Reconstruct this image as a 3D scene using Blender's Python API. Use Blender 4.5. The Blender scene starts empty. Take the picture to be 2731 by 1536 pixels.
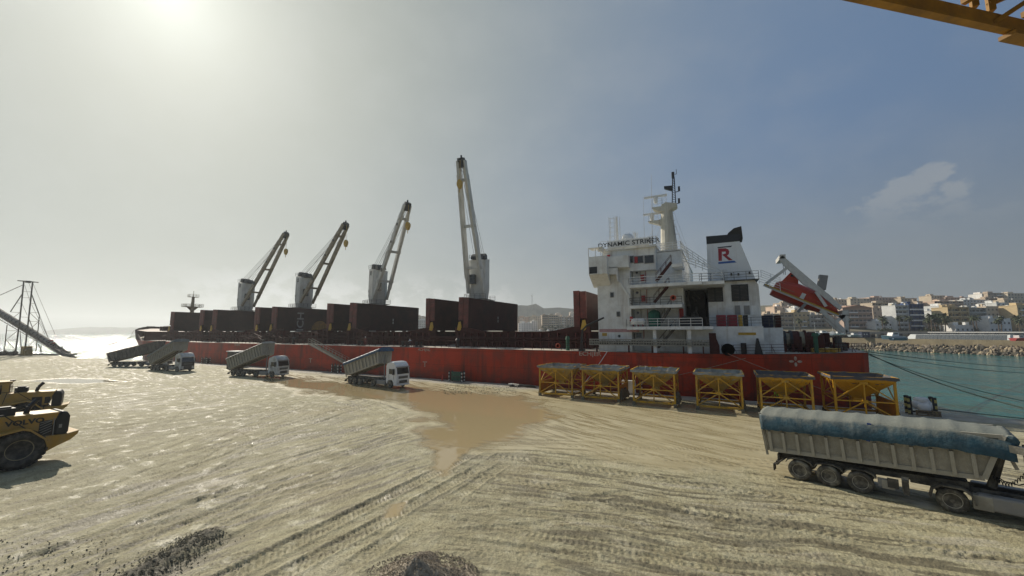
import bpy, bmesh, math, random
import numpy as np
from mathutils import Vector, Matrix, Euler
R = math.radians
scene = bpy.context.scene
COL = scene.collection
# ------------------------------------------------------------------ camera
CAM_H = 8.0; PITCH = math.atan(118/1050); YAW = R(27.8)
cam = bpy.data.cameras.new('camera'); camo = bpy.data.objects.new('camera', cam); COL.objects.link(camo)
cam.sensor_width = 36; cam.lens = 36*1050/2731; cam.clip_start = .1; cam.clip_end = 30000
camo.location = (0, 0, CAM_H); camo.rotation_euler = (R(90)+PITCH, 0, YAW)
scene.camera = camo
# ------------------------------------------------------------------ world, sun, exposure
SUN_AZ = -71.7; SUN_EL = 34.5           # degrees, azimuth from +Y towards +X
sd = Vector((math.sin(R(SUN_AZ))*math.cos(R(SUN_EL)), math.cos(R(SUN_AZ))*math.cos(R(SUN_EL)), math.sin(R(SUN_EL))))
world = bpy.data.worlds.new('World'); scene.world = world; world.use_nodes = True
wn = world.node_tree.nodes; wl = world.node_tree.links; wn.clear()
class NG:
    """small helper that writes node maths"""
    def __init__(s, tree): s.n = tree.nodes; s.l = tree.links
    def set(s, sock, v):
        if isinstance(v, bpy.types.NodeSocket): s.l.new(v, sock)
        elif v is not None: sock.default_value = v
    def m(s, op, a, b=None, c=None, clamp=False):
        n = s.n.new('ShaderNodeMath'); n.operation = op; n.use_clamp = clamp
        s.set(n.inputs[0], a); s.set(n.inputs[1], b)
        if c is not None: s.set(n.inputs[2], c)
        return n.outputs[0]
    def vm(s, op, a, b=None, out=0, scale=None):
        n = s.n.new('ShaderNodeVectorMath'); n.operation = op
        s.set(n.inputs[0], a)
        if b is not None: s.set(n.inputs[1], b)
        if scale is not None: s.set(n.inputs[3], scale)
        return n.outputs[out]
    def noise(s, vec, scale, detail=3, rough=.5, dist=0, out=0, dim='3D'):
        n = s.n.new('ShaderNodeTexNoise'); n.noise_dimensions = dim
        s.set(n.inputs['Vector'], vec); n.inputs['Scale'].default_value = scale
        n.inputs['Detail'].default_value = detail; n.inputs['Roughness'].default_value = rough
        n.inputs['Distortion'].default_value = dist
        return n.outputs[out]
    def ramp(s, f, lo, hi, a=0., b=1.):
        n = s.n.new('ShaderNodeMapRange'); n.interpolation_type = 'SMOOTHSTEP'
        s.set(n.inputs[0], f); s.set(n.inputs[1], lo); s.set(n.inputs[2], hi); s.set(n.inputs[3], a); s.set(n.inputs[4], b)
        return n.outputs[0]
    def mix(s, f, a, b, mode='MIX'):
        n = s.n.new('ShaderNodeMix'); n.data_type = 'RGBA'; n.blend_type = mode; n.clamp_factor = True
        s.set(n.inputs[0], f); s.set(n.inputs[6], a); s.set(n.inputs[7], b)
        return n.outputs[2]
g = NG(world.node_tree)
sky = wn.new('ShaderNodeTexSky'); sky.sky_type = 'NISHITA'; sky.sun_disc = False
sky.sun_elevation = R(SUN_EL); sky.sun_rotation = R(SUN_AZ); sky.altitude = 0
sky.air_density = 1.0; sky.dust_density = 2.2; sky.ozone_density = 1.5
tc = wn.new('ShaderNodeTexCoord'); dirv = g.vm('NORMALIZE', tc.outputs['Generated'])
sep = wn.new('ShaderNodeSeparateXYZ'); wl.new(dirv, sep.inputs[0])
dx, dy, dz = sep.outputs
el = g.m('MULTIPLY', g.m('ARCSINE', dz), 57.2958)
az = g.m('MULTIPLY', g.m('ARCTAN2', dx, dy), 57.2958)
cs = g.vm('DOT_PRODUCT', dirv, tuple(sd), out=1)
ang = g.m('MULTIPLY', g.m('ARCCOSINE', cs), 57.2958)
# hazy air: wide aureole round the sun, greyer towards the horizon away from it
SKY_K = .08
HZ_A, HZ_B = 1.0, 1.0
aure = g.m('ADD', g.m('MULTIPLY', g.m('EXPONENT', g.m('MULTIPLY', ang, -1/14.)), .7), g.m('MULTIPLY', g.m('EXPONENT', g.m('MULTIPLY', ang, -1/5.)), 4.5))
base = g.m('MULTIPLY', g.m('EXPONENT', g.m('MULTIPLY', ang, -1/60.)), 2.9)
lowb = g.m('ADD', 1., g.m('MULTIPLY', g.m('EXPONENT', g.m('MULTIPLY', g.m('ABSOLUTE', el), -1/14.)), .22))
tot = g.m('MULTIPLY', g.m('ADD', g.m('ADD', aure, base), 1.42), lowb)
hcol = g.mix(g.ramp(ang, 14, 78), (.94, 1.02, .92, 1), g.mix(g.ramp(el, 1, 26), (.86, 1.0, 1.08, 1), (.50, .84, 1.42, 1)))
hz = g.vm('SCALE', hcol, scale=tot)
low = g.m('EXPONENT', g.m('MULTIPLY', g.m('ABSOLUTE', el), -1/11.))
hfac = g.m('ADD', g.m('MULTIPLY', low, .05), .93, clamp=True)
skc = g.mix(hfac, sky.outputs[0], hz)
# soft cumulus far off over the ship, one tall cloud on the right
def blob(a0, e0, ra, re):
    p = g.m('POWER', g.m('DIVIDE', g.m('SUBTRACT', az, a0), ra), 2.); q = g.m('POWER', g.m('DIVIDE', g.m('SUBTRACT', el, e0), re), 2.)
    return g.m('SUBTRACT', 1., g.m('SQRT', g.m('ADD', p, q)))
nz = g.noise(g.vm('MULTIPLY', dirv, (1, 1, 1.5)), 9, 7, .55)
nz2 = g.noise(g.vm('MULTIPLY', dirv, (1, 1, 1.6)), 17, 9, .62)
band = g.m('MULTIPLY', g.ramp(el, 1., 3.5), g.ramp(el, 9.5, 4.0))
band = g.m('MULTIPLY', band, g.m('MULTIPLY', g.ramp(az, -74, -60), g.ramp(az, -20, -34)))
cl1 = g.m('MULTIPLY', g.ramp(nz2, .43, .60), band)
b = None
for a0, e0, ra, re in [(20.0, 15.5, 1.5, 1.2), (18.6, 14.7, 2.0, 1.4), (17.0, 13.5, 2.1, 1.5), (16.0, 12.0, 2.4, 1.8), (18.8, 12.8, 3.0, 2.2), (21.5, 13.6, 1.5, 1.1), (20.8, 11.6, 3.0, 2.0), (17.8, 10.4, 4.5, 1.8), (23.5, 10.5, 3, 1.6)]:
    o = blob(a0, e0, ra, re); b = o if b is None else g.m('MAXIMUM', b, o)
cl2 = g.ramp(g.m('ADD', b, g.m('MULTIPLY', g.m('SUBTRACT', nz2, .52), 4.2)), .0, .55)
cl2 = g.m('MULTIPLY', cl2, g.ramp(el, 9.5, 15.0))
veil = g.m('MULTIPLY', g.ramp(nz, .35, .75), .10)
cf = g.m('ADD', g.m('MULTIPLY', cl1, .85), g.m('ADD', g.m('MULTIPLY', cl2, .42), veil), clamp=True)
ccol = g.vm('SCALE', (.97, 1.0, 1.0), scale=g.m('MULTIPLY', tot, 1.7))
skc = g.mix(cf, skc, ccol)
bg = wn.new('ShaderNodeBackground'); wl.new(skc, bg.inputs[0]); bg.inputs[1].default_value = SKY_K
wo = wn.new('ShaderNodeOutputWorld'); wl.new(bg.outputs[0], wo.inputs[0])
sun = bpy.data.lights.new('sun', 'SUN'); sun.energy = 4.0; sun.angle = R(.6); sun.color = (1., .91, .77)
suno = bpy.data.objects.new('sun', sun); COL.objects.link(suno); suno.location = (-60, 20, 90)
suno.rotation_euler = sd.to_track_quat('Z', 'Y').to_euler()
vs = scene.view_settings; vs.view_transform = 'Standard'; vs.look = 'None'; vs.exposure = 0.3; vs.gamma = 1; vs.use_curve_mapping = False
scene.cycles.volume_bounces = 0; scene.cycles.max_bounces = 6; scene.cycles.use_denoising = True
scene.cycles.sample_clamp_indirect = 6
# ------------------------------------------------------------------ from a sight line to a real point at a chosen distance
def ray(u, v):
    x = (u-1365.5)/1050; z = -(v-768)/1050
    y2 = math.cos(PITCH)-z*math.sin(PITCH); z2 = z*math.cos(PITCH)+math.sin(PITCH)
    return x*math.cos(YAW)-y2*math.sin(YAW), x*math.sin(YAW)+y2*math.cos(YAW), z2
def pg(u, v, z=0.):
    X, Y, Z = ray(u, v); t = (z-CAM_H)/Z; return Vector((X*t, Y*t, z))
def py(u, v, yp):
    X, Y, Z = ray(u, v); t = yp/Y; return Vector((X*t, yp, CAM_H+Z*t))
def pd(u, v, d):
    X, Y, Z = ray(u, v); t = d/(-X*math.sin(YAW)+Y*math.cos(YAW)); return Vector((X*t, Y*t, CAM_H+Z*t))
AX = Vector((-math.sin(YAW), math.cos(YAW), 0)); SX = Vector((math.cos(YAW), math.sin(YAW), 0))
def ad(a, d, z=0.): return SX*a + AX*d + Vector((0, 0, z))
# ------------------------------------------------------------------ materials
MATS = {}
def mat(name, col, rough=.6, metal=0., var=.18, scale=2., bump=0., bscale=None, dirt=None, streak=None, spec=.5, emit=None, dust=None, seams=False):
    if name in MATS: return MATS[name]
    m = bpy.data.materials.new(name); m.use_nodes = True; t = m.node_tree; q = NG(t)
    b = t.nodes['Principled BSDF']; co = t.nodes.new('ShaderNodeTexCoord').outputs['Object']
    if not seams: co = q.vm('ADD', co, q.vm('SCALE', (13., 29., 7.), scale=t.nodes.new('ShaderNodeObjectInfo').outputs['Random']))
    n1 = q.noise(co, scale, 5, .6)
    c = q.mix(q.ramp(n1, .3, .7), tuple(x*(1-var) for x in col)+(1,), tuple(min(1, x*(1+var)) for x in col)+(1,))
    if streak:   # (colour, amount, scale) runs down the surface
        sc = q.noise(q.vm('MULTIPLY', co, (1, 1, .07)), streak[2], 5, .6)
        c = q.mix(q.m('MULTIPLY', q.ramp(sc, .5, .72), streak[1]), c, tuple(streak[0])+(1,))
    if dirt:     # (colour, amount, scale)
        dn = q.noise(co, dirt[2], 7, .65)
        c = q.mix(q.m('MULTIPLY', q.ramp(dn, .42, .66), dirt[1]), c, tuple(dirt[0])+(1,))
    if seams:    # welded plate seams and scuffs low on the side
        mp = q.vm('MULTIPLY', co, (1, 0, 1)); sx_ = t.nodes.new('ShaderNodeSeparateXYZ'); t.links.new(co, sx_.inputs[0]); cb = t.nodes.new('ShaderNodeCombineXYZ'); t.links.new(sx_.outputs[0], cb.inputs[0]); t.links.new(sx_.outputs[2], cb.inputs[1])
        bk = t.nodes.new('ShaderNodeTexBrick'); t.links.new(cb.outputs[0], bk.inputs['Vector']); bk.inputs['Scale'].default_value = 1; bk.inputs['Brick Width'].default_value = 9.5; bk.inputs['Row Height'].default_value = 2.4; bk.inputs['Mortar Size'].default_value = .035; bk.inputs['Mortar Smooth'].default_value = .6
        bk.inputs['Color1'].default_value = (1, 1, 1, 1); bk.inputs['Color2'].default_value = (.84, .84, .84, 1); bk.inputs['Mortar'].default_value = (.5, .45, .45, 1)
        c = q.mix(.8, c, bk.outputs[0], 'MULTIPLY')
        c = q.mix(q.m('MULTIPLY', q.ramp(sx_.outputs[2], 2.2, -.5), q.m('MULTIPLY', q.ramp(q.noise(q.vm('MULTIPLY', co, (.25, 1, 1)), 1.6, 6, .7), .4, .62), .75)), c, (.075, .03, .025, 1))
        c = q.mix(q.m('MULTIPLY', q.ramp(q.noise(q.vm('MULTIPLY', co, (1.6, 1, .10)), 1.1, 6, .7), .60, .70), .7), c, (.11, .04, .02, 1))
    if dust:     # settled on what faces up
        gn = t.nodes.new('ShaderNodeNewGeometry').outputs['Normal']; sz = t.nodes.new('ShaderNodeSeparateXYZ'); t.links.new(gn, sz.inputs[0])
        c = q.mix(q.m('MULTIPLY', q.ramp(q.m('ADD', sz.outputs[2], q.m('MULTIPLY', q.m('SUBTRACT', q.noise(co, 2.5, 5, .6), .5), .9)), .25, .8), dust[1]), c, tuple(dust[0])+(1,))
    t.links.new(c, b.inputs['Base Color'])
    r1 = q.m('ADD', q.m('MULTIPLY', q.m('SUBTRACT', n1, .5), .25), rough, clamp=True); t.links.new(r1, b.inputs['Roughness'])
    b.inputs['Metallic'].default_value = metal; b.inputs['Specular IOR Level'].default_value = spec
    if bump:
        bn = t.nodes.new('ShaderNodeBump'); bn.inputs['Strength'].default_value = min(1, bump); bn.inputs['Distance'].default_value = .05
        t.links.new(q.noise(co, bscale or scale*4, 5, .6), bn.inputs['Height']); t.links.new(bn.outputs[0], b.inputs['Normal'])
    if emit: b.inputs['Emission Color'].default_value = emit[0]+(1,); b.inputs['Emission Strength'].default_value = emit[1]
    MATS[name] = m; return m
DUST = (.36, .32, .24); RUST = (.16, .06, .03)
hull_red = mat('hull_red', (.46, .042, .013), .42, spec=.3, var=.22, scale=.12, streak=((.12, .028, .018), .75, 1.1), dirt=((.15, .045, .03), .6, .4), bump=.3, bscale=.3, seams=True)
dark_red = mat('dark_red', (.055, .012, .010), .65, spec=.25, var=.3, scale=.4, dirt=((.10, .035, .025), .5, .9), streak=((.03, .012, .01), .6, 1.2))
cover_red = mat('cover_red', (.032, .0095, .0085), .7, spec=.2, var=.3, scale=.3, dirt=((.065, .022, .017), .45, .5), bump=.2, bscale=.8)
edge_red = mat('edge_red', (.15, .035, .028), .6, var=.3, scale=1, dirt=((.06, .03, .02), .6, 1.5))
ship_white = mat('ship_white', (.74, .75, .73), .5, var=.08, scale=.5, streak=((.33, .26, .19), .42, 1.3), dirt=((.38, .35, .30), .35, .7), bump=.12, bscale=.6)
crane_white = mat('crane_white', (.52, .52, .49), .5, var=.12, scale=.4, streak=((.20, .17, .12), .5, 1.6))
jib_buff = mat('jib_buff', (.27, .225, .15), .6, var=.2, scale=.5, dirt=((.13, .11, .08), .5, .8))
funnel_white = mat('funnel_white', (.76, .77, .77), .5, var=.05, scale=.5, streak=((.42, .37, .30), .3, .9))
black = mat('black_paint', (.012, .014, .017), .5, var=.3)
rubber = mat('rubber', (.022, .021, .02), .8, var=.3, scale=6, dirt=((.20, .18, .14), .45, 2.5))
muddy_rubber = mat('muddy_rubber', (.06, .055, .045), .85, var=.3, scale=6, dirt=((.28, .26, .20), .85, 2.2), bump=.4, bscale=20)
steel_dark = mat('steel_dark', (.05, .048, .045), .6, var=.3, scale=3, dirt=((.17, .15, .12), .5, 2))
deck_mat = mat('deck_dust', (.50, .45, .37), .8, var=.2, scale=.3, dirt=((.15, .05, .04), .6, .4))
glass = mat('dark_glass', (.012, .016, .018), .08, var=.2, spec=.9)
grey_metal = mat('grey_metal', (.25, .25, .245), .5, .1, var=.15, dirt=((.2, .18, .14), .4, 2))
red_paint = mat('red_paint', (.35, .02, .02), .5)
yellow_paint = mat('yellow_paint', (.50, .30, .02), .5, var=.15, dirt=((.25, .2, .12), .4, 2))
blue_paint = mat('blue_paint', (.02, .10, .35), .5)
green_paint = mat('green_paint', (.02, .10, .055), .6)
white_plain = mat('white_plain', (.7, .7, .68), .5, var=.05)
rope_mat = mat('rope', (.30, .27, .2), .9, var=.2, scale=5)
rope_dark = mat('rope_dark', (.03, .045, .035), .8)
# ------------------------------------------------------------------ mesh builder
class MB:
    def __init__(s): s.v = []; s.f = []
    def add(s, vs, fs):
        n = len(s.v); s.v += [tuple(x) for x in vs]; s.f += [tuple(i+n for i in f) for f in fs]; return s
    def bb(s, x0, x1, y0, y1, z0, z1):
        if x0 > x1: x0, x1 = x1, x0
        if y0 > y1: y0, y1 = y1, y0
        if z0 > z1: z0, z1 = z1, z0
        return s.add([(x0,y0,z0),(x1,y0,z0),(x1,y1,z0),(x0,y1,z0),(x0,y0,z1),(x1,y0,z1),(x1,y1,z1),(x0,y1,z1)],
                     [(0,3,2,1),(4,5,6,7),(0,1,5,4),(1,2,6,5),(2,3,7,6),(3,0,4,7)])
    def box(s, c, size, rz=0.):
        n = len(s.v); s.bb(-size[0]/2, size[0]/2, -size[1]/2, size[1]/2, -size[2]/2, size[2]/2)
        cr, sr = math.cos(rz), math.sin(rz)
        for i in range(n, len(s.v)):
            x, y, z = s.v[i]; s.v[i] = (c[0]+x*cr-y*sr, c[1]+x*sr+y*cr, c[2]+z)
        return s
    def bar(s, p, q, w=.1, h=None, up=None):
        p = Vector(p); q = Vector(q); d = q-p
        if d.length < 1e-6: return s
        d.normalize(); h = h or w
        up = Vector(up) if up else (Vector((0,0,1)) if abs(d.z) < .95 else Vector((0,1,0)))
        a = d.cross(up).normalized(); b = a.cross(d).normalized(); a *= w/2; b *= h/2
        return s.add([p-a-b, p+a-b, p+a+b, p-a+b, q-a-b, q+a-b, q+a+b, q-a+b], [(0,1,2,3),(7,6,5,4),(0,4,5,1),(1,5,6,2),(2,6,7,3),(3,7,4,0)])
    def tube(s, p, q, r, n=8, r2=None, cap=True):
        p = Vector(p); q = Vector(q); d = (q-p)
        if d.length < 1e-6: return s
        d.normalize(); r2 = r if r2 is None else r2
        a = d.orthogonal().normalized(); b = d.cross(a); k = len(s.v)
        for o, rr in ((p, r), (q, r2)):
            for i in range(n): t = 2*math.pi*i/n; s.v.append(tuple(o+a*math.cos(t)*rr+b*math.sin(t)*rr))
        s.f += [(k+i, k+(i+1) % n, k+n+(i+1) % n, k+n+i) for i in range(n)]
        if cap: s.f += [tuple(k+i for i in range(n))[::-1], tuple(k+n+i for i in range(n))]
        return s
    def path(s, pts, r, n=6):
        for a, b in zip(pts, pts[1:]): s.tube(a, b, r, n)
        return s
    def prism(s, poly, ax, a, b):
        """poly of 2D points extruded along axis ax ('x','y','z') from a to b"""
        n = len(poly); k = len(s.v)
        def P(p, t): return {'y': (p[0], t, p[1]), 'x': (t, p[0], p[1]), 'z': (p[0], p[1], t)}[ax]
        s.v += [P(p, a) for p in poly]+[P(p, b) for p in poly]
        s.f += [tuple(k+i for i in range(n)), tuple(k+n+i for i in range(n))[::-1]]
        s.f += [(k+i, k+n+i, k+n+(i+1) % n, k+(i+1) % n) for i in range(n)]
        return s
    def lathe(s, prof, c, axis='z', n=16):
        k = len(s.v); c = Vector(c)
        for r, h in prof:
            for i in range(n):
                t = 2*math.pi*i/n; a, b = r*math.cos(t), r*math.sin(t)
                s.v.append(tuple(c+Vector({'z': (a,b,h), 'y': (a,h,b), 'x': (h,a,b)}[axis])))
        for j in range(len(prof)-1):
            s.f += [(k+j*n+i, k+j*n+(i+1) % n, k+(j+1)*n+(i+1) % n, k+(j+1)*n+i) for i in range(n)]
        s.f += [tuple(k+i for i in range(n))[::-1], tuple(k+(len(prof)-1)*n+i for i in range(n))]
        return s
    def rail(s, pts, h=1.05, step=1.5, r=.025, rows=3, lean=False):
        """hand rail: posts and rows along a polyline"""
        for p, q in zip(pts, pts[1:]):
            p = Vector(p); q = Vector(q); L = (q-p).length; n = max(1, round(L/step))
            for i in range(n+1):
                o = p.lerp(q, i/n); s.bar(o, o+Vector((0, 0, h)), r*2)
                if lean and i % 3 == 1: s.bar(o+Vector((.35, 0, 0)), o+Vector((0, 0, h*.8)), r*1.6)
            for k in range(rows):
                z = Vector((0, 0, h*(k+1)/rows)); s.bar(p+z, q+z, r*1.7)
        return s
    def xf(s, M):
        s.v = [tuple(M @ Vector(v)) for v in s.v]; return s
    def build(s, name, m=None, parent=None, smooth=False, loc=(0,0,0), bev=0, recalc=True, kind=None):
        me = bpy.data.meshes.new(name); me.from_pydata(s.v, [], s.f)
        if recalc:
            bm = bmesh.new(); bm.from_mesh(me); bmesh.ops.recalc_face_normals(bm, faces=bm.faces); bm.to_mesh(me); bm.free()
        if m: me.materials.append(m)
        if smooth:
            for p in me.polygons: p.use_smooth = True
        o = bpy.data.objects.new(name, me); COL.objects.link(o); o.location = loc
        if parent: o.parent = parent
        if bev:
            md = o.modifiers.new('bevel', 'BEVEL'); md.width = bev; md.segments = 2; md.limit_method = 'ANGLE'
        if kind: o['kind'] = kind
        return o
def tag(o, label, cat, group=None):
    o['label'] = label; o['category'] = cat
    if group: o['group'] = group
    return o
def thing(name, label, cat, loc=(0,0,0), rz=0., group=None):
    o = bpy.data.objects.new(name, None); COL.objects.link(o); o.location = loc; o.rotation_euler = (0, 0, rz)
    return tag(o, label, cat, group)
def structure(o): o['kind'] = 'structure'; return o
def rebase(root, loc):
    loc = Vector(loc); root.location = loc
    for c in root.children: c.location = Vector(c.location)-loc
    return root
def copy_obj(o, parent=None):
    c = o.copy(); COL.objects.link(c)
    if parent: c.parent = parent
    return c
def copy_tree(o, parent=None):
    c = copy_obj(o, parent)
    for ch in list(o.children): copy_tree(ch, c)
    return c
def text(s, size, m, parent, M, name='lettering', ext=.01, sx=1., bold=0.):
    cu = bpy.data.curves.new(name, 'FONT'); cu.body = s; cu.size = size; cu.extrude = ext; cu.offset = bold; cu.align_x = 'CENTER'; cu.align_y = 'CENTER'; cu.resolution_u = 3
    to = bpy.data.objects.new('tmp', cu); me = bpy.data.meshes.new_from_object(to); bpy.data.objects.remove(to); bpy.data.curves.remove(cu)
    me.transform(Matrix.Diagonal((sx, 1, 1, 1))); me.transform(M); me.materials.clear(); me.materials.append(m); me.name = name
    o = bpy.data.objects.new(name, me); COL.objects.link(o)
    if parent: o.parent = parent
    return o
FACE_CAM = Matrix.Rotation(R(90), 4, 'X')     # text in the xz plane read from -Y
rng = random.Random(7)
# ================================================================== GROUND
def hash2(ix, iy, s):
    h = (ix.astype(np.int64)*374761393 + iy.astype(np.int64)*668265263 + s*1442695041) & 0xffffffff
    h = ((h ^ (h >> 13))*1274126177) & 0xffffffff
    return ((h ^ (h >> 16)) & 0xffff)/65535.
def vnoise(x, y, s=0):
    ix = np.floor(x); iy = np.floor(y); fx = x-ix; fy = y-iy; fx = fx*fx*(3-2*fx); fy = fy*fy*(3-2*fy)
    a = hash2(ix, iy, s); b = hash2(ix+1, iy, s); c = hash2(ix, iy+1, s); d = hash2(ix+1, iy+1, s)
    return (a*(1-fx)+b*fx)*(1-fy)+(c*(1-fx)+d*fx)*fy
def fbm(x, y, o=4, s=0):
    t = 0; a = .5; n = 0
    for k in range(o): t = t+a*vnoise(x, y, s+k*17); n += a; a *= .5; x = x*2.03+3.1; y = y*2.03+1.7
    return t/n
def sstep(a, b, x): t = np.clip((x-a)/(b-a), 0, 1); return t*t*(3-2*t)
def poly_sd(X, Y, P):
    """signed distance to polygon, positive inside"""
    d = np.full(X.shape, 1e9); ins = np.zeros(X.shape, bool); n = len(P)
    for i in range(n):
        x0, y0 = P[i]; x1, y1 = P[(i+1) % n]; ex, ey = x1-x0, y1-y0
        t = np.clip(((X-x0)*ex+(Y-y0)*ey)/(ex*ex+ey*ey), 0, 1)
        d = np.minimum(d, np.hypot(X-x0-t*ex, Y-y0-t*ey))
        c = ((y0 > Y) != (y1 > Y)) & (X < (x1-x0)*(Y-y0)/(y1-y0+1e-12)+x0); ins ^= c
    return np.where(ins, d, -d)
QUAY = [(140, 55), (-125, 55), (-142, 52), (-163, 49), (-174, 46), (-216, 50), (-250, 44), (-262, 0), (-262, -90), (140, -90)]
def pxy(u, v): p = pg(u, v); return (p.x, p.y)
def wob(X, Y): return (fbm(X*.35, Y*.35, 5, 11)-.5)
PUDDLES = [  # outlines of standing muddy water
    ([pxy(*p) for p in [(640,996),(900,1020),(1120,1034),(1400,1062),(1480,1110),(1395,1150),(1330,1170),(1250,1200),(1160,1185),(1143,1175),(1136,1100),(1050,1068),(900,1052),(760,1030)]], 1.5),
    ([pxy(*p) for p in [(1150,1190),(1270,1190),(1230,1240),(1190,1262),(1150,1250)]], .6),
    ([pxy(*p) for p in [(60,1016),(180,1008),(300,1012),(330,1018),(180,1024)]], .6),
    ([pxy(*p) for p in [(1050,1345),(1075,1340),(1060,1372),(1030,1378)]], .2)
    ]
SLICK = [pxy(*p) for p in [(600,985),(1100,1015),(1420,1045),(2000,1095),(2731,1150),(2731,1300),(2400,1330),(2080,1270),(1900,1262),(1700,1240),(1500,1215),(1400,1200),(1250,1230),(1130,1170),(1060,1080),(800,1050)]]
tr = random.Random(3)
TRK = []   # (x0,y0,heading,curvature,length,width,depth,tread)
def trk(pa, pb, k=0., w=.32, dep=.05, tread=1, pair=1.9):
    a = pg(*pa); b = pg(*pb); d = (b-a); h = math.atan2(d.y, d.x); L = d.length
    nrm = Vector((-math.sin(h), math.cos(h), 0))
    for s in ((0,) if not pair else (-pair/2, pair/2)):
        TRK.append((a.x+nrm.x*s, a.y+nrm.y*s, h-k*L/2, k, L*1.02, w, dep, tread))
for i in range(40):   # the fan on the left
    v0 = 1190+i*11+tr.uniform(-12, 12)
    trk((-120+tr.uniform(0, 500), v0), (760+tr.uniform(-120, 420), v0-250-tr.uniform(0, 70)), tr.uniform(-.008, .012), tr.uniform(.12, .34), tr.uniform(.012, .04), tr.random() < .5)
for i in range(12):
    v0 = 1060+i*14+tr.uniform(-8, 8)
    trk((200+tr.uniform(-300, 200), v0), (850+tr.uniform(-100, 250), v0-60-tr.uniform(0, 30)), tr.uniform(-.01, .01), .3, tr.uniform(.02, .045), 1)
for i in range(46):   # the fan on the right
    u0 = 1060+tr.uniform(0, 420); v0 = 1210+i*6.6+tr.uniform(-14, 14)
    trk((u0, v0), (2100+tr.uniform(0, 700), v0+110+tr.uniform(0, 120)), tr.uniform(-.03, .012), tr.uniform(.05, .26), tr.uniform(.008, .026), tr.random() < .22, pair=tr.choice([0, 1.9]))
CUT = []
for i in range(95):
    u0 = 1080+tr.uniform(0, 900); v0 = 1180+(i*3.9)+tr.uniform(-14, 14); a = pg(u0, v0); b = pg(u0+tr.uniform(250, 900), v0+tr.uniform(-25, 110)); d = b-a; CUT.append((a.x, a.y, math.atan2(d.y, d.x), tr.uniform(-.05, .03), d.length, tr.uniform(.018, .04)))
for i in range(60):
    u0 = tr.uniform(-100, 900); v0 = 1130+i*7; a = pg(u0, v0); b = pg(u0+tr.uniform(200, 600), v0-tr.uniform(50, 150)); d = b-a; CUT.append((a.x, a.y, math.atan2(d.y, d.x), tr.uniform(-.03, .04), d.length, tr.uniform(.018, .045)))
trk((1290, 1210), (2760, 1420), 0, .42, .055, 2, 0); trk((1210, 1255), (2760, 1500), .002, .42, .055, 2, 0)
trk((560, 1560), (1300, 1190), 0, .45, .08, 1, 0); trk((700, 1560), (1330, 1215), .004, .4, .06, 1, 0); trk((860, 1560), (1340, 1240), 0, .4, .05, 1, 0)
trk((1000, 1400), (1700, 1330), .02, .3, .03, 0); trk((1150, 1330), (2050, 1420), -.02, .3, .03, 0)
TRK.append((pxy(345, 1190)[0], pxy(345, 1190)[1], R(215), .9, 4.2, .35, .07, 1))
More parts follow.
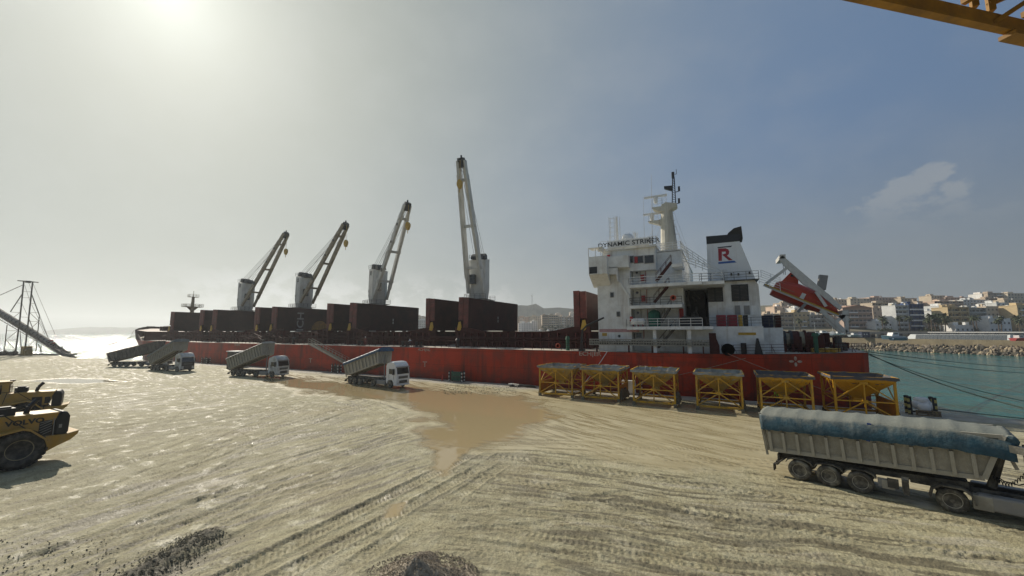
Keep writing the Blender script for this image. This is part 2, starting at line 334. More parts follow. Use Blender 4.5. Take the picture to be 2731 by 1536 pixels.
def ground_height(X, Y, detail=True):
    Rr = np.hypot(X, Y)
    z = (fbm(X*.06, Y*.06, 3, 2)-.5)*.16+(fbm(X*.5, Y*.5, 3, 5)-.5)*.05
    # smears pulled along the wheels' way: one grain on the left, another on the right
    split = sstep(-6, 6, X+13+(Y-17)*1.15+10*wob(X*.3, Y*.3))
    WX = X+1.1*(fbm(X*.13, Y*.13, 3, 90)-.5)*2; WY = Y+1.1*(fbm(X*.13, Y*.13, 3, 95)-.5)*2
    def grain(a, s): c, n = math.cos(a), math.sin(a); X, Y = WX, WY; return fbm((X*c+Y*n)*.35, (-X*n+Y*c)*4.2, 6, s)
    fy = sstep(22, 34, Y+6*wob(X*.2, Y*.2)); gl = grain(R(82), 21); gl = gl*(1-fy)+grain(R(168), 51)*fy; gr = grain(R(9), 33)*(1-fy)+grain(R(-22), 71)*fy
    gg = gl*(1-split)+gr*split; patch = .35+.65*sstep(.4, .6, fbm(X*.09+5, Y*.09, 4, 97)); gg = .5+(gg-.5)*patch
    rough = fbm(X*3.1, Y*3.1, 4, 8)
    wet = np.zeros_like(X)
    for P, s in PUDDLES: wet = np.maximum(wet, sstep(-.7*s, .9*s, poly_sd(X, Y, P)+wob(X, Y)*4.2*s+(gg-.5)*2.2*s))
    slick = sstep(-.8, 1.2, poly_sd(X, Y, SLICK)+wob(X, Y)*5+(gg-.5)*3)
    z = z+((gg-.5)*.065*(1-.35*split)+(rough-.5)*.05*(1-.5*split)+(fbm(X*7.5, Y*7.5, 3, 88)-.5)*.03)*(1-.85*slick)
    tm = np.zeros_like(X)
    for x0, y0, h, k, L, w, dep, tread in TRK:
        if abs(k) < 1e-4: k = 1e-4
        cx = x0-math.sin(h)/k; cy = y0+math.cos(h)/k; r = abs(1/k)
        q = np.abs(np.hypot(X-cx, Y-cy)-r)
        idx = np.nonzero(q < w*1.6)
        if not len(idx[0]): continue
        x = X[idx]; y = Y[idx]; d = np.hypot(x-cx, y-cy)-r
        a = np.arctan2(y-cy, x-cx)-math.atan2(y0-cy, x0-cx); a = (a+math.pi) % (2*math.pi)-math.pi; s = a/k
        end = sstep(-.4, .4, s)*sstep(-.4, .4, L-s)
        end = end*sstep(.28, .5, fbm(s*.25+x0, d*0+y0, 2, 40))
        ab = np.abs(d)/w
        prof = -dep*(1-sstep(.75, 1.0, ab))+dep*.7*np.exp(-((ab-1.15)/.18)**2)
        if tread:
            p = .26 if tread == 1 else .42
            ch = ((s+np.abs(d)*.7)/p) % 1.; blk = sstep(.0, .12, ch)*sstep(.62, .5, ch)*(ab < .95)
            if tread == 2: blk = np.where(d > 0, blk, sstep(.0, .12, (ch+.5) % 1)*sstep(.62, .5, (ch+.5) % 1)*(ab < .95))
            prof = prof+blk*dep*.8
        z[idx] += prof*end*(1-.9*slick[idx]*(fbm(x*.3, y*.3, 2, 9) > .4)); tm[idx] = np.maximum(tm[idx], end*(1-sstep(.8, 1.3, ab)))
    cut = np.zeros_like(X)
    for x0, y0, h, k, L, w in CUT:
        if abs(k) < 1e-4: k = 1e-4
        cx = x0-math.sin(h)/k; cy = y0+math.cos(h)/k; r = abs(1/k)
        idx = np.nonzero(np.abs(np.hypot(X-cx, Y-cy)-r) < w*3)
        if not len(idx[0]): continue
        x = X[idx]; y = Y[idx]; d = np.abs(np.hypot(x-cx, y-cy)-r); a = np.arctan2(y-cy, x-cx)-math.atan2(y0-cy, x0-cx); a = (a+math.pi) % (2*math.pi)-math.pi; s = a/k
        m = sstep(-.3, .5, s)*sstep(-.3, .8, L-s)*sstep(.36, .5, fbm(s*.6+x0, d*0+y0, 2, 41)); c1 = np.exp(-(d/w)**2)*m
        z[idx] += -.022*c1+.012*np.exp(-((d-1.9*w)/w)**2)*m; cut[idx] = np.maximum(cut[idx], c1)
    # ridge of clods at the lower left and the churned belt by the quay
    A = pg(330, 1560); B = pg(560, 1428); e = B-A; t = np.clip(((X-A.x)*e.x+(Y-A.y)*e.y)/e.length_squared, -.6, 1)
    rd = np.hypot(X-A.x-t*e.x, Y-A.y-t*e.y)
    ridge = np.exp(-(rd/.55)**2)*(.6+.8*fbm(X*2, Y*2, 3, 60))
    z = z+ridge*.22+ridge*(fbm(X*7, Y*7, 3, 61)-.5)*.25
    z = z*(1-wet)+(-.035)*wet
    edge = sstep(50.5, 52.5, Y+wob(X, Y)*3)
    z = z*(1-edge*.9)
    return z, wet, slick, gg, ridge, edge, tm, cut
A0 = R(90)+YAW
def ray_to_edge(t):
    c, s = math.cos(t), math.sin(t); best = 1e9
    for i in range(len(QUAY)):
        x0, y0 = QUAY[i]; x1, y1 = QUAY[(i+1) % len(QUAY)]; ex, ey = x1-x0, y1-y0
        den = c*ey-s*ex
        if abs(den) < 1e-9: continue
        r = (x0*ey-y0*ex)/den; q = (x0*s-y0*c)/den
        if r > 0 and -1e-9 <= q <= 1+1e-9: best = min(best, r)
    return best
ths = np.concatenate([np.linspace(-180, -57, 50)[:-1], np.linspace(-57, 57, 1020), np.linspace(57, 180, 50)[1:]])
ths = np.radians(ths)+A0
rmax = np.array([ray_to_edge(t) for t in ths])
NR = 560
s_ = np.linspace(0, 1, NR)
r0 = 1.5
k_ = np.concatenate([np.linspace(0, .12, 20, endpoint=False), np.linspace(.12, 1, NR-20)])   # few rings under the camera
lr = np.log(6.) ; RR = np.exp(np.where(k_[:, None] < .12, np.log(r0)+(lr-np.log(r0))*(k_[:, None]/.12), lr+(np.log(rmax)[None, :]-lr)*((k_[:, None]-.12)/.88)))
GX = RR*np.cos(ths)[None, :]; GY = RR*np.sin(ths)[None, :]
gz, gwet, gslick, ggrain, gridge, gedge, gtm, gcut = ground_height(GX, GY)
nt = len(ths); NV = NR*nt
co = np.stack([GX, GY, gz], -1).reshape(-1, 3)
ii = (np.arange(NR-1)[:, None]*nt+np.arange(nt-1)[None, :]).reshape(-1)
fc = np.stack([ii, ii+1, ii+nt+1, ii+nt], -1)
me = bpy.data.meshes.new('ground'); me.vertices.add(NV); me.vertices.foreach_set('co', co.ravel())
me.loops.add(fc.size); me.polygons.add(len(fc)); me.loops.foreach_set('vertex_index', fc.ravel())
me.polygons.foreach_set('loop_start', np.arange(len(fc))*4); me.polygons.foreach_set('use_smooth', np.ones(len(fc), bool)); me.update()
for nm, arr in (('wet', gwet), ('slick', gslick), ('grain', ggrain), ('ridge', gridge), ('edge', gedge), ('track', gtm), ('cut', gcut)):
    me.attributes.new(nm, 'FLOAT', 'POINT').data.foreach_set('value', arr.astype(np.float32).ravel())
ground = bpy.data.objects.new('ground', me); COL.objects.link(ground); structure(ground)
gm = bpy.data.materials.new('wet_mud'); gm.use_nodes = True; t = gm.node_tree; q = NG(t); me.materials.append(gm)
bs = t.nodes['Principled BSDF']; gco = t.nodes.new('ShaderNodeTexCoord').outputs['Object']
def attr(n): a = t.nodes.new('ShaderNodeAttribute'); a.attribute_name = n; return a.outputs['Fac']
aw, asl, agr, ari, aed, atk, act = [attr(n) for n in ('wet', 'slick', 'grain', 'ridge', 'edge', 'track', 'cut')]
n_big = q.noise(gco, .12, 5, .6); n_mid = q.noise(gco, .9, 6, .65); n_fin = q.noise(gco, 14, 4, .6)
gmap = q.vm('MULTIPLY', gco, (1, 1, 1))
c_dry = (.365, .33, .20, 1); c_pale = (.50, .465, .305, 1); c_dark = (.115, .10, .062, 1)
c = q.mix(q.ramp(n_mid, .38, .68), c_dry, c_pale)
c = q.mix(q.m('MULTIPLY', q.ramp(agr, .50, .38), .78), c, c_dark)
c = q.mix(q.m('MULTIPLY', q.ramp(agr, .58, .74), .5), c, (.50, .46, .37, 1))
c = q.mix(q.m('MULTIPLY', q.ramp(n_big, .5, .7), .35), c, (.34, .275, .165, 1))
c = q.mix(q.m('MULTIPLY', atk, .22), c, c_dark)
gy_ = q.m('MULTIPLY', q.ramp(q.noise(q.vm('MULTIPLY', gco, (1, .45, 1)), .16, 5, .65), .47, .60), .55)
c = q.mix(q.m('MULTIPLY', gy_, .55), c, (.30, .28, .195, 1))
c = q.mix(q.m('MULTIPLY', q.ramp(q.noise(gco, .35, 7, .7), .54, .62), .45), c, (.50, .46, .33, 1))
c = q.mix(q.m('MULTIPLY', asl, .75), c, q.mix(q.ramp(agr, .42, .66), (.36, .30, .175, 1), (.50, .44, .29, 1)))
c = q.mix(q.m('MULTIPLY', act, .7), c, (.10, .08, .045, 1))
c = q.mix(q.m('MULTIPLY', ari, .8), c, (.06, .055, .045, 1))
c = q.mix(aed, c, q.mix(q.ramp(n_mid, .4, .65), (.42, .40, .35, 1), (.30, .27, .21, 1)))
c = q.mix(q.m('MULTIPLY', q.ramp(aw, .02, .35), .55), c, (.255, .205, .115, 1))
c = q.mix(q.ramp(aw, .35, 1.), c, (.385, .305, .17, 1))
c = q.mix(q.m('MULTIPLY', q.ramp(n_fin, .35, .68), q.m('SUBTRACT', .42, q.m('MULTIPLY', q.m('MAXIMUM', aw, asl), .34))), c, (.085, .072, .048, 1))
t.links.new(c, bs.inputs['Base Color'])
rg = q.m('SUBTRACT', .82, q.m('MULTIPLY', q.ramp(n_mid, .55, .66), .34))
rg = q.m('SUBTRACT', rg, q.m('MULTIPLY', q.ramp(agr, .50, .36), .22))
rg = q.mix(asl, rg, q.m('ADD', .22, q.m('MULTIPLY', q.ramp(agr, .4, .62), .25)))
rg = q.mix(q.m('MAXIMUM', aed, ari), rg, (.75, .75, .75, 1)); rg = q.mix(aw, rg, (.055, .055, .055, 1))
t.links.new(rg, bs.inputs['Roughness']); bs.inputs['Specular IOR Level'].default_value = .32
bn = t.nodes.new('ShaderNodeBump'); bn.inputs['Distance'].default_value = .09
hh = q.m('ADD', q.m('MULTIPLY', n_fin, .5), q.m('ADD', q.noise(gco, 5, 4, .6), q.m('MULTIPLY', q.noise(gco, 42, 3, .6), .25)))
t.links.new(hh, bn.inputs['Height'])
t.links.new(q.m('MULTIPLY', q.m('SUBTRACT', 1., q.m('MAXIMUM', q.m('MULTIPLY', aw, .985), q.m('MULTIPLY', asl, .80))), .75), bn.inputs['Strength'])
t.links.new(bn.outputs[0], bs.inputs['Normal'])
# quay wall below the edge
w = MB()
for (x0, y0), (x1, y1) in zip(QUAY, QUAY[1:7]): w.add([(x0,y0,.0),(x1,y1,.0),(x1,y1,-7),(x0,y0,-7)], [(0,1,2,3)])
concrete = mat('concrete', (.33, .31, .26), .8, var=.2, scale=.4, dirt=((.12, .11, .09), .6, .6), bump=.3, bscale=3)
structure(w.build('quay_wall', concrete))
# ------------------------------------------------------------------ sea
sm = bpy.data.materials.new('sea_water'); sm.use_nodes = True; t = sm.node_tree; q = NG(t); bs = t.nodes['Principled BSDF']
gco = t.nodes.new('ShaderNodeTexCoord').outputs['Object']
nb = q.noise(q.vm('MULTIPLY', gco, (.6, 1, 1)), .03, 4, .6)
gcol = q.mix(q.ramp(nb, .35, .65), (.016, .105, .098, 1), (.028, .140, .130, 1))
t.links.new(gcol, bs.inputs['Base Color']); bs.inputs['Roughness'].default_value = .09; bs.inputs['IOR'].default_value = 1.33
w1 = q.noise(q.vm('MULTIPLY', gco, (1, .55, 1)), .35, 3, .55, .6); w2 = q.noise(q.vm('MULTIPLY', gco, (1, .6, 1)), 1.6, 4, .6); w3 = q.noise(gco, .06, 2, .5)
hh = q.m('ADD', q.m('MULTIPLY', w1, 1.1), q.m('ADD', q.m('MULTIPLY', w2, .42), q.m('MULTIPLY', w3, 3.0)))
bn = t.nodes.new('ShaderNodeBump'); bn.inputs['Distance'].default_value = 1.0; bn.inputs['Strength'].default_value = .7
t.links.new(hh, bn.inputs['Height']); t.links.new(bn.outputs[0], bs.inputs['Normal'])
SEA_Z = -2.2
s = MB(); s.add([(-7200, -1500, SEA_Z), (3200, -1500, SEA_Z), (3200, 7000, SEA_Z), (-7200, 7000, SEA_Z)], [(0,1,2,3)])
sea = structure(s.build('sea_water', sm))
# ================================================================== THE SHIP
HY0, HY1 = 55.9, 87.9; CY = 71.9; DZ = 5.25
def za(x, y, Y): return py(1550+x/3.622, 560+y/3.622, Y)
def zc(x, y, Y): return py(1850+x/4.026, 600+y/4.026, Y)
def zm(x, y, Y): return py(1700+x/5.175, 440+y/5.175, Y)
ship = thing('bulk_carrier', 'long red bulk carrier with white bridge house, moored along the quay', 'ship')
# hull: (x, half beam at deck, half beam at waterline, deck z)
ST = [(15.6, 9.3, 8.6, DZ+.3), (15.0, 9.9, 9.2, DZ+.3), (11, 12.0, 11.4, DZ+.2), (4, 14.6, 13.8, DZ+.05), (-4, 15.8, 15.4, DZ), (-12, 16, 16, DZ), (-60, 16, 16, DZ), (-120, 16, 16, DZ), (-150, 15.8, 15.4, DZ+.05),
      (-163, 15.0, 13.6, DZ+.15), (-172, 13.4, 10.8, DZ+.35), (-181, 10.6, 7.0, DZ+.6), (-189, 7.0, 3.2, DZ+.9), (-195, 3.6, .6, DZ+1.2), (-198, .9, .12, DZ+1.4)]
def hull_at(x):
    for a, b in zip(ST, ST[1:]):
        if b[0] <= x <= a[0]:
            t = (x-a[0])/(b[0]-a[0]); return [a[i]+(b[i]-a[i])*t for i in range(4)]
    return ST[-1] if x < -198 else ST[0]
h = MB(); n = len(ST)
ZL = [0, .25, .5, .75, 1]
for x, bd, bw, dz in ST:
    for sgn in (-1, 1):
        for f in ZL:
            z = -3.4+(dz+3.4)*f; hb = bw+(bd-bw)*f**1.5
            h.v.append((x, CY+sgn*hb, z))
m5 = len(ZL); w_ = 2*m5
for i in range(n-1):
    for sgn in range(2):
        for j in range(m5-1):
            a = i*w_+sgn*m5+j; h.f.append((a, a+1, a+w_+1, a+w_))
h.f.append(tuple(range(m5))+tuple(range(2*m5-1, m5-1, -1)))
h.build('hull', hull_red, ship)
dk = MB()
for i in range(n-1):
    (x0, b0, _, z0), (x1, b1, _, z1) = ST[i], ST[i+1]
    dk.add([(x0, CY-b0, z0-.01), (x0, CY, z0+.35), (x1, CY, z1+.35), (x1, CY-b1, z1-.01), (x0, CY+b0, z0-.01), (x1, CY+b1, z1-.01)], [(0,1,2,3), (1,4,5,2)])
dk.build('deck', deck_mat, ship, recalc=False)
# dark sheer strake / raised forecastle with flare
fo = MB()
fs = [(-163, 0), (-168, 1.9), (-172, 2.6), (-181, 3.0), (-189, 3.3), (-195, 3.5), (-198, 3.6), (-199.5, 3.7)]
for x, hh_ in fs:
    bx, bw, zz = hull_at(max(x, -198))[1:4]
    for sgn in (-1, 1): fo.v += [(x, CY+sgn*bx, zz), (x-.35*hh_*.5, CY+sgn*(bx+.25), zz+hh_)]
for i in range(len(fs)-1):
    for k in (0, 2): a = i*4+k; fo.f.append((a, a+1, a+5, a+4))
a = (len(fs)-1)*4; fo.f.append((a, a+1, a+3, a+2))
fo.build('forecastle', dark_red, ship)
e = MB(); e.bb(-163.5, -163, 60, 84, 5.3, 9.6); e.bb(-198, -163.2, 61, 83, 8.2, 8.3).xf(Matrix()); 
m = MB()
m.add([(-163, CY-14, 8.2), (-163, CY+14, 8.2), (-181, CY+10.4, 8.7), (-197, CY+.8, 9.4), (-197, CY-.8, 9.4), (-181, CY-10.4, 8.7)], [(0,1,2,3,4,5)])
m.bb(-163.2, -163, CY-14.5, CY+14.5, 5.3, 8.2); m.bb(-176, -173, CY-6, CY-3, 8.5, 10); m.bb(-184, -181, CY-2, CY+2, 8.7, 10.2)
m.build('forecastle_deck', dark_red, ship)
# foremast
fm = MB(); X = -168.5; fm.tube((X, CY, 8), (X, CY, 15), .9, 10, .62); fm.tube((X, CY, 15), (X, CY, 20.8), .62, 10, .42)
fm.bb(X-1.9, X+1.9, CY-2.6, CY+2.6, 17.0, 17.15); fm.bb(X-.8, X+.8, CY-1.4, CY+1.4, 20.6, 20.75); fm.tube((X, CY, 20.8), (X, CY, 22.9), .08, 5)
fm.prism([(-1.8, 17), (-.4, 15.6), (.4, 15.6), (1.8, 17)], 'x', -.15, .15)
fm2 = fm; k = len(fm.v)-8
for i in range(k, k+8): x, y, z = fm.v[i]; fm.v[i] = (x+X, y+CY, z)
fm.rail([(X-1.9, CY-2.6, 17.1), (X+1.9, CY-2.6, 17.1), (X+1.9, CY+2.6, 17.1), (X-1.9, CY+2.6, 17.1), (X-1.9, CY-2.6, 17.1)], 1, 1.3, .04)
fm.rail([(X-.8, CY-1.4, 20.7), (X+.8, CY-1.4, 20.7), (X+.8, CY+1.4, 20.7)], .9, 1, .04)
fm.build('foremast', jib_buff, ship)
# bulwark cap and rail along the deck edge
cap = MB()
for i in range(n-1):
    (x0, b0, _, z0), (x1, b1, _, z1) = ST[i], ST[i+1]
    if x1 < -172: break
    cap.bar((x0, CY-b0+.06, z0+.005), (x1, CY-b1+.06, z1+.005), .16, .04)
cap.build('deck_edge_bar', dark_red, ship)
def edge_rail(xa, xb, step=1.6):
    r_ = MB(); xs = list(np.arange(xa, xb, -12.8))+[xb]
    pts = []
    for x in xs: hb = hull_at(x); pts.append((x, CY-hb[1]+.15, hb[3]+.08))
    return r_.rail(pts, 1.05, step, .028, 3, True)
edge_rail(-18, -72).build('railing', dark_red, ship); edge_rail(-75, -164).build('railing', dark_red, ship); edge_rail(15.4, 0, 1.5).build('railing', dark_red, ship)
far_r = MB(); far_r.rail([(-160, 87.6, 5.3), (-20, 87.6, 5.3)], 1.1, 3, .03); far_r.build('railing', dark_red, ship)
# hatch coamings: long box, top rail, stiffeners
PACKS = [(-157.0, 1), (-138.4, 0), (-131.3, 1), (-109.8, 0), (-102.3, 1), (-80.6, 0), (-73.0, 1), (-50.9, 0), (-43.0, 1), (-20.0, 0)]
HY_A, HY_B = 61.6, 82.4
for i in range(5):
    xa, xb = PACKS[i*2][0]-1.6, PACKS[i*2+1][0]+1.6
    c = MB(); c.bb(xa, xb, HY_A, HY_B, DZ, 7.9); c.bb(xa-.25, xb+.25, HY_A-.35, HY_B+.35, 7.9, 8.12)
    c.bb(xa, xb, HY_A-.25, HY_A, 6.5, 6.6)
    # raised lips at the two ends, low in the middle
    c.prism([(xa, 8.1), (xa, 8.9), (xa+3, 8.85), (xa+6, 8.3), (xa+8, 8.1)], 'y', HY_A-.2, HY_A+.1); c.prism([(xb, 8.1), (xb-8, 8.1), (xb-6, 8.3), (xb-3, 8.85), (xb, 8.9)], 'y', HY_A-.2, HY_A+.1)
    co_ = c.build('hatch_coaming', dark_red, ship)
    st = MB(); x = xa+.6
    st.bb(x, x+.1, HY_A-.45, HY_A, DZ+.1, 7.9); sto = st.build('stiffener', edge_red, co_)
    while x < xb-1.5: x += 1.55; c2 = sto.copy(); c2.location.x = x-xa-.6; COL.objects.link(c2)
# opened folding covers: two tall plates per pack, standing across the ship
def cover_pack(x, aftward, i):
    zt = 14.75 if i % 2 else 14.65
    p = bpy.data.objects.new('hatch_cover', None); COL.objects.link(p); p.parent = ship
    wdt = .95
    for k in (0, 1):
        a = x-1.05+k*1.12; lean = .12*(1 if k else -1)
        z0 = 8.35 if k == 0 or True else 9; top = zt-.12*k
        m_ = MB(); m_.bb(a, a+wdt, HY_A+.3, HY_B, z0, top)
        m_.v = [(X_+(Z_-z0)*.012*(1 if aftward else -1), Y_, Z_) for X_, Y_, Z_ in m_.v]
        m_.build('cover_panel', cover_red, p, bev=.04)
        e_ = MB(); e_.bb(a-.02, a+wdt+.02, HY_A+.05, HY_A+.3, z0+(1.9 if k == (0 if aftward else 1) else 0), top)
        for zz in np.arange(z0+.9, top-.3, 1.1): e_.bb(a+.1, a+wdt-.1, HY_A-.03, HY_A+.05, zz, zz+.16)
        e_.v = [(X_+(Z_-z0)*.012*(1 if aftward else -1), Y_, Z_) for X_, Y_, Z_ in e_.v]
        e_.build('end_plate', edge_red, p)
    # wheel, hinge arm in yellow, posts it stands on
    h_ = MB(); xx = x-.6 if aftward else x+.6
    h_.tube((xx, HY_A-.25, 8.7), (xx, HY_A+.05, 8.7), .42, 12); h_.prism([(xx-.5, 8.4), (xx-.15, 9.9), (xx+.25, 10.0), (xx+.5, 8.9)], 'y', HY_A-.3, HY_A-.12)
    h_.build('hinge_arm', yellow_paint, p)
    for yy in (HY_A+1.5, HY_A+4, 78, 80, HY_B-.6): MB().bb(x-.5, x+.5, yy, yy+.4, 7.9, 8.4).build('cover_foot', dark_red, p)
    return p
packs = [cover_pack(x, a, i) for i, (x, a) in enumerate(PACKS)]
paint_wh = mat('stencil_white', (.34, .33, .30), .7, var=.3, dirt=((.05, .03, .03), .35, 2)); paint_or = mat('stencil_orange', (.30, .15, .02), .7, var=.3, dirt=((.05, .03, .02), .4, 1.5))
# faded lettering on the covers aft of the second crane, read with the head turned
XF = -102.3-1.05+1.12+.95+.10
MT = Matrix(((0, 0, 1, 0), (1, 0, 0, 0), (0, 1, 0, 0), (0, 0, 0, 1)))      # text plane: x->Y, y->Z, facing +X
def on_cover(s_, size, Y, Z, rot=90): return text(s_, size, paint_wh, packs[4], Matrix.Translation((XF, Y, Z)) @ MT @ Matrix.Rotation(R(rot), 4, 'Z'), 'lettering', .01, 1.15, .03)
on_cover('ICH', 2.7, 68.4, 10.9); on_cover('LY', 2.6, 79.3, 10.4)
sdm = MB(); sdm.v = [(XF+.012, 74.3+2.6*math.cos(a), 8.7+2.5*math.sin(a)) for a in np.linspace(0, math.pi, 15)]; sdm.f = [tuple(range(15))]; sdm.build('painted_sun', paint_or, packs[4], recalc=False)
for pk, X0 in ((6, -73.0), (8, -43.0)):
    for z_ in (11.0, 10.3): text('8', .75, paint_wh, packs[pk], Matrix.Translation((X0+.05+.95+.12+.03, 73, z_)) @ MT, 'lettering', .01, 1, .03)
# deck cranes
def crane(x, tipu, tipv, tipY, jm, lean_px=None):
    base = Vector((x, CY, 16.3)); tip = py(tipu, tipv, tipY)
    d = (tip-base); L = d.length; d.normalize()
    hd = math.atan2(tip.y-base.y, tip.x-base.x)
    p = bpy.data.objects.new('deck_crane', None); COL.objects.link(p); p.parent = ship
    m_ = MB(); m_.tube((x, CY, DZ), (x, CY, 14.6), 1.75, 20); m_.tube((x, CY, 14.6), (x, CY, 15.0), 2.3, 20); m_.build('pedestal', crane_white, p)
    pl = MB(); pl.bb(-3.6, 2.4, -2.4, 2.4, 14.95, 15.05); pl.rail([(-3.6, -2.4, 15.05), (2.4, -2.4, 15.05), (2.4, 2.4, 15.05)], 1, 1.2, .03); pl.rail([(-3.6, 2.4, 15.05), (-3.6, -2.4, 15.05)], 1, 1.2, .03)
    M = Matrix.Translation((x, CY, 0)) @ Matrix.Rotation(hd, 4, 'Z')
    pl.xf(M).build('platform', steel_dark, p)
    ho_ = MB(); pr = [(-1.9, -1.25), (-1.25, -1.9), (1.3, -1.9), (1.7, -1.3), (1.7, 1.3), (1.3, 1.9), (-1.25, 1.9), (-1.9, 1.25)]
    ho_.v = [(a*.86, b*.86, 15.05) for a, b in pr]+[(a, b, 17.2) for a, b in pr]+[(a, b, 24.0-.5*(a > 0)) for a, b in pr]
    for k in (0, 8): ho_.f += [(k+i, k+(i+1) % 8, k+8+(i+1) % 8, k+8+i) for i in range(8)]
    ho_.f += [tuple(range(8))[::-1], tuple(range(16, 24))]; ho_.xf(M).build('crane_house', crane_white, p)
    wn_ = MB(); wn_.bb(-.5, .4, -1.93, -1.9, 22.2, 23.3); wn_.bb(-1.2, -.9, -1.93, -1.9, 18, 18.7); wn_.bb(1.7, 2.5, -1.2, 0, 18.2, 20.2)
    wn_.xf(M).build('cab_window', glass, p)
    sh = MB(); sh.prism([(-1.8, 24), (-1.6, 25.0), (-.9, 25.3), (-.2, 24.7), (-.1, 24)], 'y', -1.2, 1.2); sh.prism([(.6, 23.6), (.8, 24.6), (1.4, 24.8), (2.1, 24.2), (2.3, 23.6)], 'y', -1.1, 1.1)
    sh.rail([(-1.8, -1.85, 24), (1.2, -1.85, 23.8)], .95, 1, .03, 2); sh.xf(M).build('sheave_housing', black, p)
    side = Vector((-math.sin(hd), math.cos(hd), 0))
    jb = MB(); foot = base+Vector((math.cos(hd), math.sin(hd), 0))*1.7
    dj = (tip-foot); 
    for s_ in (-1, 1):
        a = foot+side*s_*1.75; b = tip+side*s_*.65; mid = a.lerp(b, .5)
        jb.bar(a, a.lerp(b, .12), .5, .7); jb.bar(a.lerp(b, .12), a.lerp(b, .9), .6, 1.1); jb.bar(a.lerp(b, .9), b, .55, .85)
    for f in (.2, .52, .86):
        c0 = foot.lerp(tip, f); hw = 1.75+(.55-1.75)*f; jb.bar(c0-side*(hw+.55), c0+side*(hw+.55), .5, .5)
    jb.build('jib', jm, p)
    hd_ = MB(); hd_.bar(tip-dj.normalized()*1.4, tip+dj.normalized()*.5, 1.3, .9); hd_.tube(tip-side*.6, tip+side*.6, .55, 12); hd_.bar(tip, tip+Vector((0, 0, 1.1)), .25)
    for f, r_ in ((.32, .5), (.62, .3), (.8, .35)): c0 = foot.lerp(tip, f)-side*(1.75-1.2*f+.2); hd_.tube(c0-side*.25, c0+side*.1, r_, 12)
    hd_.build('jib_head', black, p)
    cb = MB(); top = M @ Vector((-1.1, 0, 25.1)); top2 = M @ Vector((1.4, 0, 24.7))
    for s_ in (-.7, -.25, .25, .7):
        cb.tube(top+side*s_, tip+side*s_*.5, .035, 4, cap=False)
        cb.tube(top2+side*s_, foot.lerp(tip, .82 if abs(s_) > .5 else .95)+side*s_*.6, .03, 4, cap=False)
    cb.build('wire_ropes', steel_dark, p)
    hk = MB(); o = tip+Vector((.5*math.cos(hd), .5*math.sin(hd), 0)); dz_ = 4.2 if x > -125 else 4.6
    hk.tube(o, o-Vector((0, 0, dz_)), .04, 4); c0 = o-Vector((0, 0, dz_))
    hk.prism([(-.2, 0), (.2, 0), (.55, -.5), (.55, -1.1), (.15, -1.8), (-.15, -1.8), (-.55, -1.1), (-.55, -.5)], 'y', -.3, .3)
    for i in range(len(hk.v)-16, len(hk.v)): hk.v[i] = tuple(Vector(hk.v[i])+c0)
    hk.tube(c0-Vector((0, 0, 1.8)), c0-Vector((0, 0, 2.6)), .08, 5)
    hk.build('hook_block', yellow_paint, p)
    return p
crane(-135.0, 763, 624, 71.0, jib_buff); crane(-105.6, 922, 599, 69.0, jib_buff)
crane(-76.4, 1087, 546, 66.0, crane_white); crane(-46.0, 1230, 428, 62.0, crane_white)
# pipes and clutter along the deck between rail and coaming
pi = MB()
for y_, z_, r_ in ((60.9, 6.9, .12), (61.1, 6.5, .16), (61.2, 7.15, .09)): pi.tube((-160, y_, z_), (-19, y_, z_), r_, 6)
for x in np.arange(-158, -20, 3.1): pi.bb(x, x+.14, 60.9, 61.3, 5.25, 6.5)
for i in range(46):
    x = rng.uniform(-112, -62); z_ = rng.uniform(6.5, 8.6); L = rng.uniform(1.5, 6); pi.bar((x, rng.uniform(57.5, 60.5), z_), (x+L, rng.uniform(57.5, 60.5), z_+rng.choice([0, 0, 0, .8, -.8])), rng.uniform(.06, .16))
for x in (-97, -94.5, -82, -80.2, -78.6, -104, -71.8): pi.bb(x, x+.5, 59.5, 60.6, 5.25, 8.4)
pi.build('deck_pipes', dark_red, ship)
fit = [(-54, 'b'), (-50.6, 'b'), (-41.5, 'v'), (-120, 'b'), (-88, 'v'), (-100, 'b'), (-66, 'b')]
for x, kd in fit:
    f_ = MB()
    if kd == 'b':
        for k in (0, 1.0): f_.tube((x+k, 57.6, 5.25), (x+k, 57.6, 6.15), .24, 10); f_.tube((x+k, 57.6, 6.15), (x+k, 57.6, 6.25), .34, 10)
        f_.bb(x-.4, x+1.4, 57.2, 58, 5.25, 5.4); f_.build('mooring_bollard', black, ship)
    else:
        f_.tube((x, 58, 5.25), (x, 58, 6.6), .3, 10); f_.tube((x, 58, 6.6), (x, 58, 6.95), .45, 10, .2); f_.build('vent', black, ship)
for u in (1515, ): x = py(u, 935, 57.5).x; f_ = MB(); f_.tube((x, 57.4, 5.25), (x, 57.4, 7.0), .27, 10); f_.tube((x, 57.4, 6.9), (x, 57.4, 7.4), .38, 10, .25); f_.build('vent', green_paint, ship)
# deck davit with a bent arm just ahead of the house
dv = MB(); x = py(1552, 935, 57.0).x; dv.tube((x, 57, 5.25), (x, 57, 7.2), .22, 8, .17); dv.path([(x, 57, 7.2), (x+.15, 57, 8.3), (x+.8, 57, 9.0), (x+3.4, 57, 10.1)], .13, 8); dv.bb(x-.4, x+.4, 56.6, 57.4, 5.25, 5.6)
dv.build('davit', black, ship)
